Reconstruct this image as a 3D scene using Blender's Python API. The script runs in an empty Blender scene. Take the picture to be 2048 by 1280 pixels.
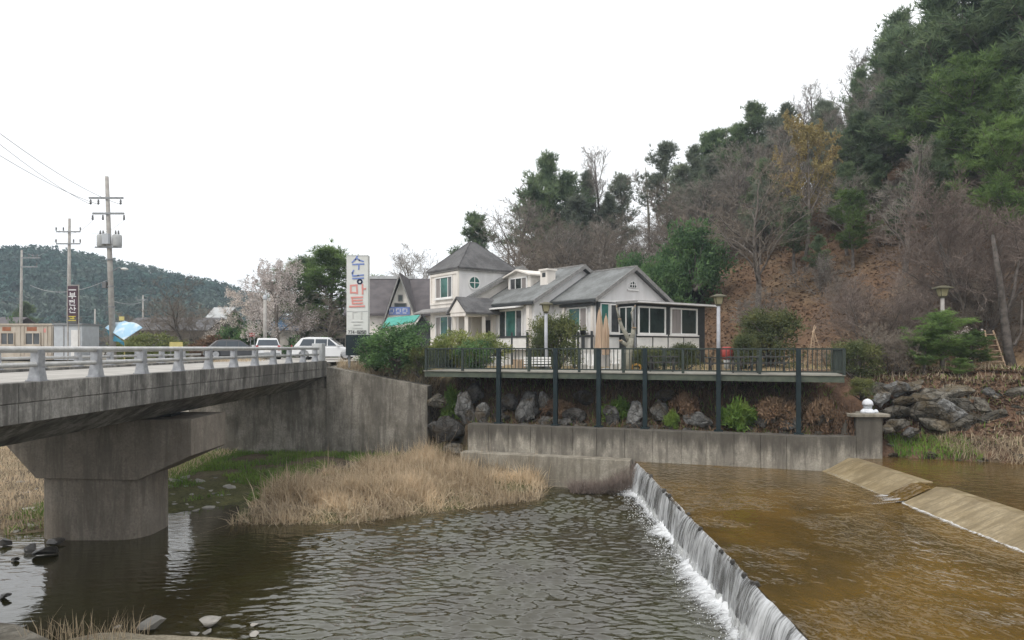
import bpy, bmesh, math, random
import numpy as np
from mathutils import Vector, Matrix

# ------------------------------------------------------------------ camera, sky, sun, exposure
SC = bpy.context.scene
COL = SC.collection
F, EYE, CX, HY = 1365.0, 6.5, 1024.0, 695.0     # focal length in photo pixels, eye height above the lower pool

cam_d = bpy.data.cameras.new('camera')
cam = bpy.data.objects.new('camera', cam_d)
COL.objects.link(cam)
cam.location = (0, 0, EYE)
cam.rotation_euler = (math.radians(90), 0, 0)
cam_d.sensor_width = 36.0
cam_d.lens = 36.0 * F / 2048.0
cam_d.shift_y = 55.0 / 2048.0
cam_d.clip_start = 0.1
cam_d.clip_end = 20000
SC.camera = cam

SUN_EL, SUN_AZ = math.radians(52), math.radians(215)   # azimuth from +Y clockwise: behind and left of the camera
world = bpy.data.worlds.new('World')
SC.world = world
world.use_nodes = True
wn = world.node_tree
bg = wn.nodes['Background']
sky = wn.nodes.new('ShaderNodeTexSky')
sky.sky_type = 'NISHITA'
sky.sun_disc = False
sky.sun_elevation = SUN_EL
sky.sun_rotation = SUN_AZ
sky.dust_density = 4.0
wmix = wn.nodes.new('ShaderNodeMix')
wmix.data_type = 'RGBA'
wmix.inputs[0].default_value = 0.9                      # an even white overcast over the clear sky
wmix.inputs[7].default_value = (14.4, 14.5, 14.6, 1)
wn.links.new(sky.outputs[0], wmix.inputs[6])
wn.links.new(wmix.outputs[2], bg.inputs[0])
bg.inputs[1].default_value = 0.1

sun_d = bpy.data.lights.new('sun', 'SUN')
sun_d.energy = 1.5
sun_d.angle = math.radians(14)
sun_d.color = (1.0, 0.95, 0.88)
sun = bpy.data.objects.new('sun', sun_d)
COL.objects.link(sun)
sd = Vector((math.sin(SUN_AZ) * math.cos(SUN_EL), math.cos(SUN_AZ) * math.cos(SUN_EL), math.sin(SUN_EL)))
sun.rotation_euler = (-sd).to_track_quat('-Z', 'Y').to_euler()

vs = SC.view_settings
vs.view_transform = 'Standard'
vs.look = 'None'
vs.exposure = 0.0
vs.gamma = 1.0
vs.use_curve_mapping = False
SC.render.engine = 'CYCLES'
SC.cycles.use_denoising = True
SC.cycles.max_bounces = 6
SC.cycles.diffuse_bounces = 3
SC.cycles.glossy_bounces = 3
SC.cycles.transmission_bounces = 4
SC.cycles.transparent_max_bounces = 8
SC.cycles.volume_bounces = 0

# ------------------------------------------------------------------ helpers
def P(px, py, Y):
    """The point at depth Y that the photo shows at pixel (px, py)."""
    return Vector(((px - CX) / F * Y, Y, EYE - (py - HY) / F * Y))
def G(px, py, z):
    return P(px, py, F * (EYE - z) / (py - HY))
def X_at(px, Y):
    return (px - CX) / F * Y

def set_props(o, label=None, cat=None, group=None, kind=None):
    if label: o['label'] = label
    if cat: o['category'] = cat
    if group: o['group'] = group
    if kind: o['kind'] = kind
    return o
KIDS = {}
def link(o, parent=None):
    COL.objects.link(o)
    if parent is not None:
        o.parent = parent
        KIDS.setdefault(parent.name, []).append(o)
    return o
def thing(name, label, cat, loc=(0, 0, 0), group=None):
    o = bpy.data.objects.new(name, None)
    o.empty_display_size = 0.2
    o.location = loc
    COL.objects.link(o)
    return set_props(o, label, cat, group)
def root_loc(p):
    l = Vector((0, 0, 0))
    while p is not None:
        l += p.location
        p = p.parent
    return l
def copy_tree(o, parent=None, label=None, group=None):
    c = o.copy()
    COL.objects.link(c)
    if parent is not None:
        c.parent = parent
        KIDS.setdefault(parent.name, []).append(c)
    for ch in KIDS.get(o.name, []):
        copy_tree(ch, c)
    if label: c['label'] = label
    if group: c['group'] = group
    return c
def piece(name, mesh, parent, loc, rot=None, scale=None):
    """One of many alike parts that share a mesh; loc in world coordinates."""
    o = bpy.data.objects.new(name, mesh)
    link(o, parent)
    o.location = Vector(loc) - root_loc(parent)
    if rot is not None: o.rotation_euler = rot
    if scale is not None: o.scale = scale
    return o

class MB:
    def __init__(s):
        s.v, s.f = [], []
    def add(s, vs, fs):
        n = len(s.v)
        s.v += [tuple(v) for v in vs]
        s.f += [tuple(i + n for i in f) for f in fs]
        return s
    def box(s, x0, y0, z0, x1, y1, z1):
        return s.prism([Vector((x0, y0, z0)), Vector((x1, y0, z0)), Vector((x1, y1, z0)), Vector((x0, y1, z0))], Vector((0, 0, z1 - z0)))
    def obox(s, c, ax, ay, az):
        c, ax, ay, az = Vector(c), Vector(ax), Vector(ay), Vector(az)
        return s.prism([c - ax - ay - az, c + ax - ay - az, c + ax + ay - az, c - ax + ay - az], az * 2)
    def bar(s, p0, p1, w, h, up=(0, 0, 1)):
        p0, p1, up = Vector(p0), Vector(p1), Vector(up)
        d = (p1 - p0).normalized()
        sx = d.cross(up)
        if sx.length < 1e-4: sx = d.cross(Vector((1, 0, 0)))
        sx.normalize()
        sy = sx.cross(d).normalized()
        return s.obox((p0 + p1) / 2, sx * w / 2, sy * h / 2, (p1 - p0) / 2)
    def prism(s, poly, ext):
        n = len(poly)
        poly = [Vector(p) for p in poly]
        vs = poly + [p + Vector(ext) for p in poly]
        fs = [tuple(range(n - 1, -1, -1)), tuple(range(n, 2 * n))]
        fs += [(i, (i + 1) % n, n + (i + 1) % n, n + i) for i in range(n)]
        return s.add(vs, fs)
    def tube(s, pts, rs, n=6):
        pts = [Vector(p) for p in pts]
        if not hasattr(rs, '__len__'): rs = [rs] * len(pts)
        vs, fs = [], []
        for i, p in enumerate(pts):
            d = (pts[min(i + 1, len(pts) - 1)] - pts[max(i - 1, 0)]).normalized()
            a = d.cross(Vector((0, 0, 1)))
            if a.length < 1e-3: a = d.cross(Vector((1, 0, 0)))
            a.normalize()
            b = d.cross(a)
            for k in range(n):
                t = 2 * math.pi * k / n
                vs.append(p + (a * math.cos(t) + b * math.sin(t)) * rs[i])
        for i in range(len(pts) - 1):
            for k in range(n):
                fs.append((i * n + k, i * n + (k + 1) % n, (i + 1) * n + (k + 1) % n, (i + 1) * n + k))
        fs.append(tuple(range(n - 1, -1, -1)))
        fs.append(tuple(range((len(pts) - 1) * n, len(pts) * n)))
        return s.add(vs, fs)
    def lathe(s, c, prof, n=12):
        c = Vector(c)
        vs, fs = [], []
        for r, z in prof:
            for k in range(n):
                t = 2 * math.pi * k / n
                vs.append(c + Vector((math.cos(t) * r, math.sin(t) * r, z)))
        for i in range(len(prof) - 1):
            for k in range(n):
                fs.append((i * n + k, i * n + (k + 1) % n, (i + 1) * n + (k + 1) % n, (i + 1) * n + k))
        fs.append(tuple(range(n - 1, -1, -1)))
        fs.append(tuple(range((len(prof) - 1) * n, len(prof) * n)))
        return s.add(vs, fs)
    def mesh(s, name, mat, off=Vector((0, 0, 0)), smooth=False, fix=True):
        me = bpy.data.meshes.new(name)
        me.from_pydata([(v[0] - off[0], v[1] - off[1], v[2] - off[2]) for v in s.v], [], s.f)
        if fix:
            bm = bmesh.new()
            bm.from_mesh(me)
            bmesh.ops.recalc_face_normals(bm, faces=bm.faces)
            bm.to_mesh(me)
            bm.free()
        if mat: me.materials.append(mat)
        if smooth:
            me.polygons.foreach_set('use_smooth', [True] * len(me.polygons))
        return me
    def build(s, name, mat, parent=None, smooth=False, bevel=0):
        off = root_loc(parent) if parent is not None else Vector((0, 0, 0))
        me = s.mesh(name, mat, off, smooth)
        o = link(bpy.data.objects.new(name, me), parent)
        if bevel:
            b = o.modifiers.new('edge', 'BEVEL')
            b.width = bevel
            b.segments = 2
            b.limit_method = 'ANGLE'
        return o
    def build_at(s, name, mat, loc, label, cat, group=None, smooth=False, bevel=0):
        """A top-level one-mesh thing with its origin at loc (world-space vertices)."""
        me = s.mesh(name, mat, Vector(loc), smooth)
        o = link(bpy.data.objects.new(name, me))
        o.location = loc
        if bevel:
            b = o.modifiers.new('edge', 'BEVEL')
            b.width = bevel
            b.segments = 2
        return set_props(o, label, cat, group)

def np_mesh(name, V, Fc, mat=None, smooth=False):
    """Fast mesh from an (N,3) array and an (M,k) index array."""
    me = bpy.data.meshes.new(name)
    V = np.asarray(V, dtype=np.float32)
    Fc = np.asarray(Fc, dtype=np.int32)
    k = Fc.shape[1]
    me.vertices.add(len(V))
    me.vertices.foreach_set('co', V.ravel())
    me.loops.add(Fc.size)
    me.loops.foreach_set('vertex_index', Fc.ravel())
    me.polygons.add(len(Fc))
    me.polygons.foreach_set('loop_start', np.arange(0, Fc.size, k, dtype=np.int32))
    try:
        me.polygons.foreach_set('loop_total', np.full(len(Fc), k, dtype=np.int32))
    except Exception:
        pass
    if smooth:
        me.polygons.foreach_set('use_smooth', np.ones(len(Fc), dtype=bool))
    me.update(calc_edges=True)
    if mat: me.materials.append(mat)
    return me
def np_join(parts):
    vs, fs, n = [], [], 0
    for v, f in parts:
        vs.append(v)
        fs.append(np.asarray(f) + n)
        n += len(v)
    return np.concatenate(vs), np.concatenate(fs)

# smooth value noise for terrain and rocks
_rs = np.random.RandomState(7)
_tab = _rs.rand(64, 64, 64).astype(np.float32)
def vnoise(x, y, z=0.0):
    x, y, z = np.broadcast_arrays(np.asarray(x, float), np.asarray(y, float), np.asarray(z, float))
    xi, yi, zi = np.floor(x).astype(int), np.floor(y).astype(int), np.floor(z).astype(int)
    fx, fy, fz = x - xi, y - yi, z - zi
    fx, fy, fz = fx * fx * (3 - 2 * fx), fy * fy * (3 - 2 * fy), fz * fz * (3 - 2 * fz)
    def t(a, b, c): return _tab[(xi + a) % 64, (yi + b) % 64, (zi + c) % 64]
    r = 0
    for a in (0, 1):
        for b in (0, 1):
            for c in (0, 1):
                r = r + t(a, b, c) * (fx if a else 1 - fx) * (fy if b else 1 - fy) * (fz if c else 1 - fz)
    return r * 2 - 1
def fbm(x, y, z=0.0, o=4):
    r, a = 0, 1.0
    for i in range(o):
        r = r + a * vnoise(np.asarray(x) * 2 ** i + i * 7.3, np.asarray(y) * 2 ** i + i * 3.1, np.asarray(z) * 2 ** i + i * 5.7)
        a *= 0.5
    return r

# ------------------------------------------------------------------ materials
MATS = {}
def newmat(name):
    m = bpy.data.materials.new(name)
    m.use_nodes = True
    MATS[name] = m
    return m, m.node_tree, m.node_tree.nodes['Principled BSDF']
def nd(nt, t, **kw):
    n = nt.nodes.new('ShaderNode' + t)
    for k, v in kw.items():
        setattr(n, k, v)
    return n
def coords(nt, kind, scale=(1, 1, 1)):
    mp = nd(nt, 'Mapping')
    mp.inputs['Scale'].default_value = scale
    if kind == 'pos':
        nt.links.new(nd(nt, 'NewGeometry').outputs['Position'], mp.inputs[0])
    else:
        nt.links.new(nd(nt, 'TexCoord').outputs['Object'], mp.inputs[0])
    return mp.outputs[0]
def noise(nt, vec, scale, detail=4, rough=0.55, dist=0.0):
    n = nd(nt, 'TexNoise')
    n.inputs['Scale'].default_value = scale
    n.inputs['Detail'].default_value = detail
    n.inputs['Roughness'].default_value = rough
    n.inputs['Distortion'].default_value = dist
    nt.links.new(vec, n.inputs['Vector'])
    return n.outputs['Fac']
def ramp(nt, fac, lo, hi, a=0.0, b=1.0):
    r = nd(nt, 'MapRange')
    r.interpolation_type = 'SMOOTHSTEP'
    nt.links.new(fac, r.inputs[0])
    for i, v in zip((1, 2, 3, 4), (lo, hi, a, b)):
        r.inputs[i].default_value = v
    return r.outputs[0]
def mixc(nt, fac, a, b, mode='MIX'):
    m = nd(nt, 'Mix', data_type='RGBA', blend_type=mode)
    for i, v in ((0, fac), (6, a), (7, b)):
        if hasattr(v, 'is_linked'):
            nt.links.new(v, m.inputs[i])
        elif i == 0:
            m.inputs[0].default_value = v
        else:
            m.inputs[i].default_value = (v[0], v[1], v[2], 1)
    return m.outputs[2]
def math_n(nt, op, a, b=None):
    m = nd(nt, 'Math', operation=op)
    for i, v in ((0, a), (1, b)):
        if v is None: continue
        if hasattr(v, 'is_linked'): nt.links.new(v, m.inputs[i])
        else: m.inputs[i].default_value = v
    return m.outputs[0]
def add_bump(nt, b, height, strength, dist=0.05):
    n = nd(nt, 'Bump')
    n.inputs['Strength'].default_value = strength
    n.inputs['Distance'].default_value = dist
    nt.links.new(height, n.inputs['Height'])
    nt.links.new(n.outputs[0], b.inputs['Normal'])
def plain(name, c1, c2=None, scale=3.0, rough=0.7, bump=0.0, bscale=30.0, kind='pos', stretch=(1, 1, 1), metal=0.0, lo=0.35, hi=0.65, spec=None, vary=0.0):
    m, nt, b = newmat(name)
    c2 = c2 or tuple(x * 0.8 for x in c1)
    v = coords(nt, kind, stretch)
    f = noise(nt, v, scale)
    col = mixc(nt, ramp(nt, f, lo, hi), c1, c2)
    if vary:
        oi = nd(nt, 'ObjectInfo')
        col = mixc(nt, 1.0, col, mixc(nt, oi.outputs['Random'], (1 - vary,) * 3, (1 + vary,) * 3), 'MULTIPLY')
    nt.links.new(col, b.inputs['Base Color'])
    b.inputs['Roughness'].default_value = rough
    b.inputs['Metallic'].default_value = metal
    if spec is not None: b.inputs['Specular IOR Level'].default_value = spec
    if bump:
        add_bump(nt, b, noise(nt, v, bscale, 5), bump, 0.03)
    return m
def concrete(name, base, dark, pale, streak=0.6, band=0.0, rough=0.9, crust=None, flow=(1.9, 1.9, 0.2)):
    """Weathered concrete: vertical runs of dirt, blotches and pale lime runs."""
    m, nt, b = newmat(name)
    p = coords(nt, 'pos')
    blot = noise(nt, p, 1.1, 8, 0.72)
    runs = noise(nt, coords(nt, 'pos', flow), 1.5, 7, 0.72, 0.35)
    fine = noise(nt, p, 14, 4, 0.6)
    col = mixc(nt, ramp(nt, blot, 0.38, 0.62), base, pale)
    col = mixc(nt, math_n(nt, 'MULTIPLY', ramp(nt, runs, 0.46, 0.6), streak), col, dark)
    white = noise(nt, coords(nt, 'pos', (5, 5, 0.5)), 1.3, 4, 0.6)
    col = mixc(nt, math_n(nt, 'MULTIPLY', ramp(nt, white, 0.62, 0.75), 0.45), col, tuple(min(1, x * 1.5) for x in pale))
    grime = noise(nt, coords(nt, 'pos', (0.9, 0.9, 0.35)), 1.1, 6, 0.7)
    col = mixc(nt, math_n(nt, 'MULTIPLY', ramp(nt, grime, 0.46, 0.6), 0.3 + band), col, dark)
    col = mixc(nt, math_n(nt, 'MULTIPLY', ramp(nt, fine, 0.35, 0.7), 0.5), col, tuple(x * 0.62 for x in base))
    spots = noise(nt, p, 5.5, 6, 0.75)
    col = mixc(nt, math_n(nt, 'MULTIPLY', ramp(nt, spots, 0.6, 0.72), 0.4), col, tuple(min(1, x * 1.35) for x in pale))
    col = mixc(nt, math_n(nt, 'MULTIPLY', ramp(nt, noise(nt, p, 3.1, 7, 0.75), 0.55, 0.72), 0.5), col, dark)
    if crust:                                           # black lichen crust grown down from the coping in ragged tongues
        sx = nd(nt, 'SeparateXYZ')
        nt.links.new(p, sx.inputs[0])
        tong = noise(nt, coords(nt, 'pos', (1.5, 1.5, 0.25)), 1.2, 6, 0.7)
        zz = math_n(nt, 'ADD', sx.outputs[2], math_n(nt, 'MULTIPLY', math_n(nt, 'SUBTRACT', tong, 0.5), crust[2]))
        col = mixc(nt, math_n(nt, 'MULTIPLY', ramp(nt, zz, crust[0], crust[1]), crust[3]), col, dark)
    nt.links.new(col, b.inputs['Base Color'])
    b.inputs['Roughness'].default_value = rough
    b.inputs['Specular IOR Level'].default_value = 0.25
    h = math_n(nt, 'ADD', noise(nt, p, 25, 6, 0.65), math_n(nt, 'MULTIPLY', noise(nt, coords(nt, 'pos', (6, 6, 0.05)), 1, 2), 0.6))
    add_bump(nt, b, h, 0.35, 0.02)
    return m
def leafmat(name, c1, c2, c3, scale=0.8, rough=0.6, transl=0.25, vary=0.18):
    """Foliage: each leaf its own tint, clumps and whole plants differ a little too."""
    m, nt, b = newmat(name)
    g = nd(nt, 'NewGeometry')
    oi = nd(nt, 'ObjectInfo')
    col = mixc(nt, g.outputs['Random Per Island'], c1, c2)
    col = mixc(nt, ramp(nt, noise(nt, coords(nt, 'pos'), scale, 3), 0.42, 0.66), col, c3)
    col = mixc(nt, 1.0, col, mixc(nt, oi.outputs['Random'], (1 - vary,) * 3, (1 + vary, 1 + vary, 1 + vary * 0.7)), 'MULTIPLY')
    nt.links.new(col, b.inputs['Base Color'])
    b.inputs['Roughness'].default_value = rough
    b.inputs['Specular IOR Level'].default_value = 0.2
    if transl:
        tr = nd(nt, 'BsdfTranslucent')
        nt.links.new(col, tr.inputs[0])
        mx = nd(nt, 'MixShader')
        mx.inputs[0].default_value = transl
        out = nt.nodes['Material Output']
        nt.links.new(b.outputs[0], mx.inputs[1])
        nt.links.new(tr.outputs[0], mx.inputs[2])
        nt.links.new(mx.outputs[0], out.inputs[0])
    return m

concrete('bridge_fascia', (0.19, 0.181, 0.166), (0.042, 0.04, 0.037), (0.34, 0.327, 0.3), 0.65, 0.3)
concrete('pier_concrete', (0.23, 0.2, 0.166), (0.09, 0.078, 0.064), (0.29, 0.258, 0.217), 0.45)
concrete('abutment_concrete', (0.215, 0.196, 0.165), (0.065, 0.059, 0.049), (0.34, 0.315, 0.275), 0.55, 0.25)
concrete('wall_concrete', (0.3, 0.275, 0.235), (0.07, 0.063, 0.053), (0.42, 0.39, 0.33), 0.45, 0.1, 0.9, (1.7, 2.5, 2.6, 0.8))
concrete('apron_concrete', (0.3, 0.235, 0.135), (0.13, 0.095, 0.045), (0.38, 0.31, 0.195), 0.6, 0.2, 0.45, None, (0.25, 2.6, 0.25))
concrete('ledge_concrete', (0.28, 0.253, 0.205), (0.12, 0.105, 0.08), (0.4, 0.37, 0.31), 0.55, 0.15)
concrete('weir_face', (0.1, 0.095, 0.085), (0.04, 0.036, 0.03), (0.16, 0.15, 0.13), 0.6)
plain('road_surface', (0.42, 0.40, 0.37), (0.33, 0.315, 0.29), 1.2, 0.9, 0.15, 60)
plain('galvanised', (0.42, 0.43, 0.45), (0.3, 0.31, 0.33), 6, 0.5, metal=0.35)
plain('rail_pipe', (0.58, 0.58, 0.57), (0.47, 0.47, 0.46), 5, 0.45, metal=0.3)
plain('pale_concrete', (0.46, 0.47, 0.47), (0.38, 0.39, 0.39), 3, 0.8, 0.1)
plain('terrace_green', (0.03, 0.043, 0.034), (0.02, 0.03, 0.027), 4, 0.55, vary=0.05)
plain('terrace_post', (0.012, 0.024, 0.028), (0.009, 0.018, 0.021), 3, 0.55, spec=0.3)
plain('terrace_beam', (0.085, 0.1, 0.072), (0.055, 0.07, 0.052), 3, 0.6)
plain('terrace_boards', (0.3, 0.29, 0.25), (0.22, 0.21, 0.18), 4, 0.8)
def rockmat(name, c1, c2, earth, vary):
    m, nt, b = newmat(name)
    p = coords(nt, 'pos')
    col = mixc(nt, ramp(nt, noise(nt, p, 2.2, 8, 0.7, 0.5), 0.4, 0.6), c1, c2)
    col = mixc(nt, math_n(nt, 'MULTIPLY', ramp(nt, noise(nt, p, 1.1, 6, 0.65), 0.48, 0.62), 0.75), col, earth)
    col = mixc(nt, math_n(nt, 'MULTIPLY', ramp(nt, noise(nt, p, 11, 6, 0.75), 0.5, 0.66), 0.6), col, tuple(x * 0.4 for x in c2))
    col = mixc(nt, math_n(nt, 'MULTIPLY', ramp(nt, noise(nt, p, 7, 5, 0.7), 0.6, 0.7), 0.5), col, tuple(min(1, x * 1.6) for x in c1))
    oi = nd(nt, 'ObjectInfo')
    col = mixc(nt, 1.0, col, mixc(nt, oi.outputs['Random'], (1 - vary,) * 3, (1 + vary,) * 3), 'MULTIPLY')
    nt.links.new(col, b.inputs['Base Color'])
    b.inputs['Roughness'].default_value = 0.92
    b.inputs['Specular IOR Level'].default_value = 0.2
    vo = nd(nt, 'TexVoronoi', feature='DISTANCE_TO_EDGE')
    vo.inputs['Scale'].default_value = 2.2
    nt.links.new(p, vo.inputs['Vector'])
    h = math_n(nt, 'ADD', noise(nt, p, 5, 8, 0.72, 0.4), math_n(nt, 'MULTIPLY', ramp(nt, vo.outputs['Distance'], 0.0, 0.06), 0.5))
    add_bump(nt, b, h, 1.0, 0.14)
    return m
rockmat('boulder_rock', (0.25, 0.25, 0.245), (0.12, 0.118, 0.11), (0.13, 0.1, 0.065), 0.35)
rockmat('dark_rock', (0.12, 0.115, 0.108), (0.055, 0.05, 0.045), (0.085, 0.066, 0.042), 0.3)
rockmat('bank_rock', (0.18, 0.165, 0.138), (0.075, 0.068, 0.055), (0.13, 0.1, 0.06), 0.4)
plain('river_stone', (0.36, 0.34, 0.31), (0.22, 0.21, 0.19), 2.5, 0.85, 0.4, 12, vary=0.25)
plain('wet_stone', (0.055, 0.05, 0.045), (0.03, 0.028, 0.025), 3, 0.35, 0.4, 10)
plain('bark', (0.19, 0.165, 0.145), (0.1, 0.086, 0.075), 4, 0.95, 0.4, 20, vary=0.15)
plain('dark_bark', (0.13, 0.112, 0.1), (0.06, 0.052, 0.045), 4, 0.95, 0.5, 18)
plain('grey_twig', (0.29, 0.258, 0.225), (0.21, 0.185, 0.16), 1, 0.95, vary=0.2)
plain('brown_twig', (0.255, 0.214, 0.174), (0.185, 0.154, 0.124), 1, 0.95, vary=0.2)
plain('purple_twig', (0.23, 0.182, 0.155), (0.16, 0.126, 0.107), 1, 0.95, vary=0.15)
leafmat('pine_needles', (0.175, 0.24, 0.135), (0.085, 0.128, 0.08), (0.23, 0.295, 0.16), transl=0.5)
leafmat('pine_grey', (0.235, 0.27, 0.21), (0.13, 0.16, 0.128), (0.28, 0.31, 0.235), transl=0.5)
leafmat('pine_bright', (0.18, 0.27, 0.095), (0.095, 0.155, 0.06), (0.23, 0.33, 0.115), transl=0.5)
leafmat('cedar_leaf', (0.12, 0.215, 0.09), (0.05, 0.1, 0.048), (0.17, 0.28, 0.11), transl=0.4)
leafmat('garden_leaf', (0.14, 0.165, 0.07), (0.07, 0.092, 0.042), (0.2, 0.21, 0.085), transl=0.35)
leafmat('bright_shrub', (0.24, 0.28, 0.095), (0.13, 0.16, 0.055), (0.3, 0.31, 0.12), transl=0.35)
leafmat('green_weed', (0.2, 0.32, 0.065), (0.11, 0.2, 0.042), (0.25, 0.35, 0.085), transl=0.4)
leafmat('dry_reed', (0.72, 0.6, 0.44), (0.32, 0.24, 0.16), (0.8, 0.65, 0.475), 0.5, 0.8, 0.45)
leafmat('straw_grey', (0.5, 0.41, 0.3), (0.34, 0.265, 0.19), (0.55, 0.45, 0.32), 0.5, 0.8, 0.2)
leafmat('blossom', (0.74, 0.67, 0.645), (0.58, 0.505, 0.48), (0.8, 0.74, 0.72), 0.7, 0.8, 0.3)
leafmat('bud_yellow', (0.42, 0.355, 0.16), (0.3, 0.24, 0.11), (0.38, 0.29, 0.14), 0.5, 0.8, 0.3)
leafmat('dead_leaf', (0.205, 0.13, 0.084), (0.11, 0.067, 0.044), (0.26, 0.18, 0.12), 0.5, 0.9, 0.1)
leafmat('far_wood', (0.06, 0.115, 0.1), (0.025, 0.06, 0.058), (0.1, 0.13, 0.11), 0.03, 0.9, 0.0)
plain('plaster_cream', (0.78, 0.735, 0.68), (0.68, 0.635, 0.58), 1.3, 0.9, 0.08, 60, stretch=(1.6, 1.6, 0.35))
plain('plaster_grey', (0.72, 0.705, 0.7), (0.63, 0.615, 0.605), 1.2, 0.9, 0.08, 60, stretch=(1.6, 1.6, 0.35))
plain('trim_white', (0.8, 0.79, 0.77), (0.73, 0.72, 0.7), 3, 0.6)
plain('trim_dark', (0.035, 0.04, 0.042), (0.025, 0.028, 0.03), 3, 0.55)
plain('trim_grey', (0.27, 0.26, 0.25), (0.2, 0.195, 0.19), 5, 0.7)
plain('curtain', (0.3, 0.27, 0.26), (0.22, 0.2, 0.19), 3, 0.9, stretch=(4, 4, 0.3))
def roofmat(name, c1, c2, course):
    m, nt, b = newmat(name)
    p = coords(nt, 'pos')
    col = mixc(nt, ramp(nt, noise(nt, p, 0.9, 7, 0.7), 0.38, 0.62), c1, c2)
    col = mixc(nt, math_n(nt, 'MULTIPLY', ramp(nt, noise(nt, p, 6, 5, 0.7), 0.5, 0.7), 0.45), col, tuple(x * 0.55 for x in c2))
    sx = nd(nt, 'SeparateXYZ')
    nt.links.new(p, sx.inputs[0])
    saw = math_n(nt, 'FRACT', math_n(nt, 'MULTIPLY', sx.outputs[2], 1.0 / course))
    nt.links.new(col, b.inputs['Base Color'])
    b.inputs['Roughness'].default_value = 0.85
    b.inputs['Specular IOR Level'].default_value = 0.3
    add_bump(nt, b, math_n(nt, 'ADD', saw, noise(nt, p, 9, 5, 0.7)), 0.6, 0.05)
    return m
roofmat('slate_roof', (0.15, 0.148, 0.15), (0.098, 0.096, 0.098), 0.16)
roofmat('shingle_roof', (0.225, 0.235, 0.235), (0.15, 0.155, 0.153), 0.13)
plain('brown_roof', (0.12, 0.108, 0.112), (0.085, 0.076, 0.08), 1.2, 0.85, 0.25, 10)
plain('blue_roof', (0.12, 0.24, 0.42), (0.09, 0.19, 0.34), 2, 0.6)
plain('teal_awning', (0.08, 0.38, 0.31), (0.06, 0.3, 0.25), 2, 0.6)
plain('sign_white', (0.66, 0.67, 0.64), (0.6, 0.61, 0.58), 2, 0.6)
plain('letter_blue', (0.19, 0.26, 0.54), (0.15, 0.22, 0.5), 5, 0.6)
plain('letter_red', (0.68, 0.29, 0.26), (0.62, 0.25, 0.22), 5, 0.6)
plain('letter_grey', (0.12, 0.12, 0.12), (0.1, 0.1, 0.1), 5, 0.6)
plain('letter_faint', (0.52, 0.52, 0.5), (0.5, 0.5, 0.48), 5, 0.6)
plain('letter_white', (0.75, 0.74, 0.76), (0.7, 0.7, 0.7), 5, 0.6)
plain('letter_yellow', (0.62, 0.52, 0.1), (0.55, 0.46, 0.08), 5, 0.6)
plain('sign_brown', (0.085, 0.045, 0.06), (0.07, 0.035, 0.05), 5, 0.6)
plain('pole_concrete', (0.4, 0.385, 0.36), (0.32, 0.3, 0.28), 3, 0.85)
plain('steel_grey', (0.3, 0.31, 0.32), (0.24, 0.25, 0.26), 5, 0.5, metal=0.3)
plain('wire_pale', (0.42, 0.42, 0.43), (0.38, 0.38, 0.39), 5, 0.6)
plain('wire_dark', (0.16, 0.16, 0.165), (0.13, 0.13, 0.13), 5, 0.6)
plain('container_tan', (0.53, 0.475, 0.405), (0.43, 0.37, 0.3), 1.5, 0.8, stretch=(2, 2, 0.5))
plain('rust', (0.36, 0.15, 0.08), (0.26, 0.1, 0.055), 4, 0.9)
plain('cabin_grey', (0.5, 0.53, 0.56), (0.44, 0.46, 0.49), 2, 0.7)
plain('canvas_blue', (0.36, 0.56, 0.72), (0.62, 0.72, 0.78), 1.6, 0.8, lo=0.45, hi=0.6)
plain('canvas_teal', (0.04, 0.22, 0.3), (0.03, 0.17, 0.25), 2, 0.8)
plain('car_white', (0.7, 0.71, 0.72), (0.68, 0.69, 0.7), 2, 0.3)
plain('car_dark', (0.06, 0.063, 0.07), (0.055, 0.057, 0.063), 2, 0.3)
plain('car_glass', (0.05, 0.065, 0.08), (0.045, 0.055, 0.07), 2, 0.12)
plain('tyre_black', (0.02, 0.02, 0.02), (0.015, 0.015, 0.015), 5, 0.8)
plain('tail_red', (0.4, 0.03, 0.03), (0.35, 0.025, 0.025), 5, 0.35)
plain('lamp_glass', (0.36, 0.33, 0.2), (0.3, 0.27, 0.16), 4, 0.3)
plain('lamp_cap', (0.11, 0.1, 0.06), (0.08, 0.075, 0.045), 4, 0.6)
plain('lamp_post_pale', (0.42, 0.43, 0.46), (0.36, 0.37, 0.4), 3, 0.6)
plain('wood_pale', (0.42, 0.31, 0.21), (0.33, 0.23, 0.15), 3, 0.85, stretch=(6, 6, 0.6))
plain('wood_grey', (0.27, 0.24, 0.2), (0.19, 0.17, 0.14), 3, 0.9, stretch=(6, 6, 0.6))
plain('wood_dark', (0.055, 0.05, 0.048), (0.035, 0.032, 0.03), 3, 0.8)
plain('canvas_tan', (0.5, 0.37, 0.27), (0.4, 0.29, 0.2), 2, 0.9, stretch=(5, 5, 0.3))
plain('pruned_bark', (0.3, 0.29, 0.24), (0.2, 0.19, 0.155), 5, 0.95, 0.5, 15)
plain('stone_white', (0.72, 0.74, 0.78), (0.64, 0.66, 0.7), 5, 0.7)
plain('clay_red', (0.4, 0.06, 0.05), (0.34, 0.05, 0.045), 5, 0.6)
plain('bloom_white', (0.7, 0.68, 0.62), (0.6, 0.57, 0.5), 5, 0.8)
plain('yellow_board', (0.6, 0.52, 0.2), (0.52, 0.45, 0.17), 3, 0.7)
plain('hose_orange', (0.55, 0.3, 0.06), (0.45, 0.24, 0.05), 5, 0.6)
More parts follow.
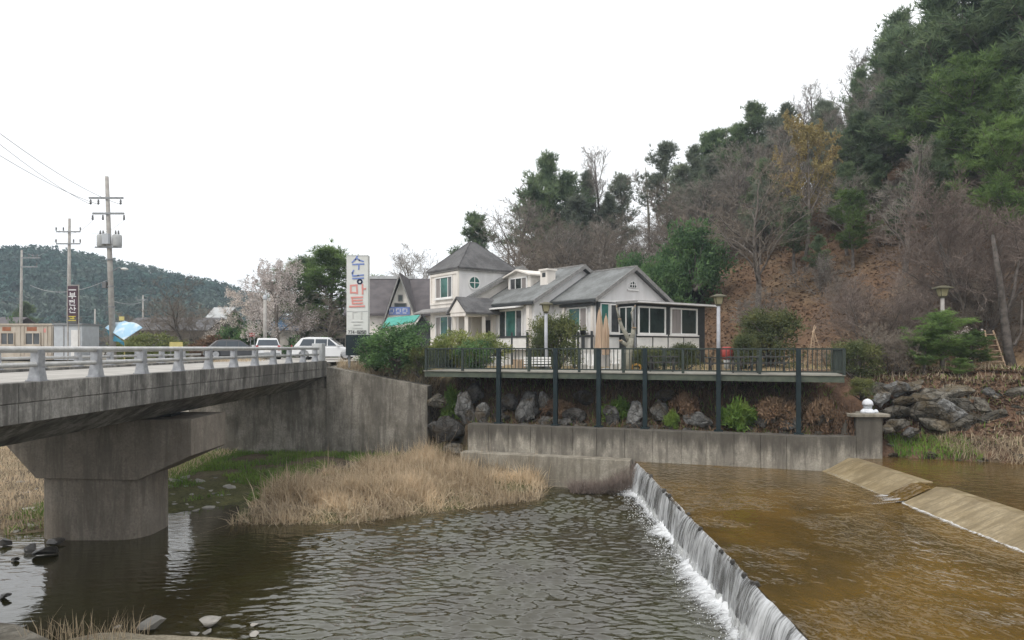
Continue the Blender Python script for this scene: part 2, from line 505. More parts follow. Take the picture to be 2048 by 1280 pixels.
def glassmat(name, c, rough=0.06):
    m, nt, b = newmat(name)
    v = coords(nt, 'pos')
    nt.links.new(mixc(nt, ramp(nt, noise(nt, v, 0.9, 3), 0.35, 0.7), c, tuple(x * 0.45 for x in c)), b.inputs['Base Color'])
    b.inputs['Roughness'].default_value = rough
    b.inputs['IOR'].default_value = 1.5
    return m
glassmat('glass_teal', (0.05, 0.17, 0.145))
glassmat('glass_dark', (0.03, 0.045, 0.042))
glassmat('glass_grey', (0.1, 0.105, 0.11))
M = MATS
# ------------------------------------------------------------------ terrain
EDGE_X = [-60, -18.6, -18.0, -10.4, -4.6, -2.2, 13.5, 14.2, 16.0, 20.5, 30, 60]
EDGE_Y = [42.0, 42.0, 39.0, 38.9, 37.7, 34.4, 29.3, 29.4, 29.6, 27.8, 24.2, 14.0]
SH_X = [-60, -17.5, -13.5, -11.4, -10.3, -6.0, -2.5, 1.2, 1.8, 2.4]
SH_Y = [22.5, 23.3, 26.5, 28.4, 25.2, 25.3, 27.3, 29.2, 32.5, 36.0]
PROF_E = [0.0, 0.25, 0.6, 1.0, 1.9, 2.6, 3.3, 4.3, 6.5, 10, 30]
PROF_X = [-60, -19.0, -18.2, -10.4, -5.2, -4.2, -2.4, 13.5, 15.2, 17.0, 30, 60]
PROF_Z = [
    [0.6, 0.8, 1.0, 1.3, 2.0, 2.6, 3.2, 4.2, 5.5, 5.6, 5.6],
    [0.6, 0.8, 1.0, 1.3, 2.0, 2.6, 3.2, 4.2, 5.5, 5.6, 5.6],
    [0.5, 1.5, 5.5, 5.55, 5.58, 5.6, 5.6, 5.6, 5.6, 5.6, 5.6],
    [0.5, 1.5, 5.35, 5.4, 5.5, 5.55, 5.58, 5.6, 5.6, 5.6, 5.6],
    [0.5, 1.5, 4.3, 4.6, 4.9, 5.1, 5.2, 5.3, 5.45, 5.5, 5.6],
    [0.5, 0.9, 1.3, 1.8, 2.6, 3.3, 4.0, 4.8, 5.2, 5.4, 5.5],
    [0.5, 1.4, 2.5, 2.55, 2.8, 3.6, 4.5, 5.05, 5.15, 5.3, 5.5],
    [1.0, 1.6, 2.5, 2.55, 2.8, 3.6, 4.5, 5.0, 5.15, 5.3, 5.5],
    [1.6, 1.8, 2.1, 2.3, 2.8, 3.5, 4.3, 4.95, 5.15, 5.3, 5.6],
    [1.65, 1.85, 2.05, 2.25, 2.75, 3.3, 4.2, 4.9, 5.15, 5.35, 6.2],
    [1.65, 1.85, 2.05, 2.25, 2.75, 3.3, 4.2, 4.9, 5.3, 5.9, 9.0],
    [1.65, 1.85, 2.05, 2.25, 2.75, 3.3, 4.2, 4.9, 5.3, 5.9, 9.0]]
_PE, _PX, _PZ = np.array(PROF_E), np.array(PROF_X), np.array(PROF_Z)
def sstep(x, a, b):
    t = np.clip((x - a) / (b - a), 0, 1)
    return t * t * (3 - 2 * t)
def hill_h(x, y):
    d = 0.76 * x + 0.65 * (y - 64)
    t = 0.65 * x - 0.76 * (y - 64)
    top = np.interp(t, [-60, -35, -22, -13, -2.4, 10, 21, 40, 80], [5.0, 7.0, 11.5, 15.0, 18.0, 25.5, 37, 49, 56])
    rise = 5.4 + 0.58 * np.maximum(d, 0) + 0.02 * np.minimum(d, 0)
    k = 3.0
    return -k * np.log(np.exp(-rise / k) + np.exp(-top / k)) + 0.35 * k * 0
def terrain(x, y):
    x, y = np.asarray(x, float), np.asarray(y, float)
    e = y - np.interp(x, EDGE_X, EDGE_Y)
    # river bed and the low bank in front of the walls
    sh = np.interp(x, SH_X, SH_Y)
    low = np.interp(y - sh, [-30, -3, -1.2, 0, 1.2, 4, 9, 30], [-0.7, -0.6, -0.35, -0.02, 0.18, 0.42, 0.6, 0.7])
    low = low + 0.07 * fbm(x * 0.6, y * 0.6, 1.3, 3) * (np.abs(y - sh) < 14)
    up = np.full_like(low, 0.95)
    m = sstep(x, 5.6, 6.0)
    base = low * (1 - m) + up * m
    # near bank that climbs to the camera's place
    nb = np.clip(4.9 - 0.45 * y, -9, 4.9)
    base = np.maximum(base, nb)
    # profiles behind the edge
    zi = np.stack([np.interp(np.clip(e, 0, 30), _PE, _PZ[i]) for i in range(len(_PX))])
    k = np.clip(np.searchsorted(_PX, x) - 1, 0, len(_PX) - 2)
    w = np.clip((x - _PX[k]) / (_PX[k + 1] - _PX[k]), 0, 1)
    prof = np.take_along_axis(zi, k[None], 0)[0] * (1 - w) + np.take_along_axis(zi, (k + 1)[None], 0)[0] * w
    b0 = np.minimum(base, prof)
    z = np.where(e > 0.25, prof, np.where(e > 0, base + (prof - base) * (e / 0.25), base))
    hh = hill_h(x, y)
    far = e > 5.5
    bump = 0.5 * fbm(x * 0.18, y * 0.18, 2.0, 4) * sstep(hh, 6.5, 10)
    z = np.where(far, np.maximum(z, hh + bump), z)
    z = z + np.where((e > 2) & (x > 14), 0.12 * fbm(x * 0.7, y * 0.7, 5.0, 3), 0)
    return z
def tz(x, y):
    return float(terrain(np.array([x]), np.array([y]))[0])
def ray_ground(px, py, y0=20, y1=160):
    """Where the photo's ray through a pixel meets the ground."""
    Y = np.arange(y0, y1, 0.25)
    X = (px - CX) / F * Y
    Z = EYE - (py - HY) / F * Y
    hit = np.nonzero(terrain(X, Y) > Z)[0]
    i = hit[0] if len(hit) else len(Y) - 1
    return Vector((X[i], Y[i], float(terrain(X[i:i + 1], Y[i:i + 1])[0])))

def axis(fine0, fine1, step, lo, hi, grow=1.18):
    a = list(np.arange(fine0, fine1 + 1e-6, step))
    s = step
    while a[-1] < hi:
        s *= grow
        a.append(a[-1] + s)
    s = step
    while a[0] > lo:
        s *= grow
        a.insert(0, a[0] - s)
    return np.array(a)
gx = axis(-30, 34, 0.4, -1500, 1500)
gy = axis(9, 60, 0.4, -200, 2000, 1.12)
XX, YY = np.meshgrid(gx, gy)
ZZ = terrain(XX.ravel(), YY.ravel())
nx, ny = len(gx), len(gy)
ii = (np.arange(ny - 1)[:, None] * nx + np.arange(nx - 1)[None]).ravel()
quads = np.stack([ii, ii + 1, ii + nx + 1, ii + nx], 1)

gm, nt, b = newmat('ground_soil')
va = nd(nt, 'VertexColor', layer_name='soil')
p = coords(nt, 'pos')
f1 = noise(nt, p, 1.3, 6, 0.65)
f2 = noise(nt, p, 9, 5, 0.7)
c = mixc(nt, ramp(nt, f1, 0.3, 0.7), (0.72, 0.72, 0.72), (1.2, 1.17, 1.1))
c = mixc(nt, 1.0, va.outputs[0], c, 'MULTIPLY')
c = mixc(nt, ramp(nt, f2, 0.4, 0.75), c, mixc(nt, 1.0, c, (0.45, 0.42, 0.4), 'MULTIPLY'))
nt.links.new(c, b.inputs['Base Color'])
b.inputs['Roughness'].default_value = 0.95
b.inputs['Specular IOR Level'].default_value = 0.15
add_bump(nt, b, noise(nt, p, 6, 6, 0.7), 0.7, 0.12)
gme = np_mesh('ground', np.stack([XX.ravel(), YY.ravel(), ZZ], 1), quads, gm, True)
ground = link(bpy.data.objects.new('ground', gme))
set_props(ground, 'soil, river bed and leaf-strewn hillside', kind='structure')
# soil colours by what lies there: gravel bed, dry bank, lawn, yard, leaf litter
x_, y_ = XX.ravel(), YY.ravel()
e_ = y_ - np.interp(x_, EDGE_X, EDGE_Y)
colr = np.tile(np.array([0.2, 0.16, 0.1]), (len(x_), 1))
n1 = fbm(x_ * 0.35, y_ * 0.35, 9.0, 3)
def paint(mask, c):
    w = np.clip(mask, 0, 1)[:, None]
    colr[:] = colr * (1 - w) + np.array(c) * w
paint((e_ < 0.3) * 1.0, (0.17, 0.14, 0.1))
paint((e_ < 0.3) * sstep(n1, 0.0, 0.5) * 0.8, (0.12, 0.13, 0.05))
paint((e_ > 0.3) * (x_ < -4.4) * 1.0, (0.3, 0.285, 0.25))
paint((e_ > 4) * (x_ > -6) * 1.0, (0.36, 0.3, 0.16))
paint((e_ > 0.3) * (e_ < 4.2) * (x_ > -5) * 1.0, (0.1, 0.075, 0.05))
hl = sstep(0.76 * x_ + 0.65 * (y_ - 64), -3, 2.5)
paint(hl * (e_ > 4), (0.17, 0.11, 0.073))
paint(hl * (e_ > 4) * sstep(n1, 0.1, 0.7) * 0.6, (0.23, 0.168, 0.11))
paint((x_ > 14) * (e_ < 8) * (e_ > 0.2) * 1.0, (0.16, 0.1, 0.07))
paint((y_ > 120) * 1.0, (0.1, 0.11, 0.06))
ca = gme.color_attributes.new('soil', 'FLOAT_COLOR', 'POINT')
ca.data.foreach_set('color', np.concatenate([colr, np.ones((len(x_), 1))], 1).astype(np.float32).ravel())

# the road over the bridge and the yard road beyond it
rd = MB()
rd.add([(-17.0, 38.6, 5.66), (-10.8, 38.6, 5.66), (-9.5, 44, 5.66), (-9.0, 52, 5.67), (-14, 90, 5.68), (-24, 160, 5.7), (-34, 160, 5.7), (-21, 90, 5.68), (-18.5, 52, 5.67)],
       [(0, 1, 2, 3, 4, 5, 6, 7, 8)])
rd.add([(-9.2, 43, 5.664), (-2.8, 43, 5.664), (-5.5, 56, 5.664), (-9.0, 56, 5.664)], [(0, 1, 2, 3)])
ro = rd.build('road', M['road_surface'])
set_props(ro, 'pale concrete road running off the bridge', kind='structure')

# ------------------------------------------------------------------ water
def watermat(name, c1, c2, wave, fine, calm=None, rough=0.03, tint_scale=0.35, str_=1.0, stretch=(1.1, 1.5, 1), patch=None, ior=1.36):
    m, nt, b = newmat(name)
    p = coords(nt, 'pos')
    col = mixc(nt, ramp(nt, noise(nt, coords(nt, 'pos', (1, 0.6, 1)), tint_scale, 5, 0.6, 0.6), 0.35, 0.7), c1, c2)
    nt.links.new(col, b.inputs['Base Color'])
    b.inputs['Roughness'].default_value = rough
    b.inputs['IOR'].default_value = ior
    h = math_n(nt, 'ADD', math_n(nt, 'MULTIPLY', noise(nt, coords(nt, 'pos', stretch), wave, 1, 0.5, 0.9), 1.0),
               math_n(nt, 'MULTIPLY', noise(nt, coords(nt, 'pos', stretch), fine, 2, 0.5, 0.4), 0.3))
    bn = nd(nt, 'Bump')
    bn.inputs['Distance'].default_value = 0.15
    bn.inputs['Strength'].default_value = str_
    nt.links.new(h, bn.inputs['Height'])
    if patch:
        nt.links.new(ramp(nt, noise(nt, coords(nt, 'pos', (0.8, 1.3, 1)), patch[0], 4, 0.6, 1.0), 0.38, 0.62, patch[1], patch[2]), bn.inputs['Strength'])
    if calm:
        sx = nd(nt, 'SeparateXYZ')
        nt.links.new(p, sx.inputs[0])
        nt.links.new(ramp(nt, math_n(nt, 'ADD', sx.outputs[0], math_n(nt, 'MULTIPLY', noise(nt, p, 0.3, 3), 3.0)), calm[0], calm[1], calm[2], calm[3]), bn.inputs['Strength'])
    nt.links.new(bn.outputs[0], b.inputs['Normal'])
    return m
watermat('pool_water', (0.026, 0.02, 0.006), (0.038, 0.037, 0.012), 2.6, 7.0, (-9, 0.5, 0.05, 0.2), stretch=(0.8, 1.8, 1), ior=1.85)
watermat('shelf_water', (0.135, 0.08, 0.018), (0.055, 0.036, 0.01), 2.3, 6.0, None, 0.03, 0.3, 0.6, (1.35, 1.0, 1), (0.3, 0.12, 0.8))
watermat('upper_water', (0.075, 0.05, 0.014), (0.14, 0.08, 0.025), 1.2, 4.0, None, 0.03, 0.4, 0.18)
def sheet(name, poly, z, mat, label):
    mb = MB()
    mb.add([(x, y, z) for x, y in poly], [tuple(range(len(poly)))])
    o = mb.build(name, M[mat])
    return set_props(o, label, kind='structure')
# the pool carries real ripples: crests thrown out from the weir, dying away under the bridge
wx, wy = axis(-14.5, 5.75, 0.06, -70, 5.8, 1.15), axis(14.5, 33.5, 0.045, 5, 43, 1.15)
WX, WY = np.meshgrid(wx, wy)
fx0, fy0 = WX.ravel(), WY.ravel()
wr_ = np.random.RandomState(12)
hz0 = np.zeros_like(fx0)
phf = [0.9 * fbm(fx0 * 0.25 + 11 * k, fy0 * 0.25, 0, 2) for k in range(4)]
for k in range(52):
    lam = wr_.uniform(0.16, 0.42) if k % 8 else wr_.uniform(0.5, 0.9)
    th0 = math.radians(258 + wr_.randn() * 20)
    ph = wr_.rand() * 6.28 + phf[k % 4]
    hz0 += 0.0055 * (lam / 0.4) ** 1.0 * np.sin(2 * np.pi / lam * (math.cos(th0) * fx0 + math.sin(th0) * fy0) + ph)
hz0 = hz0 + 3.0 * np.maximum(hz0, 0) ** 2
amp = 0.06 + 0.94 * sstep(fx0 + 0.16 * (fy0 - 20) + 1.5 * fbm(fx0 * 0.2, fy0 * 0.2, 3, 2), -8.5, -3.0)
amp = amp + 0.35 * sstep(-fx0, 14.5, 17.0) * (fy0 < 24)
shore = np.where(fx0 < 2.0, np.interp(fx0, SH_X, SH_Y) - fy0, (33.4 - 0.31 * fx0) - fy0)
amp *= 0.12 + 0.88 * sstep(shore, 0.2, 3.0)
hz0 *= amp * np.clip(0.85 + 0.75 * fbm(fx0 * 0.3, fy0 * 0.3, 5, 3), 0.25, 1.8)
iw = (np.arange(len(wy) - 1)[:, None] * len(wx) + np.arange(len(wx) - 1)[None]).ravel()
pw = link(bpy.data.objects.new('pool_water', np_mesh('pool_water', np.stack([np.minimum(fx0, 5.8), fy0, hz0], 1), np.stack([iw, iw + 1, iw + len(wx) + 1, iw + len(wx)], 1), M['pool_water'], True)))
set_props(pw, 'dark rippled pool below the weir', kind='structure')
sheet('shelf_water', [(5.2, 4), (13.9, 4), (13.9, 29.4), (5.66, 32.0)], 1.25, 'shelf_water', 'golden brown shallow water running to the weir crest')
sheet('upper_water', [(14.4, 2), (75, 2), (75, 12), (30, 26), (20.5, 30), (14.4, 30.5)], 1.74, 'upper_water', 'still brown water above the second weir')

# ------------------------------------------------------------------ first weir, falling water, foam
CREST = [(5.15, 6.0), (5.62, 30.6)]
def crest_x(y): return 5.15 + (y - 6.0) / 24.6 * 0.47
wr = thing('river_weir', 'low concrete weir across the stream with water falling over it', 'weir', (5.5, 18, 0))
MB().prism([Vector((crest_x(4), 4, -0.6)), Vector((crest_x(4) + 0.75, 4, -0.6)), Vector((crest_x(4) + 0.75, 4, 1.18)), Vector((crest_x(4) + 0.02, 4, 1.22))],
           Vector((crest_x(31.4) - crest_x(4), 27.4, 0))).build('weir_wall', M['weir_face'], wr)
rng = np.random.RandomState(3)
# falling sheet: rows of points that leave the crest and drop
ys = np.arange(5.0, 30.9, 0.06)
nz = 9
V = []
off = 0.16 * fbm(ys * 0.9, ys * 0 + 4.0, 0, 3) + 0.05 * fbm(ys * 5.0, ys * 0 + 8.0, 0, 2)
for j in range(nz):
    t = j / (nz - 1)
    zz = 1.262 - 1.29 * t ** 1.25
    xx = crest_x(ys) + 0.10 - 0.30 * t ** 0.6 - 0.05 - off * (0.3 + t) + 0.02 * rng.randn(len(ys)) * t
    V.append(np.stack([xx, ys, np.full_like(ys, zz) + 0.02 * (j == 0)], 1))
V = np.concatenate(V)
n = len(ys)
ii = (np.arange(nz - 1)[:, None] * n + np.arange(n - 1)[None]).ravel()
Q = np.stack([ii, ii + 1, ii + n + 1, ii + n], 1)
m, nt, b = newmat('falling_water')
p1 = noise(nt, coords(nt, 'pos', (2, 8.0, 0.55)), 1.6, 5, 0.7)
p2 = noise(nt, coords(nt, 'pos', (1, 1.3, 0.3)), 1.0, 4, 0.6)
fac = ramp(nt, math_n(nt, 'ADD', math_n(nt, 'MULTIPLY', p1, 0.5), math_n(nt, 'MULTIPLY', p2, 0.5)), 0.38, 0.62, 0.08, 0.8)
b.inputs['Base Color'].default_value = (0.74, 0.76, 0.78, 1)
b.inputs['Roughness'].default_value = 0.35
tr = nd(nt, 'BsdfTransparent')
tr.inputs[0].default_value = (0.8, 0.8, 0.78, 1)
mx = nd(nt, 'MixShader')
nt.links.new(fac, mx.inputs[0])
nt.links.new(tr.outputs[0], mx.inputs[1])
nt.links.new(b.outputs[0], mx.inputs[2])
nt.links.new(mx.outputs[0], nt.nodes['Material Output'].inputs[0])
fw = link(bpy.data.objects.new('falling_water', np_mesh('falling_water', V, Q, m, True)))
set_props(fw, 'white streaked sheet of water falling over the weir', kind='stuff')

def foammat(name, lo, hi, scale, stretch):
    m, nt, b = newmat(name)
    b.inputs['Base Color'].default_value = (0.78, 0.8, 0.82, 1)
    b.inputs['Roughness'].default_value = 0.7
    va = nd(nt, 'VertexColor', layer_name='froth')
    nn = noise(nt, coords(nt, 'pos', stretch), scale, 6, 0.72)
    k = math_n(nt, 'ADD', nn, math_n(nt, 'SUBTRACT', va.outputs[0], 0.5))
    tr = nd(nt, 'BsdfTransparent')
    mx = nd(nt, 'MixShader')
    nt.links.new(ramp(nt, k, lo, hi), mx.inputs[0])
    nt.links.new(tr.outputs[0], mx.inputs[1])
    nt.links.new(b.outputs[0], mx.inputs[2])
    nt.links.new(mx.outputs[0], nt.nodes['Material Output'].inputs[0])
    return m
foammat('foam_froth', 0.42, 1.0, 3.4, (0.5, 2.4, 1))
def foam_strip(name, path, width, z, hump, label, dens, seed, step=0.08):
    """A bumpy strip of froth along a path: full at the path, thinning out across the width."""
    r = np.random.RandomState(seed)
    path = np.array(path, float)
    seg = np.linalg.norm(np.diff(path, axis=0), axis=1)
    s = np.concatenate([[0], np.cumsum(seg)])
    t = np.arange(0, s[-1], step)
    px_, py_ = np.interp(t, s, path[:, 0]), np.interp(t, s, path[:, 1])
    dx, dy = np.gradient(px_), np.gradient(py_)
    l = np.hypot(dx, dy)
    nx_, ny_ = -dy / l, dx / l
    m_ = 16
    V, C = [], []
    for j in range(m_):
        q = j / (m_ - 1)
        wv = width * (0.75 + 0.45 * fbm(t * 0.8, t * 0 + seed, 0, 3))
        h = hump * (1 - q) ** 1.5 * (0.6 + 0.8 * np.abs(fbm(t * 3, q * 4 + seed, 0, 3)))
        V.append(np.stack([px_ + nx_ * wv * q, py_ + ny_ * wv * q, z + h + 0.012], 1))
        C.append(np.full(len(t), dens * (1 - q) ** 0.8))
    V, C = np.concatenate(V), np.concatenate(C)
    n = len(t)
    ii = (np.arange(m_ - 1)[:, None] * n + np.arange(n - 1)[None]).ravel()
    me = np_mesh(name, V, np.stack([ii, ii + 1, ii + n + 1, ii + n], 1), M['foam_froth'], True)
    ca = me.color_attributes.new('froth', 'FLOAT_COLOR', 'POINT')
    ca.data.foreach_set('color', np.stack([C, C, C, np.ones_like(C)], 1).astype(np.float32).ravel())
    o = link(bpy.data.objects.new(name, me))
    return set_props(o, label, kind='stuff')
foam_strip('foam', [(crest_x(5) - 0.1, 5), (crest_x(30.6) - 0.12, 30.6)], 1.15, 0.0, 0.24, 'white froth along the foot of the weir', 1.0, 11)
foam_strip('foam', [(13.0, 4), (13.02, 18.6), (13.1, 22.9)], 0.3, 1.25, 0.05, 'thin white froth line below the near half of the second weir', 0.75, 12)
foam_strip('foam', [(13.1, 24.1), (13.15, 25.5), (13.25, 28.6)], 0.22, 1.25, 0.03, 'thin white froth line below the far half of the second weir', 0.6, 13)
foam_strip('foam', [(13.4, 23.0), (13.1, 24.2)], 4.2, 1.25, 0.05, 'broken white water spilling out of the notch', 0.62, 14)

# dark bits of stone and wood lodged on the crest
cr_ = random.Random(19)
for i in range(16):
    y = cr_.uniform(13.5, 29)
    sz = cr_.uniform(0.04, 0.1)
    c = Vector((crest_x(y) + cr_.uniform(-0.02, 0.1), y, 1.25 + sz * 0.4))
    MB().lathe(c, [(sz * 0.5, -sz), (sz, -sz * 0.3), (sz * 0.8, sz * 0.5), (sz * 0.2, sz * 0.9)], 6).build_at('lodged_stone', M['wet_stone'], c, 'small dark stone lodged on the crest of the weir', 'rock', 'stones lodged on the weir crest')
# drops thrown up where the sheet lands
r = np.random.RandomState(5)
nd_ = 1800
yy = r.uniform(6, 30, nd_)
cc = np.stack([crest_x(yy) - 0.25 - np.abs(r.randn(nd_)) * 0.35, yy, np.abs(r.randn(nd_)) * 0.16 + 0.03], 1)
ssz = r.uniform(0.008, 0.022, nd_)
oct_v = np.array([[1, 0, 0], [-1, 0, 0], [0, 1, 0], [0, -1, 0], [0, 0, 1], [0, 0, -1]], float)
oct_f = np.array([[0, 2, 4], [2, 1, 4], [1, 3, 4], [3, 0, 4], [2, 0, 5], [1, 2, 5], [3, 1, 5], [0, 3, 5]])
V = (cc[:, None] + oct_v[None] * ssz[:, None, None]).reshape(-1, 3)
Q = (oct_f[None] + 6 * np.arange(nd_)[:, None, None]).reshape(-1, 3)
plain('spray_white', (0.8, 0.82, 0.84), (0.75, 0.77, 0.8), 3, 0.4)
o = link(bpy.data.objects.new('spray', np_mesh('spray', V, Q, M['spray_white'])))
set_props(o, 'fine spray above the froth at the weir foot', kind='stuff')

# ------------------------------------------------------------------ second weir: two sloped aprons with a notch between
def apron(y0, y1, label):
    t = thing('sloped_weir', label, 'weir', (13.6, (y0 + y1) / 2, 1.2))
    a0, a1 = 13.05, 14.35
    MB().prism([Vector((a0, y0, 0.9)), Vector((a1 + 0.5, y0, 0.9)), Vector((a1 + 0.5, y0, 1.76)), Vector((a1, y0, 1.79)), Vector((a0, y0, 1.2))],
               Vector((0, y1 - y0, 0))).build('apron_slab', M['apron_concrete'], t, bevel=0.02)
    return t
apron(3.0, 23.1, 'tan sloping concrete apron in the right foreground of the upper stream')
apron(24.05, 29.6, 'tan sloping concrete apron running from the notch to the far wall')

# water sliding through the notch between the aprons
nv = []
for j, (xx, zz) in enumerate(((14.45, 1.742), (14.1, 1.70), (13.7, 1.52), (13.3, 1.34), (12.9, 1.27), (12.5, 1.256))):
    for k in range(13):
        yy = 23.05 + 1.05 * k / 12
        nv.append((xx, yy, zz + 0.02 * math.sin(k * 2.1 + j) * (0 < j < 5)))
nf = [(j * 13 + k, j * 13 + k + 1, (j + 1) * 13 + k + 1, (j + 1) * 13 + k) for j in range(5) for k in range(12)]
o = MB().add(nv, nf).build('notch_water', M['shelf_water'], None, True)
set_props(o, 'smooth water sliding through the notch of the second weir', kind='structure')
# ------------------------------------------------------------------ far river wall, ledge, pillar
WA, WB = Vector((-2.2, 34.0, 0)), Vector((13.5, 28.9, 0))
WD = (WB - WA).normalized()
WN = Vector((-WD.y, WD.x, 0))
def on_wall(t, back=0.0, z=0.0):
    p = WA + WD * t + WN * back
    return Vector((p.x, p.y, z))
L = (WB - WA).length
rw = thing('river_wall', 'long stained concrete river wall below the green terrace', 'wall', on_wall(L / 2, 0, 0))
r = random.Random(4)
seg = [0]
while seg[-1] < L - 1.8:
    seg.append(seg[-1] + r.uniform(1.0, 1.35))
seg.append(L)
for i in range(len(seg) - 1):
    a, c = seg[i] + 0.006, seg[i + 1] - 0.006
    o_ = r.uniform(-0.012, 0.012)
    q = [on_wall(a, o_, -0.3), on_wall(c, o_, -0.3), on_wall(c, 0.75, -0.3), on_wall(a, 0.75, -0.3)]
    MB().prism(q, Vector((0, 0, 3.0))).build('wall_panel', M['wall_concrete'], rw, bevel=0.015)
MB().prism([on_wall(-0.02, 0.04, -0.3), on_wall(L + 0.02, 0.04, -0.3), on_wall(L, 0.7, -0.3), on_wall(0, 0.7, -0.3)], Vector((0, 0, 2.98))).build('wall_core', M['wall_concrete'], rw)
lg = MB().prism([on_wall(-0.1, -0.75, -0.6), on_wall(8.15, -0.75, -0.6), on_wall(8.15, -0.03, -0.6), on_wall(-0.1, -0.03, -0.6)], Vector((0, 0, 2.0)))
lg.build_at('wall_ledge', M['ledge_concrete'], on_wall(4, -0.7, 0), 'pale concrete ledge along the foot of the river wall', 'ledge', bevel=0.03)
# wall end that turns to the pillar
MB().prism([Vector((13.5, 28.92, 0.3)), Vector((14.73, 29.2, 0.3)), Vector((14.73, 29.75, 0.3)), Vector((13.62, 29.6, 0.3))], Vector((0, 0, 2.42))).build('wall_return', M['wall_concrete'], rw, bevel=0.02)
plr = thing('wall_pillar', 'square concrete pillar with a flat cap at the end of the river wall', 'pillar', (16.0, 29.7, 0.6))
MB().box(14.74, 29.2, 0.4, 15.86, 30.3, 3.53).build('pillar_shaft', M['wall_concrete'], plr, bevel=0.025)
MB().box(14.45, 29.06, 3.53, 16.12, 30.45, 3.66).build('pillar_cap', M['ledge_concrete'], plr, bevel=0.02)
MB().prism([Vector((14.3, 29.5, 2.6)), Vector((14.73, 29.5, 2.6)), Vector((14.73, 29.5, 3.52)), Vector((14.4, 29.5, 3.35))], Vector((0, 0.8, 0))).build('wing_block', M['wall_concrete'], plr)
# white lantern ornament on the pillar cap
wl = thing('garden_ornament', 'small white round-topped lantern ornament standing on the concrete pillar', 'ornament', (15.5, 29.75, 3.66))
MB().lathe((15.5, 29.75, 3.66), [(0.3, 0), (0.3, 0.06), (0.2, 0.16), (0.17, 0.18)], 10).build('base', M['stone_white'], wl, True)
MB().lathe((15.5, 29.75, 3.84), [(0.15, 0), (0.19, 0.08), (0.17, 0.15)], 12).build('light_box', M['cabin_grey'], wl, True)
MB().lathe((15.5, 29.75, 3.99), [(0.23, 0), (0.22, 0.1), (0.17, 0.2), (0.08, 0.26), (0.01, 0.28)], 12).build('dome', M['stone_white'], wl, True)
MB().lathe((15.78, 29.6, 3.66), [(0.1, 0), (0.11, 0.08), (0.05, 0.15), (0.01, 0.16)], 8).build('side_knob', M['stone_white'], wl, True)
MB().lathe((15.22, 29.6, 3.66), [(0.1, 0), (0.11, 0.08), (0.05, 0.15), (0.01, 0.16)], 8).build('side_knob', M['stone_white'], wl, True)

# ------------------------------------------------------------------ bridge
br = thing('road_bridge', 'weathered concrete road bridge over the stream', 'bridge', (-13.9, 24, 0))
sec = [(-10.44, 5.735), (-10.44, 4.93), (-10.55, 4.88), (-11.75, 4.22), (-16.05, 4.22), (-17.25, 4.88), (-17.36, 4.93), (-17.36, 5.735), (-16.98, 5.735), (-16.98, 5.6), (-10.82, 5.6), (-10.82, 5.735)]
MB().prism([Vector((x, 3.0, z)) for x, z in sec], Vector((0, 35.3, 0))).build('deck_slab', M['bridge_fascia'], br)
MB().box(-16.95, 3, 5.602, -10.85, 38.3, 5.66).build('road_surface', M['road_surface'], br)
for side, x0, x1 in ((1, -10.79, -10.4), (-1, -17.4, -17.01)):
    y = 3.2
    k = 0
    while y < 38.2:
        y2 = min(y + 2.8, 38.35)
        dx = 0.006 * ((k * 7) % 3)
        eb = MB().box(x0, y + 0.012, 5.325, x1 + dx, y2 - 0.012, 5.752)
        e2_ = MB().box(x0, y + 0.012, 4.885, x1 + dx * 0.5 - 0.004, y2 - 0.012, 5.312)
        eb.build('edge_beam', M['bridge_fascia'], br, bevel=0.012)
        e2_.build('edge_beam', M['bridge_fascia'], br, bevel=0.012)
        y = y2
        k += 1
# pier
pr = thing('bridge_pier', 'hammerhead concrete pier standing in the dark pool under the bridge', 'pier', (-14.0, 24.2, -0.6))
def rrect(x0, x1, y0, y1, rad, n=7):
    pts = []
    for cx_, cy_, a0 in ((x1 - rad, y0 + rad, -90), (x1 - rad, y1 - rad, 0), (x0 + rad, y1 - rad, 90), (x0 + rad, y0 + rad, 180)):
        for k in range(n):
            a = math.radians(a0 + 90 * k / (n - 1))
            pts.append(Vector((cx_ + rad * math.cos(a), cy_ + rad * math.sin(a), 0)))
    return pts
q = [p_ + Vector((0, 0, -0.7)) for p_ in rrect(-16.2, -12.5, 23.0, 25.5, 0.9)]
MB().prism(q, Vector((0, 0, 2.8))).build('pier_column', M['pier_concrete'], pr)
MB().prism([Vector((-17.0, 22.93, 4.08)), Vector((-17.0, 22.93, 3.2)), Vector((-16.0, 22.93, 2.1)), Vector((-12.6, 22.93, 2.04)), Vector((-10.78, 22.93, 2.86)), Vector((-10.78, 22.93, 4.08))],
           Vector((0, 2.75, 0))).build('pier_cap', M['pier_concrete'], pr, bevel=0.02)
for x in (-15.6, -13.9, -12.2):
    MB().box(x - 0.25, 23.9, 4.08, x + 0.25, 24.6, 4.219).build('bearing', M['tyre_black'], pr)
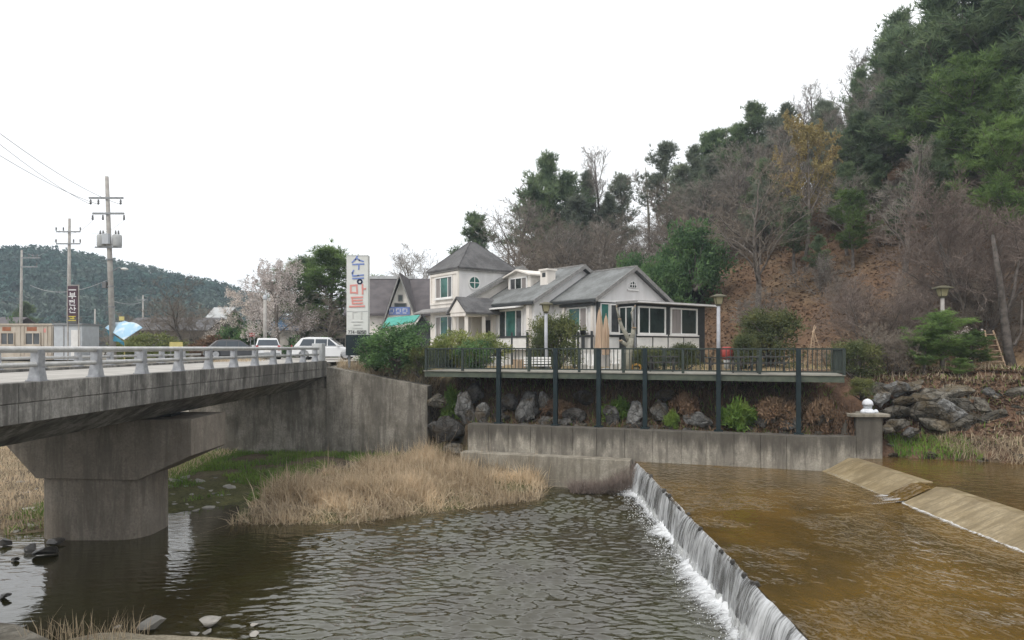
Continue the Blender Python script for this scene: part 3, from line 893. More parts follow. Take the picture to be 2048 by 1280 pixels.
# abutment with wing wall
ab = thing('bridge_abutment', 'stained concrete abutment and wing wall at the far end of the bridge', 'abutment', (-10.4, 38.6, 0))
MB().box(-18.2, 38.45, -0.3, -10.42, 39.4, 4.2).build('front_wall', M['abutment_concrete'], ab)
MB().box(-18.1, 38.62, 4.2, -10.44, 39.35, 5.6).build('back_wall', M['abutment_concrete'], ab)
MB().prism([Vector((-10.42, 38.28, -0.3)), Vector((-4.6, 37.15, -0.3)), Vector((-4.45, 38.0, -0.3)), Vector((-10.42, 39.3, -0.3))], Vector((0, 0, 1))).v
wv = [(-10.418, 38.28), (-4.6, 37.15), (-4.45, 38.0), (-10.418, 39.3)]
zt = [5.42, 4.4, 4.4, 5.42]
wm = MB()
wm.add([(x, y, -0.3) for x, y in wv] + [(x, y, z) for (x, y), z in zip(wv, zt)], [(3, 2, 1, 0), (4, 5, 6, 7), (0, 1, 5, 4), (1, 2, 6, 5), (2, 3, 7, 6), (3, 0, 4, 7)])
wm.build('wing_wall', M['abutment_concrete'], ab, bevel=0.03)

# railings on both sides of the bridge
def railing(x, label, y0, y1, first):
    t = thing('bridge_railing', label, 'railing', (x, 20, 5.75), 'railings of the bridge')
    post = MB()
    post.prism([Vector((-0.085, 0.16, 0)), Vector((0.10, 0.16, 0)), Vector((0.075, 0.10, 0.72)), Vector((-0.05, 0.10, 0.72))], Vector((0, 0, 0))) if False else None
    post.add([(-0.15, -0.12, 0), (0.15, -0.12, 0), (0.15, 0.12, 0), (-0.15, 0.12, 0), (-0.09, -0.105, 0.3), (0.1, -0.105, 0.3), (0.1, 0.105, 0.3), (-0.09, 0.105, 0.3),
              (-0.08, -0.1, 0.7), (0.1, -0.1, 0.7), (0.1, 0.1, 0.7), (-0.08, 0.1, 0.7)],
             [(3, 2, 1, 0), (0, 1, 5, 4), (1, 2, 6, 5), (2, 3, 7, 6), (3, 0, 4, 7), (4, 5, 9, 8), (5, 6, 10, 9), (6, 7, 11, 10), (7, 4, 8, 11), (8, 9, 10, 11)])
    pm = post.mesh('railing_post', M['galvanised'])
    base = MB().box(-0.17, -0.15, 0, 0.17, 0.15, 0.025).mesh('base_plate', M['galvanised'])
    y = first
    while y < y1:
        if y > y0:
            o = piece('railing_post', pm, t, (x, y, 5.752))
            p2 = bpy.data.objects.new('base_plate', base)
            link(p2, o)
        y += 2.15
    MB().tube([(x + 0.02, y0, 6.455), (x + 0.02, y1, 6.455)], 0.075, 10).build('top_rail', M['rail_pipe'], t, True)
    MB().tube([(x + 0.02, y0, 6.12), (x + 0.02, y1, 6.12)], 0.058, 10).build('lower_rail', M['rail_pipe'], t, True)
    return t
railing(-10.6, 'galvanised pipe railing along the near edge of the bridge', 4, 37.3, 15.24 - 2.15 * 4)
railing(-17.2, 'galvanised pipe railing along the far edge of the bridge', 4, 37.6, 16.3 - 2.15 * 4)
ep = MB().box(-10.98, 37.42, 5.756, -10.41, 38.1, 6.72)
ep.build_at('railing_end_pillar', M['pale_concrete'], (-10.5, 37.8, 5.75), 'pale grey end pillar closing the near bridge railing', 'pillar', bevel=0.03)
# ------------------------------------------------------------------ green timber terrace on posts
TF = 0.9                                            # front line stands this far behind the wall face
te = thing('timber_terrace', 'dark green timber terrace with balustrade standing on posts above the river wall', 'terrace', on_wall(7, TF, 2.7))
T0, T1, TD = -2.75, 17.15, 3.6
ZF, ZB, ZR = 5.30, 4.98, 6.44
def tp(t, back, z): return on_wall(t, TF + back, z)
MB().prism([tp(T0, -0.08, ZB), tp(T1, -0.08, ZB), tp(T1, 0.04, ZB), tp(T0, 0.04, ZB)], Vector((0, 0, 0.28))).build('edge_beam', M['terrace_beam'], te)
for k in range(4):
    bk = 0.9 * (k + 1) - 0.1
    MB().prism([tp(T0, bk, ZB + 0.02), tp(T1, bk, ZB + 0.02), tp(T1, bk + 0.12, ZB + 0.02), tp(T0, bk + 0.12, ZB + 0.02)], Vector((0, 0, 0.24))).build('joist', M['terrace_beam'], te)
nb_ = 26
for k in range(nb_):
    a = -0.14 + (TD + 0.1) * k / nb_
    c = a + (TD + 0.1) / nb_ - 0.012
    MB().prism([tp(T0 - 0.05, a, ZB + 0.285), tp(T1 + 0.05, a, ZB + 0.285), tp(T1 + 0.05, c, ZB + 0.285), tp(T0 - 0.05, c, ZB + 0.285)], Vector((0, 0, 0.035))).build('deck_board', M['terrace_boards'], te)
ang = math.atan2(WD.y, WD.x)
big = [1.38, 4.32, 6.45, 8.64, 11.94, 15.3]
pm = MB().box(-0.1, -0.1, 0, 0.1, 0.1, 3.78).mesh('support_post', M['terrace_post'])
fm = MB().box(-0.2, -0.2, 0, 0.2, 0.2, 0.06).mesh('foot_plate', M['terrace_post'])
for t in big:
    o = piece('support_post', pm, te, tp(t, -0.19, 2.69), (0, 0, ang))
    link(bpy.data.objects.new('foot_plate', fm), o)
rp = MB().box(-0.06, -0.06, 0, 0.06, 0.06, 1.14).mesh('rail_post', M['terrace_green'])
for t in (T0, -0.7, 2.85, 5.4, 7.55, 10.3, 13.65, T1 - 0.07):
    piece('rail_post', rp, te, tp(t + 0.06, -0.02, ZF + 0.003), (0, 0, ang))
for z, w, h in ((ZR, 0.12, 0.07), (ZF + 0.13, 0.06, 0.06)):
    MB().bar(tp(T0, -0.02, z), tp(T1, -0.02, z), w, h).build('handrail' if z == ZR else 'lower_rail', M['terrace_green'], te)
bal = MB().box(-0.018, -0.018, 0, 0.018, 0.018, ZR - ZF - 0.2).mesh('baluster', M['terrace_green'])
t = T0 + 0.2
while t < T1 - 0.15:
    if all(abs(t - b_) > 0.13 for b_ in big):
        piece('baluster', bal, te, tp(t, -0.02, ZF + 0.163), (0, 0, ang))
    t += 0.19
# side returns of the balustrade
for tt, back in ((T0, 3.4), (T1, 3.4)):
    MB().bar(tp(tt, 0.05, ZR - 0.004), tp(tt, back, ZR - 0.004), 0.1, 0.07).build('handrail', M['terrace_green'], te)
    MB().bar(tp(tt, 0.05, ZF + 0.13), tp(tt, back, ZF + 0.13), 0.05, 0.06).build('lower_rail', M['terrace_green'], te)
    piece('rail_post', rp, te, tp(tt + 0.02, back, ZF + 0.003), (0, 0, ang))
    s = 0.25
    while s < back - 0.1:
        piece('baluster', bal, te, tp(tt, s, ZF + 0.163), (0, 0, ang))
        s += 0.19
# far handrail at the garden side, low steps
for k in range(4):
    tk = 2.0 + 3.6 * k
    piece('rail_post', rp, te, tp(tk, 3.3, ZF + 0.003), (0, 0, ang))

# ------------------------------------------------------------------ house
HO = Vector((4.99, 41.0, 0))
HA, HB = Vector((0.8, 0.6, 0)), Vector((-0.6, 0.8, 0))
def W(u, v, z): 
    p = HO + HA * u + HB * v
    return Vector((p.x, p.y, z))
ZG = 5.25
hs = thing('country_house', 'cream house with stepped grey gable roofs and a corner tower', 'house', W(3, 5, ZG))
def hbox(u0, u1, v0, v1, z0, z1):
    return MB().prism([W(u0, v0, z0), W(u1, v0, z0), W(u1, v1, z0), W(u0, v1, z0)], Vector((0, 0, z1 - z0)))
def gable_wing(u0, u1, v0, v1, ze, zr, wall, roof, over=0.35, rake=0.35, gable_mat=None):
    um = (u0 + u1) / 2
    sl = (zr - ze) / (um - (u0 - over))
    zw = ze + sl * over
    poly = [W(u0, v0, ZG - 0.3), W(u1, v0, ZG - 0.3), W(u1, v0, zw - 0.06), W(um, v0, zr - 0.1), W(u0, v0, zw - 0.06)]
    w = MB().prism(poly, HB * (v1 - v0)).build('wall', M[wall], hs)
    th = 0.14
    for s in (-1, 1):
        ue = u0 - over if s < 0 else u1 + over
        rf = MB().prism([W(ue, v0 - rake, ze), W(um, v0 - rake, zr), W(um, v0 - rake, zr + th), W(ue, v0 - rake, ze + th)], HB * (v1 - v0 + rake))
        ro_ = rf.build('roof', M[roof], hs)
        # verge board along the rake and gutter along the eave
        MB().prism([W(ue, v0 - rake - 0.05, ze - 0.1), W(um, v0 - rake - 0.05, zr - 0.1), W(um, v0 - rake - 0.05, zr + th + 0.03), W(ue, v0 - rake - 0.05, ze + th + 0.03)], HB * 0.047).build('verge_board', M['trim_grey'], ro_)
        MB().bar(W(ue - s * -0.04, v0 - rake, ze - 0.02), W(ue - s * -0.04, v1, ze - 0.02), 0.12, 0.16).build('gutter', M['trim_dark'], ro_)
        # courses of roofing as thin raised laps
        nl = 0
        for k in range(1, nl):
            f_ = k / nl
            uu = ue + (um - ue) * f_
            zz = ze + (zr - ze) * f_ + th
            MB().bar(W(uu, v0 - rake + 0.02, zz + 0.012), W(uu, v1 - 0.02, zz + 0.012), 0.06, 0.03).build('roof_lap', M[roof], ro_)
    MB().bar(W(um, v0 - rake - 0.02, zr + th), W(um, v1, zr + th), 0.22, 0.1).build('ridge_cap', M['trim_grey'], hs)
    return w
gable_wing(0.35, 6.77, 0.3, 4.26, 9.35, 11.49, 'plaster_grey', 'shingle_roof')
gable_wing(-1.26, 6.9, 4.26, 10.2, 9.36, 11.9, 'plaster_grey', 'shingle_roof')
gable_wing(-2.25, 6.25, 10.0, 13.6, 9.9, 12.3, 'plaster_cream', 'shingle_roof', gable_mat=None)

def window(p, right, w, z0, z1, out, fr='trim_white', pane='glass_dark', mull=(0.5,), fw=0.07, parent=None, sill=True):
    """A framed window proud of a wall: p its lower-left corner on the wall, right and out unit vectors."""
    parent = parent or hs
    p, right, out = Vector((p.x, p.y, 0)), Vector(right), Vector(out)
    up = Vector((0, 0, 1))
    def R(a, c, za, zb, d0, d1):
        return MB().prism([p + right * a + out * d0 + up * za, p + right * c + out * d0 + up * za, p + right * c + out * d1 + up * za, p + right * a + out * d1 + up * za], up * (zb - za))
    fr_ = MB()
    for a, c, za, zb in ((0, w, z0, z0 + fw), (0, w, z1 - fw, z1), (0, fw, z0 + fw, z1 - fw), (w - fw, w, z0 + fw, z1 - fw)):
        m_ = R(a, c, za, zb, 0.002, 0.09)
        fr_.add(m_.v, m_.f)
    o = fr_.build('window', M[fr], parent)
    cuts = [fw] + [w * q for q in mull] + [w - fw]
    for k in range(len(cuts) - 1):
        a = cuts[k] + (0.03 if k else 0)
        c = cuts[k + 1] - (0.03 if k < len(cuts) - 2 else 0)
        R(a, c, z0 + fw, z1 - fw, 0.004, 0.03).build('pane', M[pane if isinstance(pane, str) else pane[k % len(pane)]], o)
    for q in mull:
        R(w * q - 0.03, w * q + 0.03, z0 + fw, z1 - fw, 0.003, 0.07).build('mullion', M[fr], o)
    if sill:
        R(-0.08, w + 0.08, z0 - 0.09, z0 - 0.003, 0.002, 0.16).build('sill', M[fr], o)
    return o
LF, RF = -HA, -HB                                   # outward normals of the left-front and right-front walls
# wing beside the terrace garden: left-front wall and gable wall
window(W(0.35, 2.75, 0), -HB, 1.75, 7.5, 9.0, LF, 'trim_white', ('glass_teal', 'curtain'), (0.62,))
for v in (0.42, 3.05):
    hbox(0.18, 0.34, v, v + 0.16, ZG, 9.1).build('pilaster', M['plaster_cream'], hs)
hbox(0.1, 0.34, 0.3, 3.4, 9.05, 9.22).build('fascia_board', M['trim_dark'], hs)
# lower part of the gable wall is dark timber framing with big panes
hbox(0.36, 6.7, 0.14, 0.296, 7.2, 9.28).build('dark_framing', M['trim_dark'], hs)
window(W(0.55, 0.14, 0), HA, 0.72, 7.42, 9.2, RF, 'trim_white', ('glass_teal', 'glass_grey'), (), 0.05)
window(W(1.34, 0.14, 0), HA, 1.95, 7.36, 9.2, RF, 'trim_white', ('glass_grey', 'glass_dark'), (0.62,), 0.09)
hbox(0.36, 6.8, 0.1, 0.296, 9.285, 9.42).build('fascia_board', M['trim_white'], hs)
# half-round attic window in the gable
am = MB()
c0 = W(3.56, 0.296, 10.28)
arc = [c0 + HA * (0.36 * math.cos(math.radians(a))) + Vector((0, 0, 0.46 * math.sin(math.radians(a)))) for a in range(0, 181, 15)]
aw = MB().prism(arc, RF * 0.05).build('attic_window', M['trim_white'], hs)
arc2 = [c0 + RF * 0.05 + HA * (0.28 * math.cos(math.radians(a))) + Vector((0, 0, 0.04 + 0.36 * math.sin(math.radians(a)))) for a in range(0, 181, 15)]
MB().prism(arc2, RF * 0.012).build('pane', M['glass_dark'], aw)
for q in (-0.1, 0.1):
    MB().bar(c0 + RF * 0.075 + HA * q + Vector((0, 0, 0.04)), c0 + RF * 0.075 + HA * q + Vector((0, 0, 0.38)), 0.05, 0.03, RF).build('mullion', M['trim_white'], aw)
MB().bar(c0 + RF * 0.08 + HA * -0.28 + Vector((0, 0, 0.2)), c0 + RF * 0.08 + HA * 0.28 + Vector((0, 0, 0.2)), 0.05, 0.03, RF).build('mullion', M['trim_white'], aw)
MB().bar(c0 + RF * 0.05 + HA * -0.5 + Vector((0, 0, -0.13)), c0 + RF * 0.05 + HA * 0.5 + Vector((0, 0, -0.13)), 0.06, 0.1).build('sill', M['trim_white'], aw)
# sunroom with flat roof
su = hbox(2.1, 8.75, -1.3, 0.13, ZG - 0.2, 9.16).build('sunroom', M['trim_dark'], hs)
hbox(1.85, 9.6, -1.75, 0.13, 9.17, 9.33).build('flat_roof', M['trim_grey'], su)
hbox(1.82, 9.63, -1.79, -1.752, 9.2, 9.3).build('roof_edge', M['plaster_grey'], su)
for u0, w in ((2.29, 2.5), (5.26, 2.64)):
    window(W(u0, -1.3, 0), HA, w, 7.3, 9.02, RF, 'trim_white', ('curtain' if u0 > 5 else 'glass_dark', 'glass_dark'), (0.4,), 0.1, hs)
window(W(2.1, 0.0, 0), -HB, 1.15, 7.3, 9.0, LF, 'trim_white', 'glass_dark', (0.5,), 0.06, hs, False)
for u0, u1 in ((2.2, 3.55), (3.68, 4.98), (5.12, 6.5), (6.62, 8.1)):
    hbox(u0, u1, -1.345, -1.303, 6.4, 7.12).build('base_panel', M['trim_white'], su)
MB().tube([W(2.02, -1.36, 9.1), W(2.02, -1.36, 6.3)], 0.04, 8).build('downpipe', M['steel_grey'], su)
# white base panels with a dark cap along the porch side
for u, v0, v1 in ((0.05, 0.4, 1.5), (0.05, 1.62, 3.0), (-1.62, 4.6, 6.1), (-1.62, 6.22, 7.9)):
    MB().prism([W(u, v0, 6.35), W(u + 0.08, v0, 6.35), W(u + 0.08, v1, 6.35), W(u, v1, 6.35)], Vector((0, 0, 0.78))).build('base_panel', M['trim_white'], hs)
    MB().bar(W(u + 0.04, v0 - 0.1, 7.2), W(u + 0.04, v1 + 0.1, 7.2), 0.2, 0.12).build('base_cap', M['trim_dark'], hs)
    MB().bar(W(u + 0.0, v0 - 0.06, ZG), W(u + 0.0, v0 - 0.06, 7.5), 0.14, 0.14).build('base_post', M['trim_dark'], hs)
for u0, u1 in ((0.5, 2.0),):
    hbox(u0, u1, -0.06, 0.13, 6.35, 7.15).build('base_panel', M['trim_white'], hs)
    hbox(u0 - 0.1, u1 + 0.1, -0.12, 0.13, 7.153, 7.28).build('base_cap', M['trim_dark'], hs)
# middle wing: glazed front, awning, dormer, chimney
window(W(-1.26, 8.1, 0), -HB, 2.7, 6.9, 9.05, LF, 'trim_white', ('glass_dark', 'glass_teal', 'glass_grey'), (0.3, 0.72), 0.12)
for v in (4.5, 8.5):
    hbox(-1.5, -1.27, v, v + 0.3, ZG, 9.2).build('pilaster', M['plaster_cream'], hs)
MB().prism([W(-1.28, 5.2, 9.28), W(-2.1, 5.2, 9.14), W(-2.1, 5.2, 9.06), W(-1.28, 5.2, 9.18)], HB * 3.3).build('awning', M['trim_white'], hs)
dm = MB().prism([W(0.4, 6.75, 9.9), W(0.4, 9.3, 9.9), W(0.4, 9.3, 11.5), W(0.4, 8.03, 11.82), W(0.4, 6.75, 11.5)], HA * 2.2).build('dormer', M['plaster_cream'], hs)
for s in (-1, 1):
    ve = 8.03 + s * 1.55
    MB().prism([W(0.1, ve, 11.42), W(0.1, 8.03, 11.84), W(0.1, 8.03, 11.94), W(0.1, ve, 11.52)], HA * 2.6).build('dormer_roof', M['plaster_cream'], dm)
window(W(0.4, 9.05, 0), -HB, 2.0, 10.5, 11.4, LF, 'trim_white', ('glass_grey', 'glass_dark', 'curtain'), (0.33, 0.68), 0.09)
ch = hbox(0.45, 1.15, 5.0, 5.75, 10.2, 11.62).build('chimney', M['plaster_cream'], hs)
hbox(0.37, 1.23, 4.92, 5.83, 11.622, 11.75).build('chimney_cap', M['plaster_cream'], ch)
hbox(0.445, 0.449, 5.2, 5.55, 11.2, 11.5).build('vent', M['trim_dark'], ch)
# tower
tu0, tu1, tv0, tv1 = -3.18, 1.6, 10.15, 14.03
tw = hbox(tu0, tu1, tv0, tv1, ZG - 0.3, 12.05).build('tower_wall', M['plaster_grey'], hs)
rm = MB()
o_ = 0.24
c4 = [W(tu0 - o_, tv0 - o_, 11.98), W(tu1 + o_, tv0 - o_, 11.98), W(tu1 + o_, tv1 + o_, 11.98), W(tu0 - o_, tv1 + o_, 11.98)]
ap = [W((tu0 + tu1) / 2 - 0.25, (tv0 + tv1) / 2, 14.25), W((tu0 + tu1) / 2 + 0.25, (tv0 + tv1) / 2, 14.25)]
rm.add(c4 + [p_ + Vector((0, 0, 0.1)) for p_ in c4] + ap, [(3, 2, 1, 0), (0, 1, 5, 4), (1, 2, 6, 5), (2, 3, 7, 6), (3, 0, 4, 7), (4, 5, 9, 8), (5, 6, 9), (6, 7, 8, 9), (7, 4, 8)])
trf = rm.build('tower_roof', M['slate_roof'], hs)
for a_, b_ in ((4, 8), (5, 9), (7, 8)):
    MB().bar(rm.v[a_], rm.v[b_], 0.1, 0.06).build('hip_cap', M['slate_roof'], trf)
hbox(tu0 - 0.17, tu1 + 0.17, tv0 - 0.17, tv1 + 0.17, 11.86, 11.975).build('eave_trim', M['trim_grey'], trf)
# the tower's left-front face gets a cream layer, its stronger light put into the colour; panelled surrounds, tall windows
hbox(tu0 - 0.05, tu0 - 0.002, tv0, tv1, ZG, 11.85).build('lit_front_layer', M['plaster_cream'], tw)
for z0, z1 in ((9.9, 11.65),):
    pass
fx = -HA
def front_panel(v0, v1, z0, z1, d):
    return hbox(tu0 - 0.05 - d, tu0 - 0.052, v0, v1, z0, z1)
for v0, v1, z0, z1 in ((10.2, 10.36, 9.6, 11.8), (13.82, 13.98, 9.6, 11.8), (10.37, 13.81, 11.64, 11.8), (10.37, 13.81, 9.6, 9.74)):
    front_panel(v0, v1, z0, z1, 0.07).build('surround', M['plaster_cream'], tw)
window(W(tu0 - 0.05, 13.2, 0), -HB, 2.3, 10.0, 11.55, LF, 'trim_white', ('curtain', 'glass_teal', 'glass_grey'), (0.3, 0.74), 0.08)
window(W(tu0 - 0.05, 13.2, 0), -HB, 2.3, 7.1, 8.75, LF, 'trim_white', ('curtain', 'glass_teal', 'glass_grey'), (0.3, 0.74), 0.08)
sk = MB().prism([W(tu0 - 0.06, tv0 - 0.3, 9.35), W(tu0 - 0.85, tv0 - 0.3, 9.05), W(tu0 - 0.85, tv0 - 0.3, 8.95), W(tu0 - 0.06, tv0 - 0.3, 9.15)], HB * (tv1 - tv0 + 1.4)).build('skirt_roof', M['trim_grey'], tw)
# round window on the right-front face
cr = W(-1.96, tv0, 11.05)
ring = [cr + HA * (0.5 * math.cos(a)) + Vector((0, 0, 0.5 * math.sin(a))) for a in np.linspace(0, 2 * math.pi, 25)[:-1]]
rw_ = MB().prism(ring, RF * 0.06).build('round_window', M['trim_white'], hs)
ring2 = [cr + RF * 0.06 + HA * (0.4 * math.cos(a)) + Vector((0, 0, 0.4 * math.sin(a))) for a in np.linspace(0, 2 * math.pi, 25)[:-1]]
MB().prism(ring2, RF * 0.012).build('pane', M['glass_teal'], rw_)
MB().bar(cr + RF * 0.085 - HA * 0.4, cr + RF * 0.085 + HA * 0.4, 0.05, 0.03, RF).build('mullion', M['trim_white'], rw_)
MB().bar(cr + RF * 0.085 - Vector((0, 0, 0.4)), cr + RF * 0.085 + Vector((0, 0, 0.4)), 0.05, 0.03, RF).build('mullion', M['trim_white'], rw_)
# porch with its own small gabled roof, left of the middle wing
pc = MB().prism([W(-4.0, 8.1, 8.6), W(-2.2, 8.1, 8.6), W(-2.2, 10.0, 8.6), W(-4.0, 10.0, 8.6)], Vector((0, 0, 0.25))).build('porch', M['plaster_cream'], hs)
MB().prism([W(-4.05, 8.0, 8.85), W(-4.05, 10.1, 8.85), W(-4.05, 9.05, 9.75)], HA * 0.08).build('porch_gable', M['plaster_cream'], pc)
for s in (-1, 1):
    ve = 9.05 + s * 1.25
    MB().prism([W(-4.15, ve, 8.72), W(-4.15, 9.05, 9.8), W(-4.15, 9.05, 9.92), W(-4.15, ve, 8.84)], HA * 3.0).build('porch_roof', M['slate_roof'], pc)
for u, v in ((-3.8, 8.3), (-3.8, 9.8), (-2.4, 8.3)):
    MB().bar(W(u, v, ZG), W(u, v, 8.6), 0.24, 0.24).build('porch_column', M['plaster_cream'], pc)
hbox(-1.32, -1.27, 8.95, 9.85, 6.3, 8.4).build('front_door', M['wood_dark'], hs)

# ------------------------------------------------------------------ steep-roofed restaurant behind the sign
YA = 58.0
af = thing('steep_roof_house', 'steep brown roofed house with a white front gable and green awning', 'house', P(790, 730, YA))
zb = 5.5
xr0, xr1 = X_at(690, YA), X_at(872, YA)
ridge_z, eave_z = P(0, 562, YA + 4).z, P(0, 632, YA).z
MB().box(xr0 + 0.3, YA, zb, xr1 - 0.3, YA + 7.6, eave_z + 0.3).build('wall', M['plaster_cream'], af)
for s in (-1, 1):
    yy = YA + 3.8 + s * 4.4
    MB().prism([Vector((xr0, yy, eave_z)), Vector((xr0, YA + 3.8, ridge_z)), Vector((xr0, YA + 3.8, ridge_z + 0.2)), Vector((xr0, yy, eave_z + 0.2))], Vector((xr1 - xr0, 0, 0))).build('roof', M['brown_roof'], af)
MB().box(xr0, YA + 3.65, ridge_z + 0.16, xr1 - 2.5, YA + 3.95, ridge_z + 0.42).build('ridge_cap', M['pale_concrete'], af)
# front cross gable
gx0, gx1, gxm = X_at(777, YA), X_at(838, YA), X_at(806, YA)
gz0, gzt = P(0, 642, YA).z, P(0, 556, YA).z
MB().prism([Vector((gx0, YA - 1.3, zb)), Vector((gx1, YA - 1.3, zb)), Vector((gx1, YA - 1.3, gz0)), Vector((gxm, YA - 1.3, gzt - 0.3)), Vector((gx0, YA - 1.3, gz0))], Vector((0, 3, 0))).build('gable_wall', M['plaster_cream'], af)
for xe in (gx0 - 0.5, gx1 + 0.9):
    sl = (gz0 - gzt) / (gx0 - gxm)
    ze = gzt + (gz0 - gzt) * (abs(xe - gxm) / abs((gx0 if xe < gxm else gx1) - gxm))
    MB().prism([Vector((xe, YA - 1.9, ze)), Vector((gxm, YA - 1.9, gzt)), Vector((gxm, YA - 1.9, gzt + 0.28)), Vector((xe, YA - 1.9, ze + 0.28))], Vector((0, 6.4, 0))).build('gable_roof', M['brown_roof'], af)
    MB().prism([Vector((xe, YA - 1.96, ze - 0.08)), Vector((gxm, YA - 1.96, gzt - 0.08)), Vector((gxm, YA - 1.96, gzt + 0.2)), Vector((xe, YA - 1.96, ze + 0.2))], Vector((0, 0.055, 0))).build('verge_board', M['trim_grey'], af)
window(Vector((gxm - 0.2, YA - 1.3, 0)), (1, 0, 0), 0.4, P(0, 605, YA).z, P(0, 592, YA).z, (0, -1, 0), 'trim_grey', 'glass_dark', (), 0.05, af, False)
window(Vector((gxm - 0.5, YA - 1.3, 0)), (1, 0, 0), 1.0, P(0, 617, YA).z, P(0, 608, YA).z, (0, -1, 0), 'trim_grey', 'glass_dark', (), 0.05, af, False)
sg = MB().box(gxm - 0.95, YA - 1.42, P(0, 631, YA).z, gxm + 0.8, YA - 1.33, P(0, 616, YA).z).build('shop_sign', M['letter_blue'], af)
for k, (a, c) in enumerate(((-0.9, -0.5), (-0.35, 0.05), (0.2, 0.6))):
    za, zc = P(0, 628.5, YA).z, P(0, 619, YA).z
    for x0_, x1_, z0_, z1_ in ((a, c - 0.14, zc - 0.06, zc), (a, a + 0.06, za + 0.16, zc - 0.065), (c - 0.08, c - 0.02, za + 0.1, zc), (a, c - 0.1, za, za + 0.06)):
        MB().box(gxm + x0_, YA - 1.44, z0_, gxm + x1_, YA - 1.425, z1_).build('lettering', M['letter_white'], sg)
MB().prism([Vector((X_at(770, 54), 55.2, P(0, 636, 54).z)), Vector((X_at(836, 54), 55.2, P(0, 630, 54).z)), Vector((X_at(830, 54), 53.6, P(0, 645, 54).z)), Vector((X_at(766, 54), 53.6, P(0, 656, 54).z))], Vector((0, 0, 0.08))).build('awning', M['teal_awning'], af)
for px in (770, 828):
    MB().tube([(X_at(px, 54), 54, 5.5), (X_at(px, 54), 54, P(0, 655, 54).z)], 0.05, 6).build('awning_pole', M['steel_grey'], af)
# dark little gabled porch at the tower's side
dg = thing('gabled_kiosk', 'small dark gabled kiosk with white verge beside the cream tower', 'kiosk', P(843, 740, 51))
kx, ky = X_at(843, 51), 51.0
MB().prism([Vector((kx - 0.75, ky, 5.4)), Vector((kx + 0.75, ky, 5.4)), Vector((kx + 0.75, ky, 7.6)), Vector((kx, ky, 8.75)), Vector((kx - 0.75, ky, 7.6))], Vector((0, 1.4, 0))).build('wall', M['trim_dark'], dg)
for s in (-1, 1):
    MB().prism([Vector((kx + s * 1.0, ky - 0.2, 7.35)), Vector((kx, ky - 0.2, 8.85)), Vector((kx, ky - 0.2, 8.97)), Vector((kx + s * 1.0, ky - 0.2, 7.47))], Vector((0, 1.8, 0))).build('roof', M['trim_dark'], dg)
    MB().prism([Vector((kx + s * 1.0, ky - 0.24, 7.3)), Vector((kx, ky - 0.24, 8.8)), Vector((kx, ky - 0.24, 9.0)), Vector((kx + s * 1.0, ky - 0.24, 7.5))], Vector((0, 0.036, 0))).build('verge_board', M['trim_white' if s < 0 else 'trim_dark'], dg)

# ------------------------------------------------------------------ other village buildings
def shed(name, label, px0, px1, Y, ytop, yeave, wall, roof, depth=6, base=5.5):
    x0, x1 = X_at(px0, Y), X_at(px1, Y)
    ze, zr = P(0, yeave, Y).z, P(0, ytop, Y + depth / 2).z
    t = thing(name, label, 'building', ((x0 + x1) / 2, Y, base))
    MB().box(x0 + 0.3, Y, base, x1 - 0.3, Y + depth, ze + 0.05).build('wall', M[wall], t)
    for s in (-1, 1):
        yy = Y + depth / 2 + s * (depth / 2 + 0.5)
        MB().prism([Vector((x0, yy, ze)), Vector((x0, Y + depth / 2, zr)), Vector((x0, Y + depth / 2, zr + 0.12)), Vector((x0, yy, ze + 0.12))], Vector((x1 - x0, 0, 0))).build('roof', M[roof], t)
    n = max(2, int((x1 - x0) / 3))
    for k in range(n):
        xa = x0 + (x1 - x0) * (k + 0.3) / n
        window(Vector((xa, Y, 0)), (1, 0, 0), (x1 - x0) / n * 0.4, ze - 1.9, ze - 0.6, (0, -1, 0), 'trim_grey', 'glass_dark', (0.5,), 0.06, t, False)
    return t
shed('blue_roof_shop', 'low building with bright blue metal roof behind the cherry tree', 536, 600, 64, 636, 661, 'plaster_cream', 'blue_roof', 5)
shed('grey_roof_shop', 'low building with pale slate-blue roof behind the parked cars', 604, 706, 66, 640, 664, 'plaster_cream', 'slate_roof', 5)
shed('tiled_farmhouse', 'wide low farmhouse with dark tiled roof beyond the blue parasol', 240, 420, 78, 637, 662, 'wood_grey', 'slate_roof', 7)
shed('pale_roof_barn', 'distant barn with pale grey roof between the bare tree and the cherry', 408, 452, 120, 616, 642, 'wood_grey', 'pale_concrete', 8)
shed('brown_roof_cottage', 'cottage with dull brown roof at the far left edge', -30, 24, 95, 636, 655, 'plaster_cream', 'brown_roof', 6)
# ------------------------------------------------------------------ shipping container cabin and grey booth
ct = thing('container_cabin', 'tan rust-streaked container cabin with two square windows', 'cabin', (X_at(30, 49), 49, 5.6))
cx0, cx1, cz0, cz1 = X_at(-66, 49), X_at(105, 49), 5.62, P(0, 648, 49).z
MB().box(cx0, 49, cz0, cx1, 51.4, cz1).build('shell', M['container_tan'], ct)
rib = MB().box(0, -0.04, 0.12, 0.09, -0.002, cz1 - cz0 - 0.14).mesh('wall_rib', M['container_tan'])
x = cx0 + 0.1
wins = [(X_at(2, 49), X_at(30, 49)), (X_at(51, 49), X_at(82, 49))]
k = 0
while x < cx1 - 0.15:
    if not any(a - 0.12 < x < c + 0.04 for a, c in wins):
        piece('wall_rib', rib, ct, (x, 49, cz0))
    x += 0.28
MB().box(cx0 - 0.02, 48.93, cz1 - 0.1, cx1 + 0.02, 49.0 - 0.003, cz1 + 0.03).build('top_rail', M['container_tan'], ct)
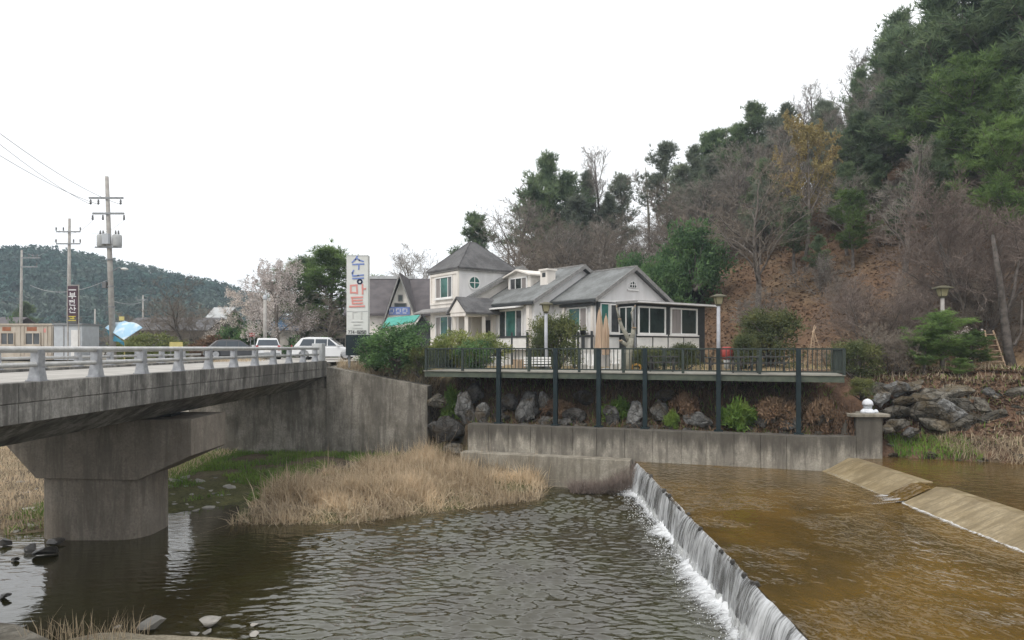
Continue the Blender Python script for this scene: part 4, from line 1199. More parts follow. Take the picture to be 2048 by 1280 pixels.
for a, c in wins:
    window(Vector((a, 49, 0)), (1, 0, 0), c - a, P(0, 690, 49).z, P(0, 665, 49).z, (0, -1, 0), 'container_tan', 'glass_grey', (0.5,), 0.06, ct)
    MB().box(a + 0.1, 48.985, P(0, 662, 49).z, c - 0.3, 48.997, P(0, 654, 49).z).build('rust_patch', M['rust'], ct)
MB().box(X_at(87, 49), 48.985, P(0, 665, 49).z, X_at(94, 49), 48.996, P(0, 657, 49).z).build('notice', M['letter_red'], ct)
gb = thing('grey_booth', 'pale grey sheet-metal booth beside the tan container', 'booth', (X_at(135, 48.5), 48.5, 5.6))
bx0, bx1 = X_at(108, 48.5), X_at(164, 48.5)
MB().box(bx0, 48.5, 5.62, bx1, 50.5, P(0, 650, 48.5).z).build('shell', M['cabin_grey'], gb)
MB().box(bx0 + (bx1 - bx0) * 0.62, 48.46, 5.75, bx1 - 0.12, 48.497, P(0, 660, 48.5).z).build('door', M['trim_white'], gb)
MB().box(bx0 + 0.68, 48.47, 5.65, bx0 + 0.73, 48.497, P(0, 652, 48.5).z).build('panel_seam', M['trim_grey'], gb)
MB().box(bx0 - 0.08, 48.4, P(0, 650, 48.5).z + 0.003, bx1 + 0.08, 50.6, P(0, 648, 48.5).z + 0.05).build('roof', M['steel_grey'], gb)

# ------------------------------------------------------------------ lettering by strokes
def strokes(parent, origin, right, scale, items, mat, out, name='lettering', w=0.09, depth=0.02):
    """items: polylines in a unit square per letter (x right, y down), drawn as flat bars on the sign face."""
    mb = MB()
    right, out = Vector(right), Vector(out)
    for i, ln in enumerate(items):
        for (x0, y0), (x1, y1) in zip(ln[:-1], ln[1:]):
            a = origin + right * (x0 * scale) + Vector((0, 0, -y0 * scale))
            c = origin + right * (x1 * scale) + Vector((0, 0, -y1 * scale))
            d = (c - a).normalized() * (w * scale * 0.45)
            mb.bar(a - d + out * depth * (0.5 + 0.05 * i), c + d + out * depth * (0.5 + 0.05 * i), w * scale, depth, out)
    return mb.build(name, M[mat], parent)
# tall white shop sign by the bridge end
YS = 39.5
sx0, sx1 = X_at(693, YS), X_at(736, YS)
sz0, sz1 = P(0, 670, YS).z, P(0, 510, YS).z
st = thing('pillar_sign', 'tall white pillar sign with blue and red hangul lettering at the bridge end', 'sign', ((sx0 + sx1) / 2, YS + 0.3, 5.5))
MB().box(sx0, YS, sz0, sx1, YS + 0.5, sz1).build('sign_box', M['sign_white'], st, bevel=0.015)
for z in (sz0 + 0.02, sz0 + 1.35, sz1 - 0.06):
    MB().box(sx0 - 0.012, YS - 0.012, z, sx1 + 0.012, YS - 0.001, z + 0.035).build('sign_frame', M['pale_concrete'], st)
pxm = (sx1 - sx0) / 43.0
def spt(px, py): return Vector((X_at(px, YS), YS - 0.001, P(0, py, YS).z))
o0 = spt(693, 510)
S1 = [[(0.50, 0.06), (0.42, 0.2), (0.27, 0.34)], [(0.47, 0.14), (0.6, 0.24), (0.78, 0.3)], [(0.3, 0.44), (0.8, 0.42)], [(0.58, 0.44), (0.57, 0.66)],
      [(0.33, 0.72), (0.27, 0.84), (0.3, 0.98)], [(0.3, 0.98), (0.55, 0.95), (0.78, 0.93)], [(0.3, 1.1), (0.78, 1.07)]]
ring = [(0.62 + 0.1 * math.cos(a), 1.24 + 0.09 * math.sin(a)) for a in np.linspace(0, 2 * math.pi, 13)]
sc1 = (sx1 - sx0)
strokes(st, o0, (1, 0, 0), sc1, S1 + [ring], 'letter_blue', (0, -1, 0), w=0.065)
S2 = [[(0.2, 1.42), (0.2, 1.76)], [(0.2, 1.42), (0.47, 1.4)], [(0.2, 1.74), (0.47, 1.76)], [(0.48, 1.4), (0.5, 1.78)], [(0.74, 1.38), (0.75, 1.8)], [(0.75, 1.58), (0.88, 1.57)],
      [(0.24, 1.98), (0.74, 1.96)], [(0.27, 2.0), (0.29, 2.26)], [(0.28, 2.12), (0.72, 2.1)], [(0.29, 2.26), (0.74, 2.24)], [(0.16, 2.4), (0.82, 2.38)]]
strokes(st, o0, (1, 0, 0), sc1, S2, 'letter_red', (0, -1, 0), w=0.075)
S3 = [[(0.3, 2.65), (0.3, 2.95)], [(0.3, 2.65), (0.5, 2.64)], [(0.7, 2.62), (0.7, 2.98)], [(0.25, 3.1), (0.75, 3.1)], [(0.35, 3.25), (0.65, 3.24)], [(0.3, 3.4), (0.72, 3.4)]]
strokes(st, o0, (1, 0, 0), sc1, S3, 'letter_faint', (0, -1, 0), w=0.05)
dig = {'7': [[(0, 0), (1, 0), (0.4, 1)]], '4': [[(0.7, 1), (0.7, 0), (0, 0.7), (1, 0.7)]], '-': [[(0.2, 0.5), (0.8, 0.5)]], '8': [[(0, 0), (1, 0), (1, 1), (0, 1), (0, 0)], [(0, 0.5), (1, 0.5)]],
       '2': [[(0, 0), (1, 0), (1, 0.5), (0, 0.5), (0, 1), (1, 1)]], '5': [[(1, 0), (0, 0), (0, 0.5), (1, 0.5), (1, 1), (0, 1)]], '0': [[(0, 0), (1, 0), (1, 1), (0, 1), (0, 0)]]}
S4 = []
for k, chh in enumerate('774-8250'):
    for ln in dig[chh]:
        S4.append([(0.08 + 0.108 * k + 0.07 * x_, 3.52 + 0.13 * y_) for x_, y_ in ln])
strokes(st, o0, (1, 0, 0), sc1, S4, 'letter_grey', (0, -1, 0), w=0.024)
MB().box(sx0 - 0.05, YS + 0.02, P(0, 711, YS).z, sx1 + 0.75, YS + 0.48, sz0 - 0.004).build('sign_base', M['terrace_post'], st)
for x in (sx0 + 0.1, sx1 - 0.1):
    MB().bar((x, YS + 0.25, 5.3), (x, YS + 0.25, P(0, 711, YS).z), 0.12, 0.12).build('leg', M['steel_grey'], st)
# low dark posts by the road edge
for k, px in enumerate((684, 762)):
    pass
# brown vertical restaurant sign on a frame
YB = 47.0
bs = thing('vertical_sign', 'narrow dark brown vertical sign with white hangul above the grey booth', 'sign', (X_at(145, YB), YB, 5.6))
vx0, vx1, vz0, vz1 = X_at(135.5, YB), X_at(154, YB), P(0, 648, YB).z, P(0, 572, YB).z
MB().box(vx0, YB, vz0, vx1, YB + 0.2, vz1).build('sign_box', M['sign_brown'], bs)
MB().box(vx0 + 0.01, YB - 0.012, vz0 + 0.02, vx1 - 0.01, YB - 0.001, vz0 + 0.44).build('yellow_band', M['letter_grey'], bs)
for x in (vx0 - 0.05, vx1 + 0.05):
    MB().bar((x, YB + 0.1, 5.6), (x, YB + 0.1, vz1 + 0.1), 0.07, 0.07).build('frame_post', M['pole_concrete'], bs)
MB().bar((vx0 - 0.08, YB + 0.1, vz1 + 0.06), (vx1 + 0.08, YB + 0.1, vz1 + 0.06), 0.08, 0.06).build('frame_top', M['pole_concrete'], bs)
wv = vx1 - vx0
o1 = Vector((vx0, YB - 0.001, vz1))
strokes(bs, o1, (1, 0, 0), wv, [[(0.16, 0.42), (0.46, 0.42)], [(0.54, 0.42), (0.86, 0.42)]], 'letter_white', (0, -1, 0), w=0.11)
B1 = [[(0.28, 0.72), (0.28, 1.0)], [(0.74, 0.72), (0.74, 1.0)], [(0.28, 0.86), (0.74, 0.86)], [(0.28, 1.0), (0.74, 1.0)], [(0.14, 1.14), (0.88, 1.14)], [(0.5, 1.14), (0.5, 1.34)],
      [(0.2, 1.58), (0.52, 1.58)], [(0.2, 1.72), (0.52, 1.72)], [(0.34, 1.58), (0.34, 1.72)], [(0.72, 1.5), (0.72, 1.86)], [(0.56, 1.66), (0.72, 1.66)], [(0.26, 1.9), (0.26, 2.08), (0.8, 2.08)],
      [(0.36, 2.3), (0.3, 2.44), (0.2, 2.54)], [(0.36, 2.34), (0.52, 2.52)], [(0.74, 2.26), (0.74, 2.62)], [(0.74, 2.44), (0.88, 2.44)], [(0.28, 2.7), (0.28, 2.88), (0.82, 2.88)]]
strokes(bs, o1, (1, 0, 0), wv, B1, 'letter_white', (0, -1, 0), w=0.09)
strokes(bs, o1 + Vector((0, -0.013, 0)), (1, 0, 0), wv, [[(0.18, 3.3), (0.82, 3.3)], [(0.6, 3.3), (0.6, 3.55)], [(0.3, 3.5), (0.7, 3.5)], [(0.14, 3.72), (0.86, 3.72)]], 'letter_yellow', (0, -1, 0), w=0.1)

# ------------------------------------------------------------------ utility poles and wires
def utility_pole(px, lean, Y, ytop, label, arms, trans=False, r0=0.21, lamp=False):
    xb = X_at(px, Y)
    zt_ = P(0, ytop, Y).z
    xt = xb + lean
    t = thing('utility_pole', label, 'utility pole', (xb, Y, 5.55), 'utility poles of the village')
    MB().tube([(xb, Y, 5.4), ((xb + xt) / 2, Y, (5.5 + zt_) / 2), (xt, Y, zt_)], [r0, r0 * 0.8, r0 * 0.55], 10).build('mast', M['pole_concrete'], t, True)
    ends = []
    for ya, half, sh, nins, down in arms:
        z = P(0, ya, Y).z
        f_ = (z - 5.5) / (zt_ - 5.5)
        xc = xb + lean * f_ + sh
        am_ = MB().bar((xc - half, Y - 0.18, z), (xc + half, Y - 0.18, z), 0.1, 0.13).build('crossarm', M['steel_grey'], t)
        for q in nins:
            zz = z - 0.1 if down else z + 0.09
            pts = [(0.03, 0), (0.07, 0.05), (0.045, 0.1), (0.08, 0.15), (0.05, 0.22), (0.09, 0.28), (0.04, 0.36)]
            if down: pts = [(r_, -h_) for r_, h_ in pts]
            MB().lathe((xc + q * half, Y - 0.18, zz), pts, 8).build('insulator', M['wire_dark'], am_, True)
            ends.append(Vector((xc + q * half, Y - 0.18, zz + (-0.36 if down else 0.36))))
    if trans:
        z = P(0, 481, Y).z
        f_ = (z - 5.5) / (zt_ - 5.5)
        xc = xb + lean * f_
        for dx in (-0.52, 0.56):
            tc = MB().lathe((xc + dx, Y, z - 0.45), [(0.27, 0), (0.31, 0.08), (0.31, 0.78), (0.25, 0.86)], 12).build('transformer', M['pale_concrete'], t, True)
            for s in (-0.1, 0.1):
                MB().lathe((xc + dx + s, Y, z + 0.41), [(0.05, 0), (0.07, 0.1), (0.04, 0.3)], 8).build('bushing', M['wire_dark'], tc, True)
        MB().box(xc - 0.22, Y - 0.5, z - 0.3, xc + 0.22, Y - 0.22, z + 0.42).build('switch_box', M['cabin_grey'], t)
        MB().bar((xc - 0.9, Y - 0.15, z - 0.5), (xc + 0.95, Y - 0.15, z - 0.5), 0.1, 0.1).build('platform_arm', M['steel_grey'], t)
        for zz in (615, 574, 520):
            z2 = P(0, zz, Y).z
            MB().lathe((xb + lean * (z2 - 5.5) / (zt_ - 5.5), Y, z2), [(0.24, 0), (0.24, 0.08)], 10).build('band', M['steel_grey'], t)
        z3 = P(0, 570, Y).z
        MB().box(xb + lean * 0.3 - 0.52, Y - 0.25, z3 - 0.22, xb + lean * 0.3 - 0.25, Y + 0.1, z3 + 0.2).build('junction_box', M['wire_dark'], t)
    if lamp:
        z = P(0, 538, Y).z
        MB().tube([(xb + lean * 0.4, Y, z - 0.2), (xb + 0.5, Y - 0.2, z + 0.1), (xb + 0.75, Y - 0.3, z + 0.05)], 0.03, 6).build('lamp_arm', M['steel_grey'], t)
        MB().lathe((xb + 0.95, Y - 0.3, z - 0.05), [(0.05, -0.07), (0.22, -0.03), (0.24, 0.04), (0.12, 0.1)], 10).build('lamp_head', M['trim_white'], t, True)
    return t, ends
p1, e1 = utility_pole(227, -0.47, 48, 353, 'tallest concrete utility pole carrying two grey transformers', [(397, 1.2, 0.0, (-0.9, -0.45, 0.85), True), (428, 1.1, 0.12, (-1, -0.35, 1), True)], True, 0.22, True)
p2, e2 = utility_pole(137, 0.1, 68, 437, 'concrete utility pole behind the narrow brown sign', [(464, 1.2, 0, (-1, -0.4, 1), False), (488, 1.2, 0, (-1, 0.45, 1), False)], False, 0.22)
p3, e3 = utility_pole(41, 0.15, 80, 500, 'thin utility pole above the container cabin at far left', [(516, 1.1, 1.2, (-0.2, 0.2, 0.7), False), (534, 1.0, 1.0, (0.9,), False)], False, 0.2)
p4, e4 = utility_pole(190, 0.0, 90, 618, 'short slim pole between the booth and the blue parasol', [], False, 0.16)
p5, e5 = utility_pole(286, 0.0, 100, 590, 'short distant pole right of the blue parasol', [(600, 0.8, 0, (-1, 1), False)], False, 0.16)
def wire(a, c, sag, label, rad=0.018):
    a, c = Vector(a), Vector(c)
    pts = []
    for k in range(17):
        t = k / 16
        p_ = a.lerp(c, t)
        p_.z -= sag * 4 * t * (1 - t)
        pts.append(p_)
    return MB().tube(pts, rad, 4).build_at('power_line', M['wire_pale'], a, label, 'power line', 'power lines', smooth=True)
far = [(-16.2, 13.0, 16.1), (-17.5, 13.0, 17.7), (-18.6, 13.0, 16.8)]
for k, (s_, lab) in enumerate(((e1[2], 'uppermost of three power lines leaving the top left of the picture'), (e1[0], 'middle of three power lines leaving the top left of the picture'), (e1[1], 'lowest of three power lines leaving the top left of the picture'))):
    wire(s_, far[k], 1.0, lab)
wire(e1[3], e2[0], 0.8, 'power line from the transformer pole to the left tip of the next pole', 0.014)
wire(e1[5], e2[2], 0.8, 'power line from the transformer pole to the right tip of the next pole', 0.014)
wire(e2[3], e3[0], 0.8, 'power line between the two poles at the far left', 0.014)
wire((X_at(222, 48), 47.7, P(0, 560, 48).z), (X_at(60, 70), 70, P(0, 570, 70).z), 0.8, 'low cable sagging from the transformer pole towards the left', 0.02)
wire((X_at(228, 48), 47.7, P(0, 602, 48).z), (X_at(290, 100), 100, P(0, 600, 100).z), 0.4, 'low cable from the transformer pole towards the right', 0.02)

# street lamp near the cherry tree
sl_ = thing('street_lamp', 'grey street lamp post with small head in front of the cherry tree', 'street lamp', (X_at(530, 52), 52, 5.6))
MB().tube([(X_at(530, 52), 52, 5.5), (X_at(530, 52), 52, P(0, 600, 52).z)], [0.16, 0.12], 10).build('mast', M['pole_concrete'], sl_, True)
MB().lathe((X_at(530, 52), 52, P(0, 600, 52).z), [(0.12, 0), (0.16, 0.1), (0.16, 0.3), (0.1, 0.38)], 10).build('lamp_head', M['cabin_grey'], sl_, True)

# ------------------------------------------------------------------ blue parasol
pa = thing('blue_parasol', 'square blue and white parasol tilted towards the road', 'parasol', (X_at(250, 48), 48, 5.6))
c_ = P(250, 652, 48)
tips = [P(210, 659, 48.6), P(248, 683, 46.9), P(285, 659, 48.2), P(250, 652, 49.9)]
top = P(249, 647, 48.2)
cm = MB()
def ctri(a, b_, c0_, mat):
    n_, vs_, fs_ = 6, [], []
    for lay in (0, -0.03):
        for i in range(n_ + 1):
            for j in range(n_ + 1):
                f_, g_ = i / n_, j / n_
                e_ = b_.lerp(c0_, g_) + Vector((0, 0, 0.05)) * math.sin(math.pi * g_) 
                p_ = a.lerp(e_, f_)
                p_.z += 0.3 * math.sin(math.pi * f_ * 0.85) * (1 - 0.25 * math.sin(math.pi * g_)) + lay
                vs_.append(p_)
    m_ = (n_ + 1) ** 2
    for i in range(n_):
        for j in range(n_):
            q_ = i * (n_ + 1) + j
            fs_ += [(q_, q_ + 1, q_ + n_ + 2, q_ + n_ + 1), (m_ + q_ + n_ + 1, m_ + q_ + n_ + 2, m_ + q_ + 1, m_ + q_)]
    return MB().add(vs_, fs_).build('canopy', M[mat], pa, True)
ctri(top, tips[0], tips[1], 'canvas_blue')
ctri(top, tips[1], tips[2], 'canvas_blue')
ctri(top, tips[2], tips[3], 'canvas_blue')
ctri(top, tips[3], tips[0], 'canvas_blue')
MB().prism([tips[0] + Vector((0.15, 0, -0.05)), tips[1] + Vector((0, 0, -0.06)), tips[1] + Vector((0, 0.05, -0.3)), P(218, 672, 48.3), P(222, 682, 48)], Vector((0, 0.03, 0))).build('side_flap', M['canvas_teal'], pa)
MB().tube([(top.x, 48.2, 5.55), top], 0.035, 8).build('pole', M['yellow_board'], pa)
# small sign boards by the roadside
for px, py0, py1, w, mat, nm, lab in ((352, 684, 697, 26, 'yellow_board', 'roadside_board', 'low yellow board on the verge behind the bridge railing'),
                                      (504, 665, 673, 11, 'clay_red', 'roadside_board', 'small red board beside the street lamp'),
                                      (243, 633, 641, 10, 'yellow_board', 'roadside_board', 'small cream notice board behind the transformer pole')):
    Y = 55 if px != 243 else 60
    a = X_at(px - w / 2, Y)
    c = X_at(px + w / 2, Y)
    t = thing(nm, lab, 'sign board', ((a + c) / 2, Y, 5.6))
    MB().box(a, Y, P(0, py1, Y).z, c, Y + 0.06, P(0, py0, Y).z).build('board', M[mat], t)
    for q in (a + 0.06, c - 0.06):
        MB().bar((q, Y + 0.1, 5.5), (q, Y + 0.1, P(0, py0, Y).z - 0.05), 0.05, 0.05).build('leg', M['steel_grey'], t)

# ------------------------------------------------------------------ parked cars
def make_car(label, mat, L_, Wd, H, suv):
    t = thing('parked_car', label, 'car', (0, 0, 0), 'cars parked beyond the bridge')
    hl = L_ / 2
    # side profile of the lower body (x along the car, nose at +x)
    belt = H * 0.58
    low = [(-hl, 0.35), (-hl + 0.05, belt * 0.95), (-hl + 0.18, belt), (hl * 0.42, belt), (hl * 0.85, belt * 0.86), (hl - 0.04, belt * 0.7), (hl, 0.38), (hl - 0.2, 0.22), (-hl + 0.2, 0.22)]
    secs = [(-Wd / 2, 0.93), (-Wd / 2 + 0.09, 1.0), (Wd / 2 - 0.09, 1.0), (Wd / 2, 0.93)]
    vs_, fs_ = [], []
    n = len(low)
    for y, s in secs:
        for x, z in low: vs_.append((x * (0.985 if s < 1 else 1), y, 0.22 + (z - 0.22) * s))
    for k in range(3):
        for i in range(n):
            fs_.append((k * n + i, k * n + (i + 1) % n, (k + 1) * n + (i + 1) % n, (k + 1) * n + i))
    fs_ += [tuple(range(n)), tuple(range(4 * n - 1, 3 * n - 1, -1))]
    bd = MB().add(vs_, fs_).build('body', M[mat], t, bevel=0.04)
    r0_ = -hl + (0.12 if suv else 0.25)
    cabb = [(r0_, belt), (r0_ + (0.5 if suv else 0.6), H - 0.07), (r0_ + 1.0, H), (hl * 0.1, H - 0.02), (hl * 0.5, belt)]
    vs_, fs_ = [], []
    n = len(cabb)
    for sgn, in_ in ((-1, 0), (1, 0)):
        for x, z in cabb:
            yy = Wd / 2 - 0.05 - (z - belt) / (H - belt) * 0.2
            vs_.append((x, sgn * yy, z - 0.004 if z == belt else z))
    fs_ = [(i, (i + 1) % n, n + (i + 1) % n, n + i) for i in range(n)] + [tuple(range(n - 1, -1, -1)), tuple(range(n, 2 * n))]
    MB().add(vs_, fs_).build('cabin', M[mat], t, bevel=0.05)
    # side glass
    x0, x1, x2, x3 = r0_ + (0.5 if suv else 0.65), -hl * 0.3, hl * 0.08, hl * 0.42
    zlo, zhi = belt + 0.06, H - 0.14
    for sgn in (-1, 1):
        def q_(x, z): return Vector((x, sgn * (Wd / 2 - 0.05 - (z - belt) / (H - belt) * 0.2 + 0.004), z))
        for poly in ([(x0 - 0.1, zlo), (x1 - 0.04, zlo), (x1 - 0.04, zhi), (x0 + 0.12, zhi)], [(x1 + 0.04, zlo), (x2 - 0.03, zlo), (x2 - 0.03, zhi), (x1 + 0.04, zhi)], [(x2 + 0.03, zlo), (x3 - 0.1, zlo), (x2 + 0.12, zhi), (x2 + 0.03, zhi)]):
            MB().prism([q_(x, z) for x, z in poly], Vector((0, sgn * 0.012, 0))).build('side_window', M['car_glass'], t)
        for x in (-hl * 0.62, hl * 0.64):
            wv_ = Vector((x, sgn * (Wd / 2 - 0.1), 0.34))
            ty = MB().tube([wv_ - Vector((0, sgn * 0.12, 0)), wv_ + Vector((0, sgn * 0.1, 0))], 0.34, 16).build('wheel', M['tyre_black'], t)
            MB().tube([wv_ + Vector((0, sgn * 0.1, 0)), wv_ + Vector((0, sgn * 0.115, 0))], 0.22, 12).build('rim', M['galvanised'], ty)
        MB().obox((-hl - 0.0, sgn * (Wd / 2 - 0.16), belt * 0.93), (0.03, 0, 0), (0, 0.09, 0), (0, 0, 0.17)).build('tail_lamp', M['tail_red'], t)
        MB().obox((hl - 0.12, sgn * (Wd / 2 - 0.25), belt * 0.72), (0.08, 0, 0), (0, 0.16, 0), (0, 0, 0.07)).build('headlamp', M['cabin_grey'], t)
        MB().obox((hl * 0.4, sgn * (Wd / 2 + 0.05), belt + 0.08), (0.06, 0, 0), (0, 0.09, 0), (0, 0, 0.07)).build('mirror', M[mat], t)
    # windscreens
    for (xa, za), (xb_, zb_), d in (((r0_, belt), (r0_ + (0.5 if suv else 0.6), H - 0.07), -1), ((hl * 0.5, belt), (hl * 0.1, H - 0.02), 1)):
        a = Vector((xa, 0, za)).lerp(Vector((xb_, 0, zb_)), 0.16)
        c = Vector((xa, 0, za)).lerp(Vector((xb_, 0, zb_)), 0.88)
        nrm = Vector((d * (zb_ - za), 0, abs(xb_ - xa))).normalized()
        w0, w1 = Wd / 2 - 0.16, Wd / 2 - 0.28
        MB().prism([a + Vector((0, -w0, 0)) + nrm * 0.002, a + Vector((0, w0, 0)) + nrm * 0.002, c + Vector((0, w1, 0)) + nrm * 0.002, c + Vector((0, -w1, 0)) + nrm * 0.002], nrm * 0.012).build('windscreen', M['car_glass'], t)
    MB().box(-hl - 0.025, -0.26, 0.52, -hl + 0.01, 0.26, 0.64).build('number_plate', M['trim_white'], t)
    MB().box(-hl - 0.03, -Wd / 2 + 0.1, 0.28, -hl + 0.08, Wd / 2 - 0.1, 0.46).build('bumper', M['steel_grey'], t)
    return t
c1 = make_car('white estate car side-on between the bridge end and the pillar sign', 'car_white', 4.3, 1.8, 1.53, True)
c1.location = (X_at(650, 46), 46.4, 5.67)
c1.rotation_euler = (0, 0, math.radians(6))
c2 = make_car('white hatchback seen from behind, left of the white estate car', 'car_white', 4.0, 1.75, 1.5, True)
c2.location = (X_at(513, 47), 49, 5.67)
c2.rotation_euler = (0, 0, math.radians(112))
c3 = make_car('dark grey saloon parked left of the white hatchback', 'car_dark', 4.4, 1.75, 1.42, False)
c3.location = (X_at(462, 50), 51, 5.67)
c3.rotation_euler = (0, 0, math.radians(20))

# ------------------------------------------------------------------ garden lamps
def garden_lamp(px, Y, ytop, ybase_z, label, post):
    x = X_at(px, Y)
    zt_ = P(0, ytop, Y).z
    t = thing('garden_lamp', label, 'garden lamp', (x, Y, ybase_z), 'garden lamps')
    MB().tube([(x, Y, ybase_z - 0.1), (x, Y, zt_ - 0.62)], [0.11, 0.09], 10).build('post', M[post], t, True)
    MB().lathe((x, Y, zt_ - 0.63), [(0.13, 0), (0.15, 0.05), (0.1, 0.1)], 8).build('collar', M['lamp_cap'], t)
    lm = MB()
    lm.add([(x + sx * w, Y + sy * w, zt_ - 0.53 + z) for z, w in ((0, 0.14), (0.36, 0.21)) for sx, sy in ((-1, -1), (1, -1), (1, 1), (-1, 1))], [(3, 2, 1, 0), (4, 5, 6, 7), (0, 1, 5, 4), (1, 2, 6, 5), (2, 3, 7, 6), (3, 0, 4, 7)])
    lm.build('lantern', M['lamp_glass'], t)
    cp = MB()
    cp.add([(x + sx * w, Y + sy * w, zt_ - 0.165 + z) for z, w in ((0, 0.36), (0.05, 0.36), (0.16, 0.1)) for sx, sy in ((-1, -1), (1, -1), (1, 1), (-1, 1))],
           [(3, 2, 1, 0), (0, 1, 5, 4), (1, 2, 6, 5), (2, 3, 7, 6), (3, 0, 4, 7), (4, 5, 9, 8), (5, 6, 10, 9), (6, 7, 11, 10), (7, 4, 8, 11), (8, 9, 10, 11)])
    cp.build('lantern_cap', M['lamp_cap'], t)
    for sx in (-1, 1):
        for sy in (-1, 1):
            MB().bar((x + sx * 0.145, Y + sy * 0.145, zt_ - 0.53), (x + sx * 0.213, Y + sy * 0.213, zt_ - 0.17), 0.03, 0.03).build('lantern_bar', M['lamp_cap'], t)
    return t
garden_lamp(1092, 38.0, 604, 5.2, 'garden lamp on a pale post in front of the middle of the house', 'lamp_post_pale')
garden_lamp(1437, 36.5, 588, 5.2, 'garden lamp on a thick pale post at the sunroom corner', 'lamp_post_pale')
garden_lamp(1885, 34.6, 571, 5.0, 'garden lamp on a grey post among the young pines at right', 'pole_concrete')

# ------------------------------------------------------------------ garden furniture on and behind the terrace
def picnic_table(px, Y, w, label, z=None, rz=0.0, mat='wood_dark'):
    x = X_at(px, Y)
    z = tz(x, Y) if z is None else z
    t = thing('picnic_table', label, 'picnic table', (0, 0, 0), 'picnic tables in the garden')
    for k in range(4):
        MB().box(-w / 2, -0.38 + 0.19 * k, 0.72, w / 2, -0.38 + 0.19 * k + 0.17, 0.77).build('table_plank', M[mat], t)
    for s in (-1, 1):
        MB().box(-w / 2, s * 0.72 - 0.13, 0.42, w / 2, s * 0.72 + 0.13, 0.47).build('bench', M[mat], t)
        for xx in (-w / 2 + 0.25, w / 2 - 0.25):
            MB().bar((xx, s * 0.6, 0), (xx, s * 0.2, 0.72), 0.08, 0.05).build('leg', M[mat], t)
    for xx in (-w / 2 + 0.25, w / 2 - 0.25):
        MB().bar((xx + 0.06, -0.8, 0.39), (xx + 0.06, 0.8, 0.39), 0.05, 0.06).build('brace', M[mat], t)
    t.location = (x, Y, z)
    t.rotation_euler = (0, 0, rz)
    return t
picnic_table(1325, 34.4, 1.6, 'dark picnic table seen between the third and fourth terrace posts from the right', ZF + 0.003, -0.3)
picnic_table(1450, 36.2, 2.0, 'dark picnic table behind the second terrace post from the right', None, -0.2)
picnic_table(1535, 33.6, 2.0, 'dark picnic table on the right half of the terrace', ZF + 0.003, -0.35)
picnic_table(1490, 32.6, 1.6, 'dark picnic table beside the right end of the terrace rail', ZF + 0.003, -0.3)
def folded_parasol(px, Y, ytop, label, w):
    x = X_at(px, Y)
    z = tz(x, Y)
    zt_ = P(0, ytop, Y).z
    t = thing('folded_parasol', label, 'parasol', (x, Y, z), 'folded parasols in front of the house')
    MB().tube([(x, Y, z - 0.05), (x, Y, zt_ + 0.1)], 0.03, 8).build('pole', M['wood_grey'], t)
    n = 14
    vs_, fs_ = [], []
    prof = [(0.03, zt_), (0.10, zt_ - 0.25), (0.2, zt_ - 1.0), (w * 0.8, zt_ - 1.8), (w, zt_ - 2.3)]
    for r_, zz in prof:
        for k in range(n):
            a = 2 * math.pi * k / n
            rr = r_ * (1.0 if k % 2 else 0.62)
            vs_.append((x + rr * math.cos(a), Y + rr * math.sin(a), zz))
    for i in range(len(prof) - 1):
        for k in range(n):
            fs_.append((i * n + k, i * n + (k + 1) % n, (i + 1) * n + (k + 1) % n, (i + 1) * n + k))
    fs_ += [tuple(range(n)), tuple(range(len(vs_) - 1, len(vs_) - n - 1, -1))]
    MB().add(vs_, fs_).build('canopy', M['canvas_tan'], t)
    MB().lathe((x, Y, z), [(0.3, 0), (0.3, 0.1), (0.06, 0.14)], 10).build('base', M['pale_concrete'], t)
    return t
folded_parasol(1199, 38.2, 618, 'folded tan parasol, the larger of the pair in front of the house', 0.3)
folded_parasol(1212, 39.4, 630, 'folded tan parasol, the smaller one right behind its neighbour', 0.24)
# pruned bare trunk with cut limbs
pt = thing('pruned_tree', 'pollarded bare trunk with stubby cut limbs in front of the sunroom', 'tree', (X_at(1258, 37.6), 37.6, tz(X_at(1258, 37.6), 37.6)))
def PP(px, py): return P(px, py, 37.6)
zb_ = pt.location.z
mt = MB()
mt.tube([Vector((PP(1255, 0).x, 37.6, zb_ - 0.1)), PP(1256, 712), PP(1260, 690), PP(1262, 676)], [0.24, 0.2, 0.2, 0.17], 9)
mt.build('trunk', M['pruned_bark'], pt, True)
for pts, rs in (([PP(1260, 684), PP(1252, 668), PP(1243, 652), PP(1239, 638)], [0.15, 0.12, 0.1, 0.09]), ([PP(1262, 680), PP(1266, 668), PP(1268, 655)], [0.16, 0.13, 0.12]),
                ([PP(1258, 692), PP(1248, 686), PP(1241, 681)], [0.12, 0.1, 0.1]), ([PP(1239, 640), PP(1235, 622), PP(1233, 612)], [0.07, 0.05, 0.04]), ([PP(1267, 660), PP(1263, 625), PP(1270, 612)], [0.07, 0.05, 0.04])):
    MB().tube([p_ + Vector((0, 0.03 * i, 0)) for i, p_ in enumerate(pts)], rs, 8).build('limb', M['pruned_bark'], pt, True)
    e_pt = pts[-1]
    MB().lathe(e_pt + Vector((0, -0.02, 0.0)), [(rs[-1] * 1.02, -0.03), (rs[-1] * 1.02, 0.03)], 8).build('cut_end', M['wood_pale'], pt)
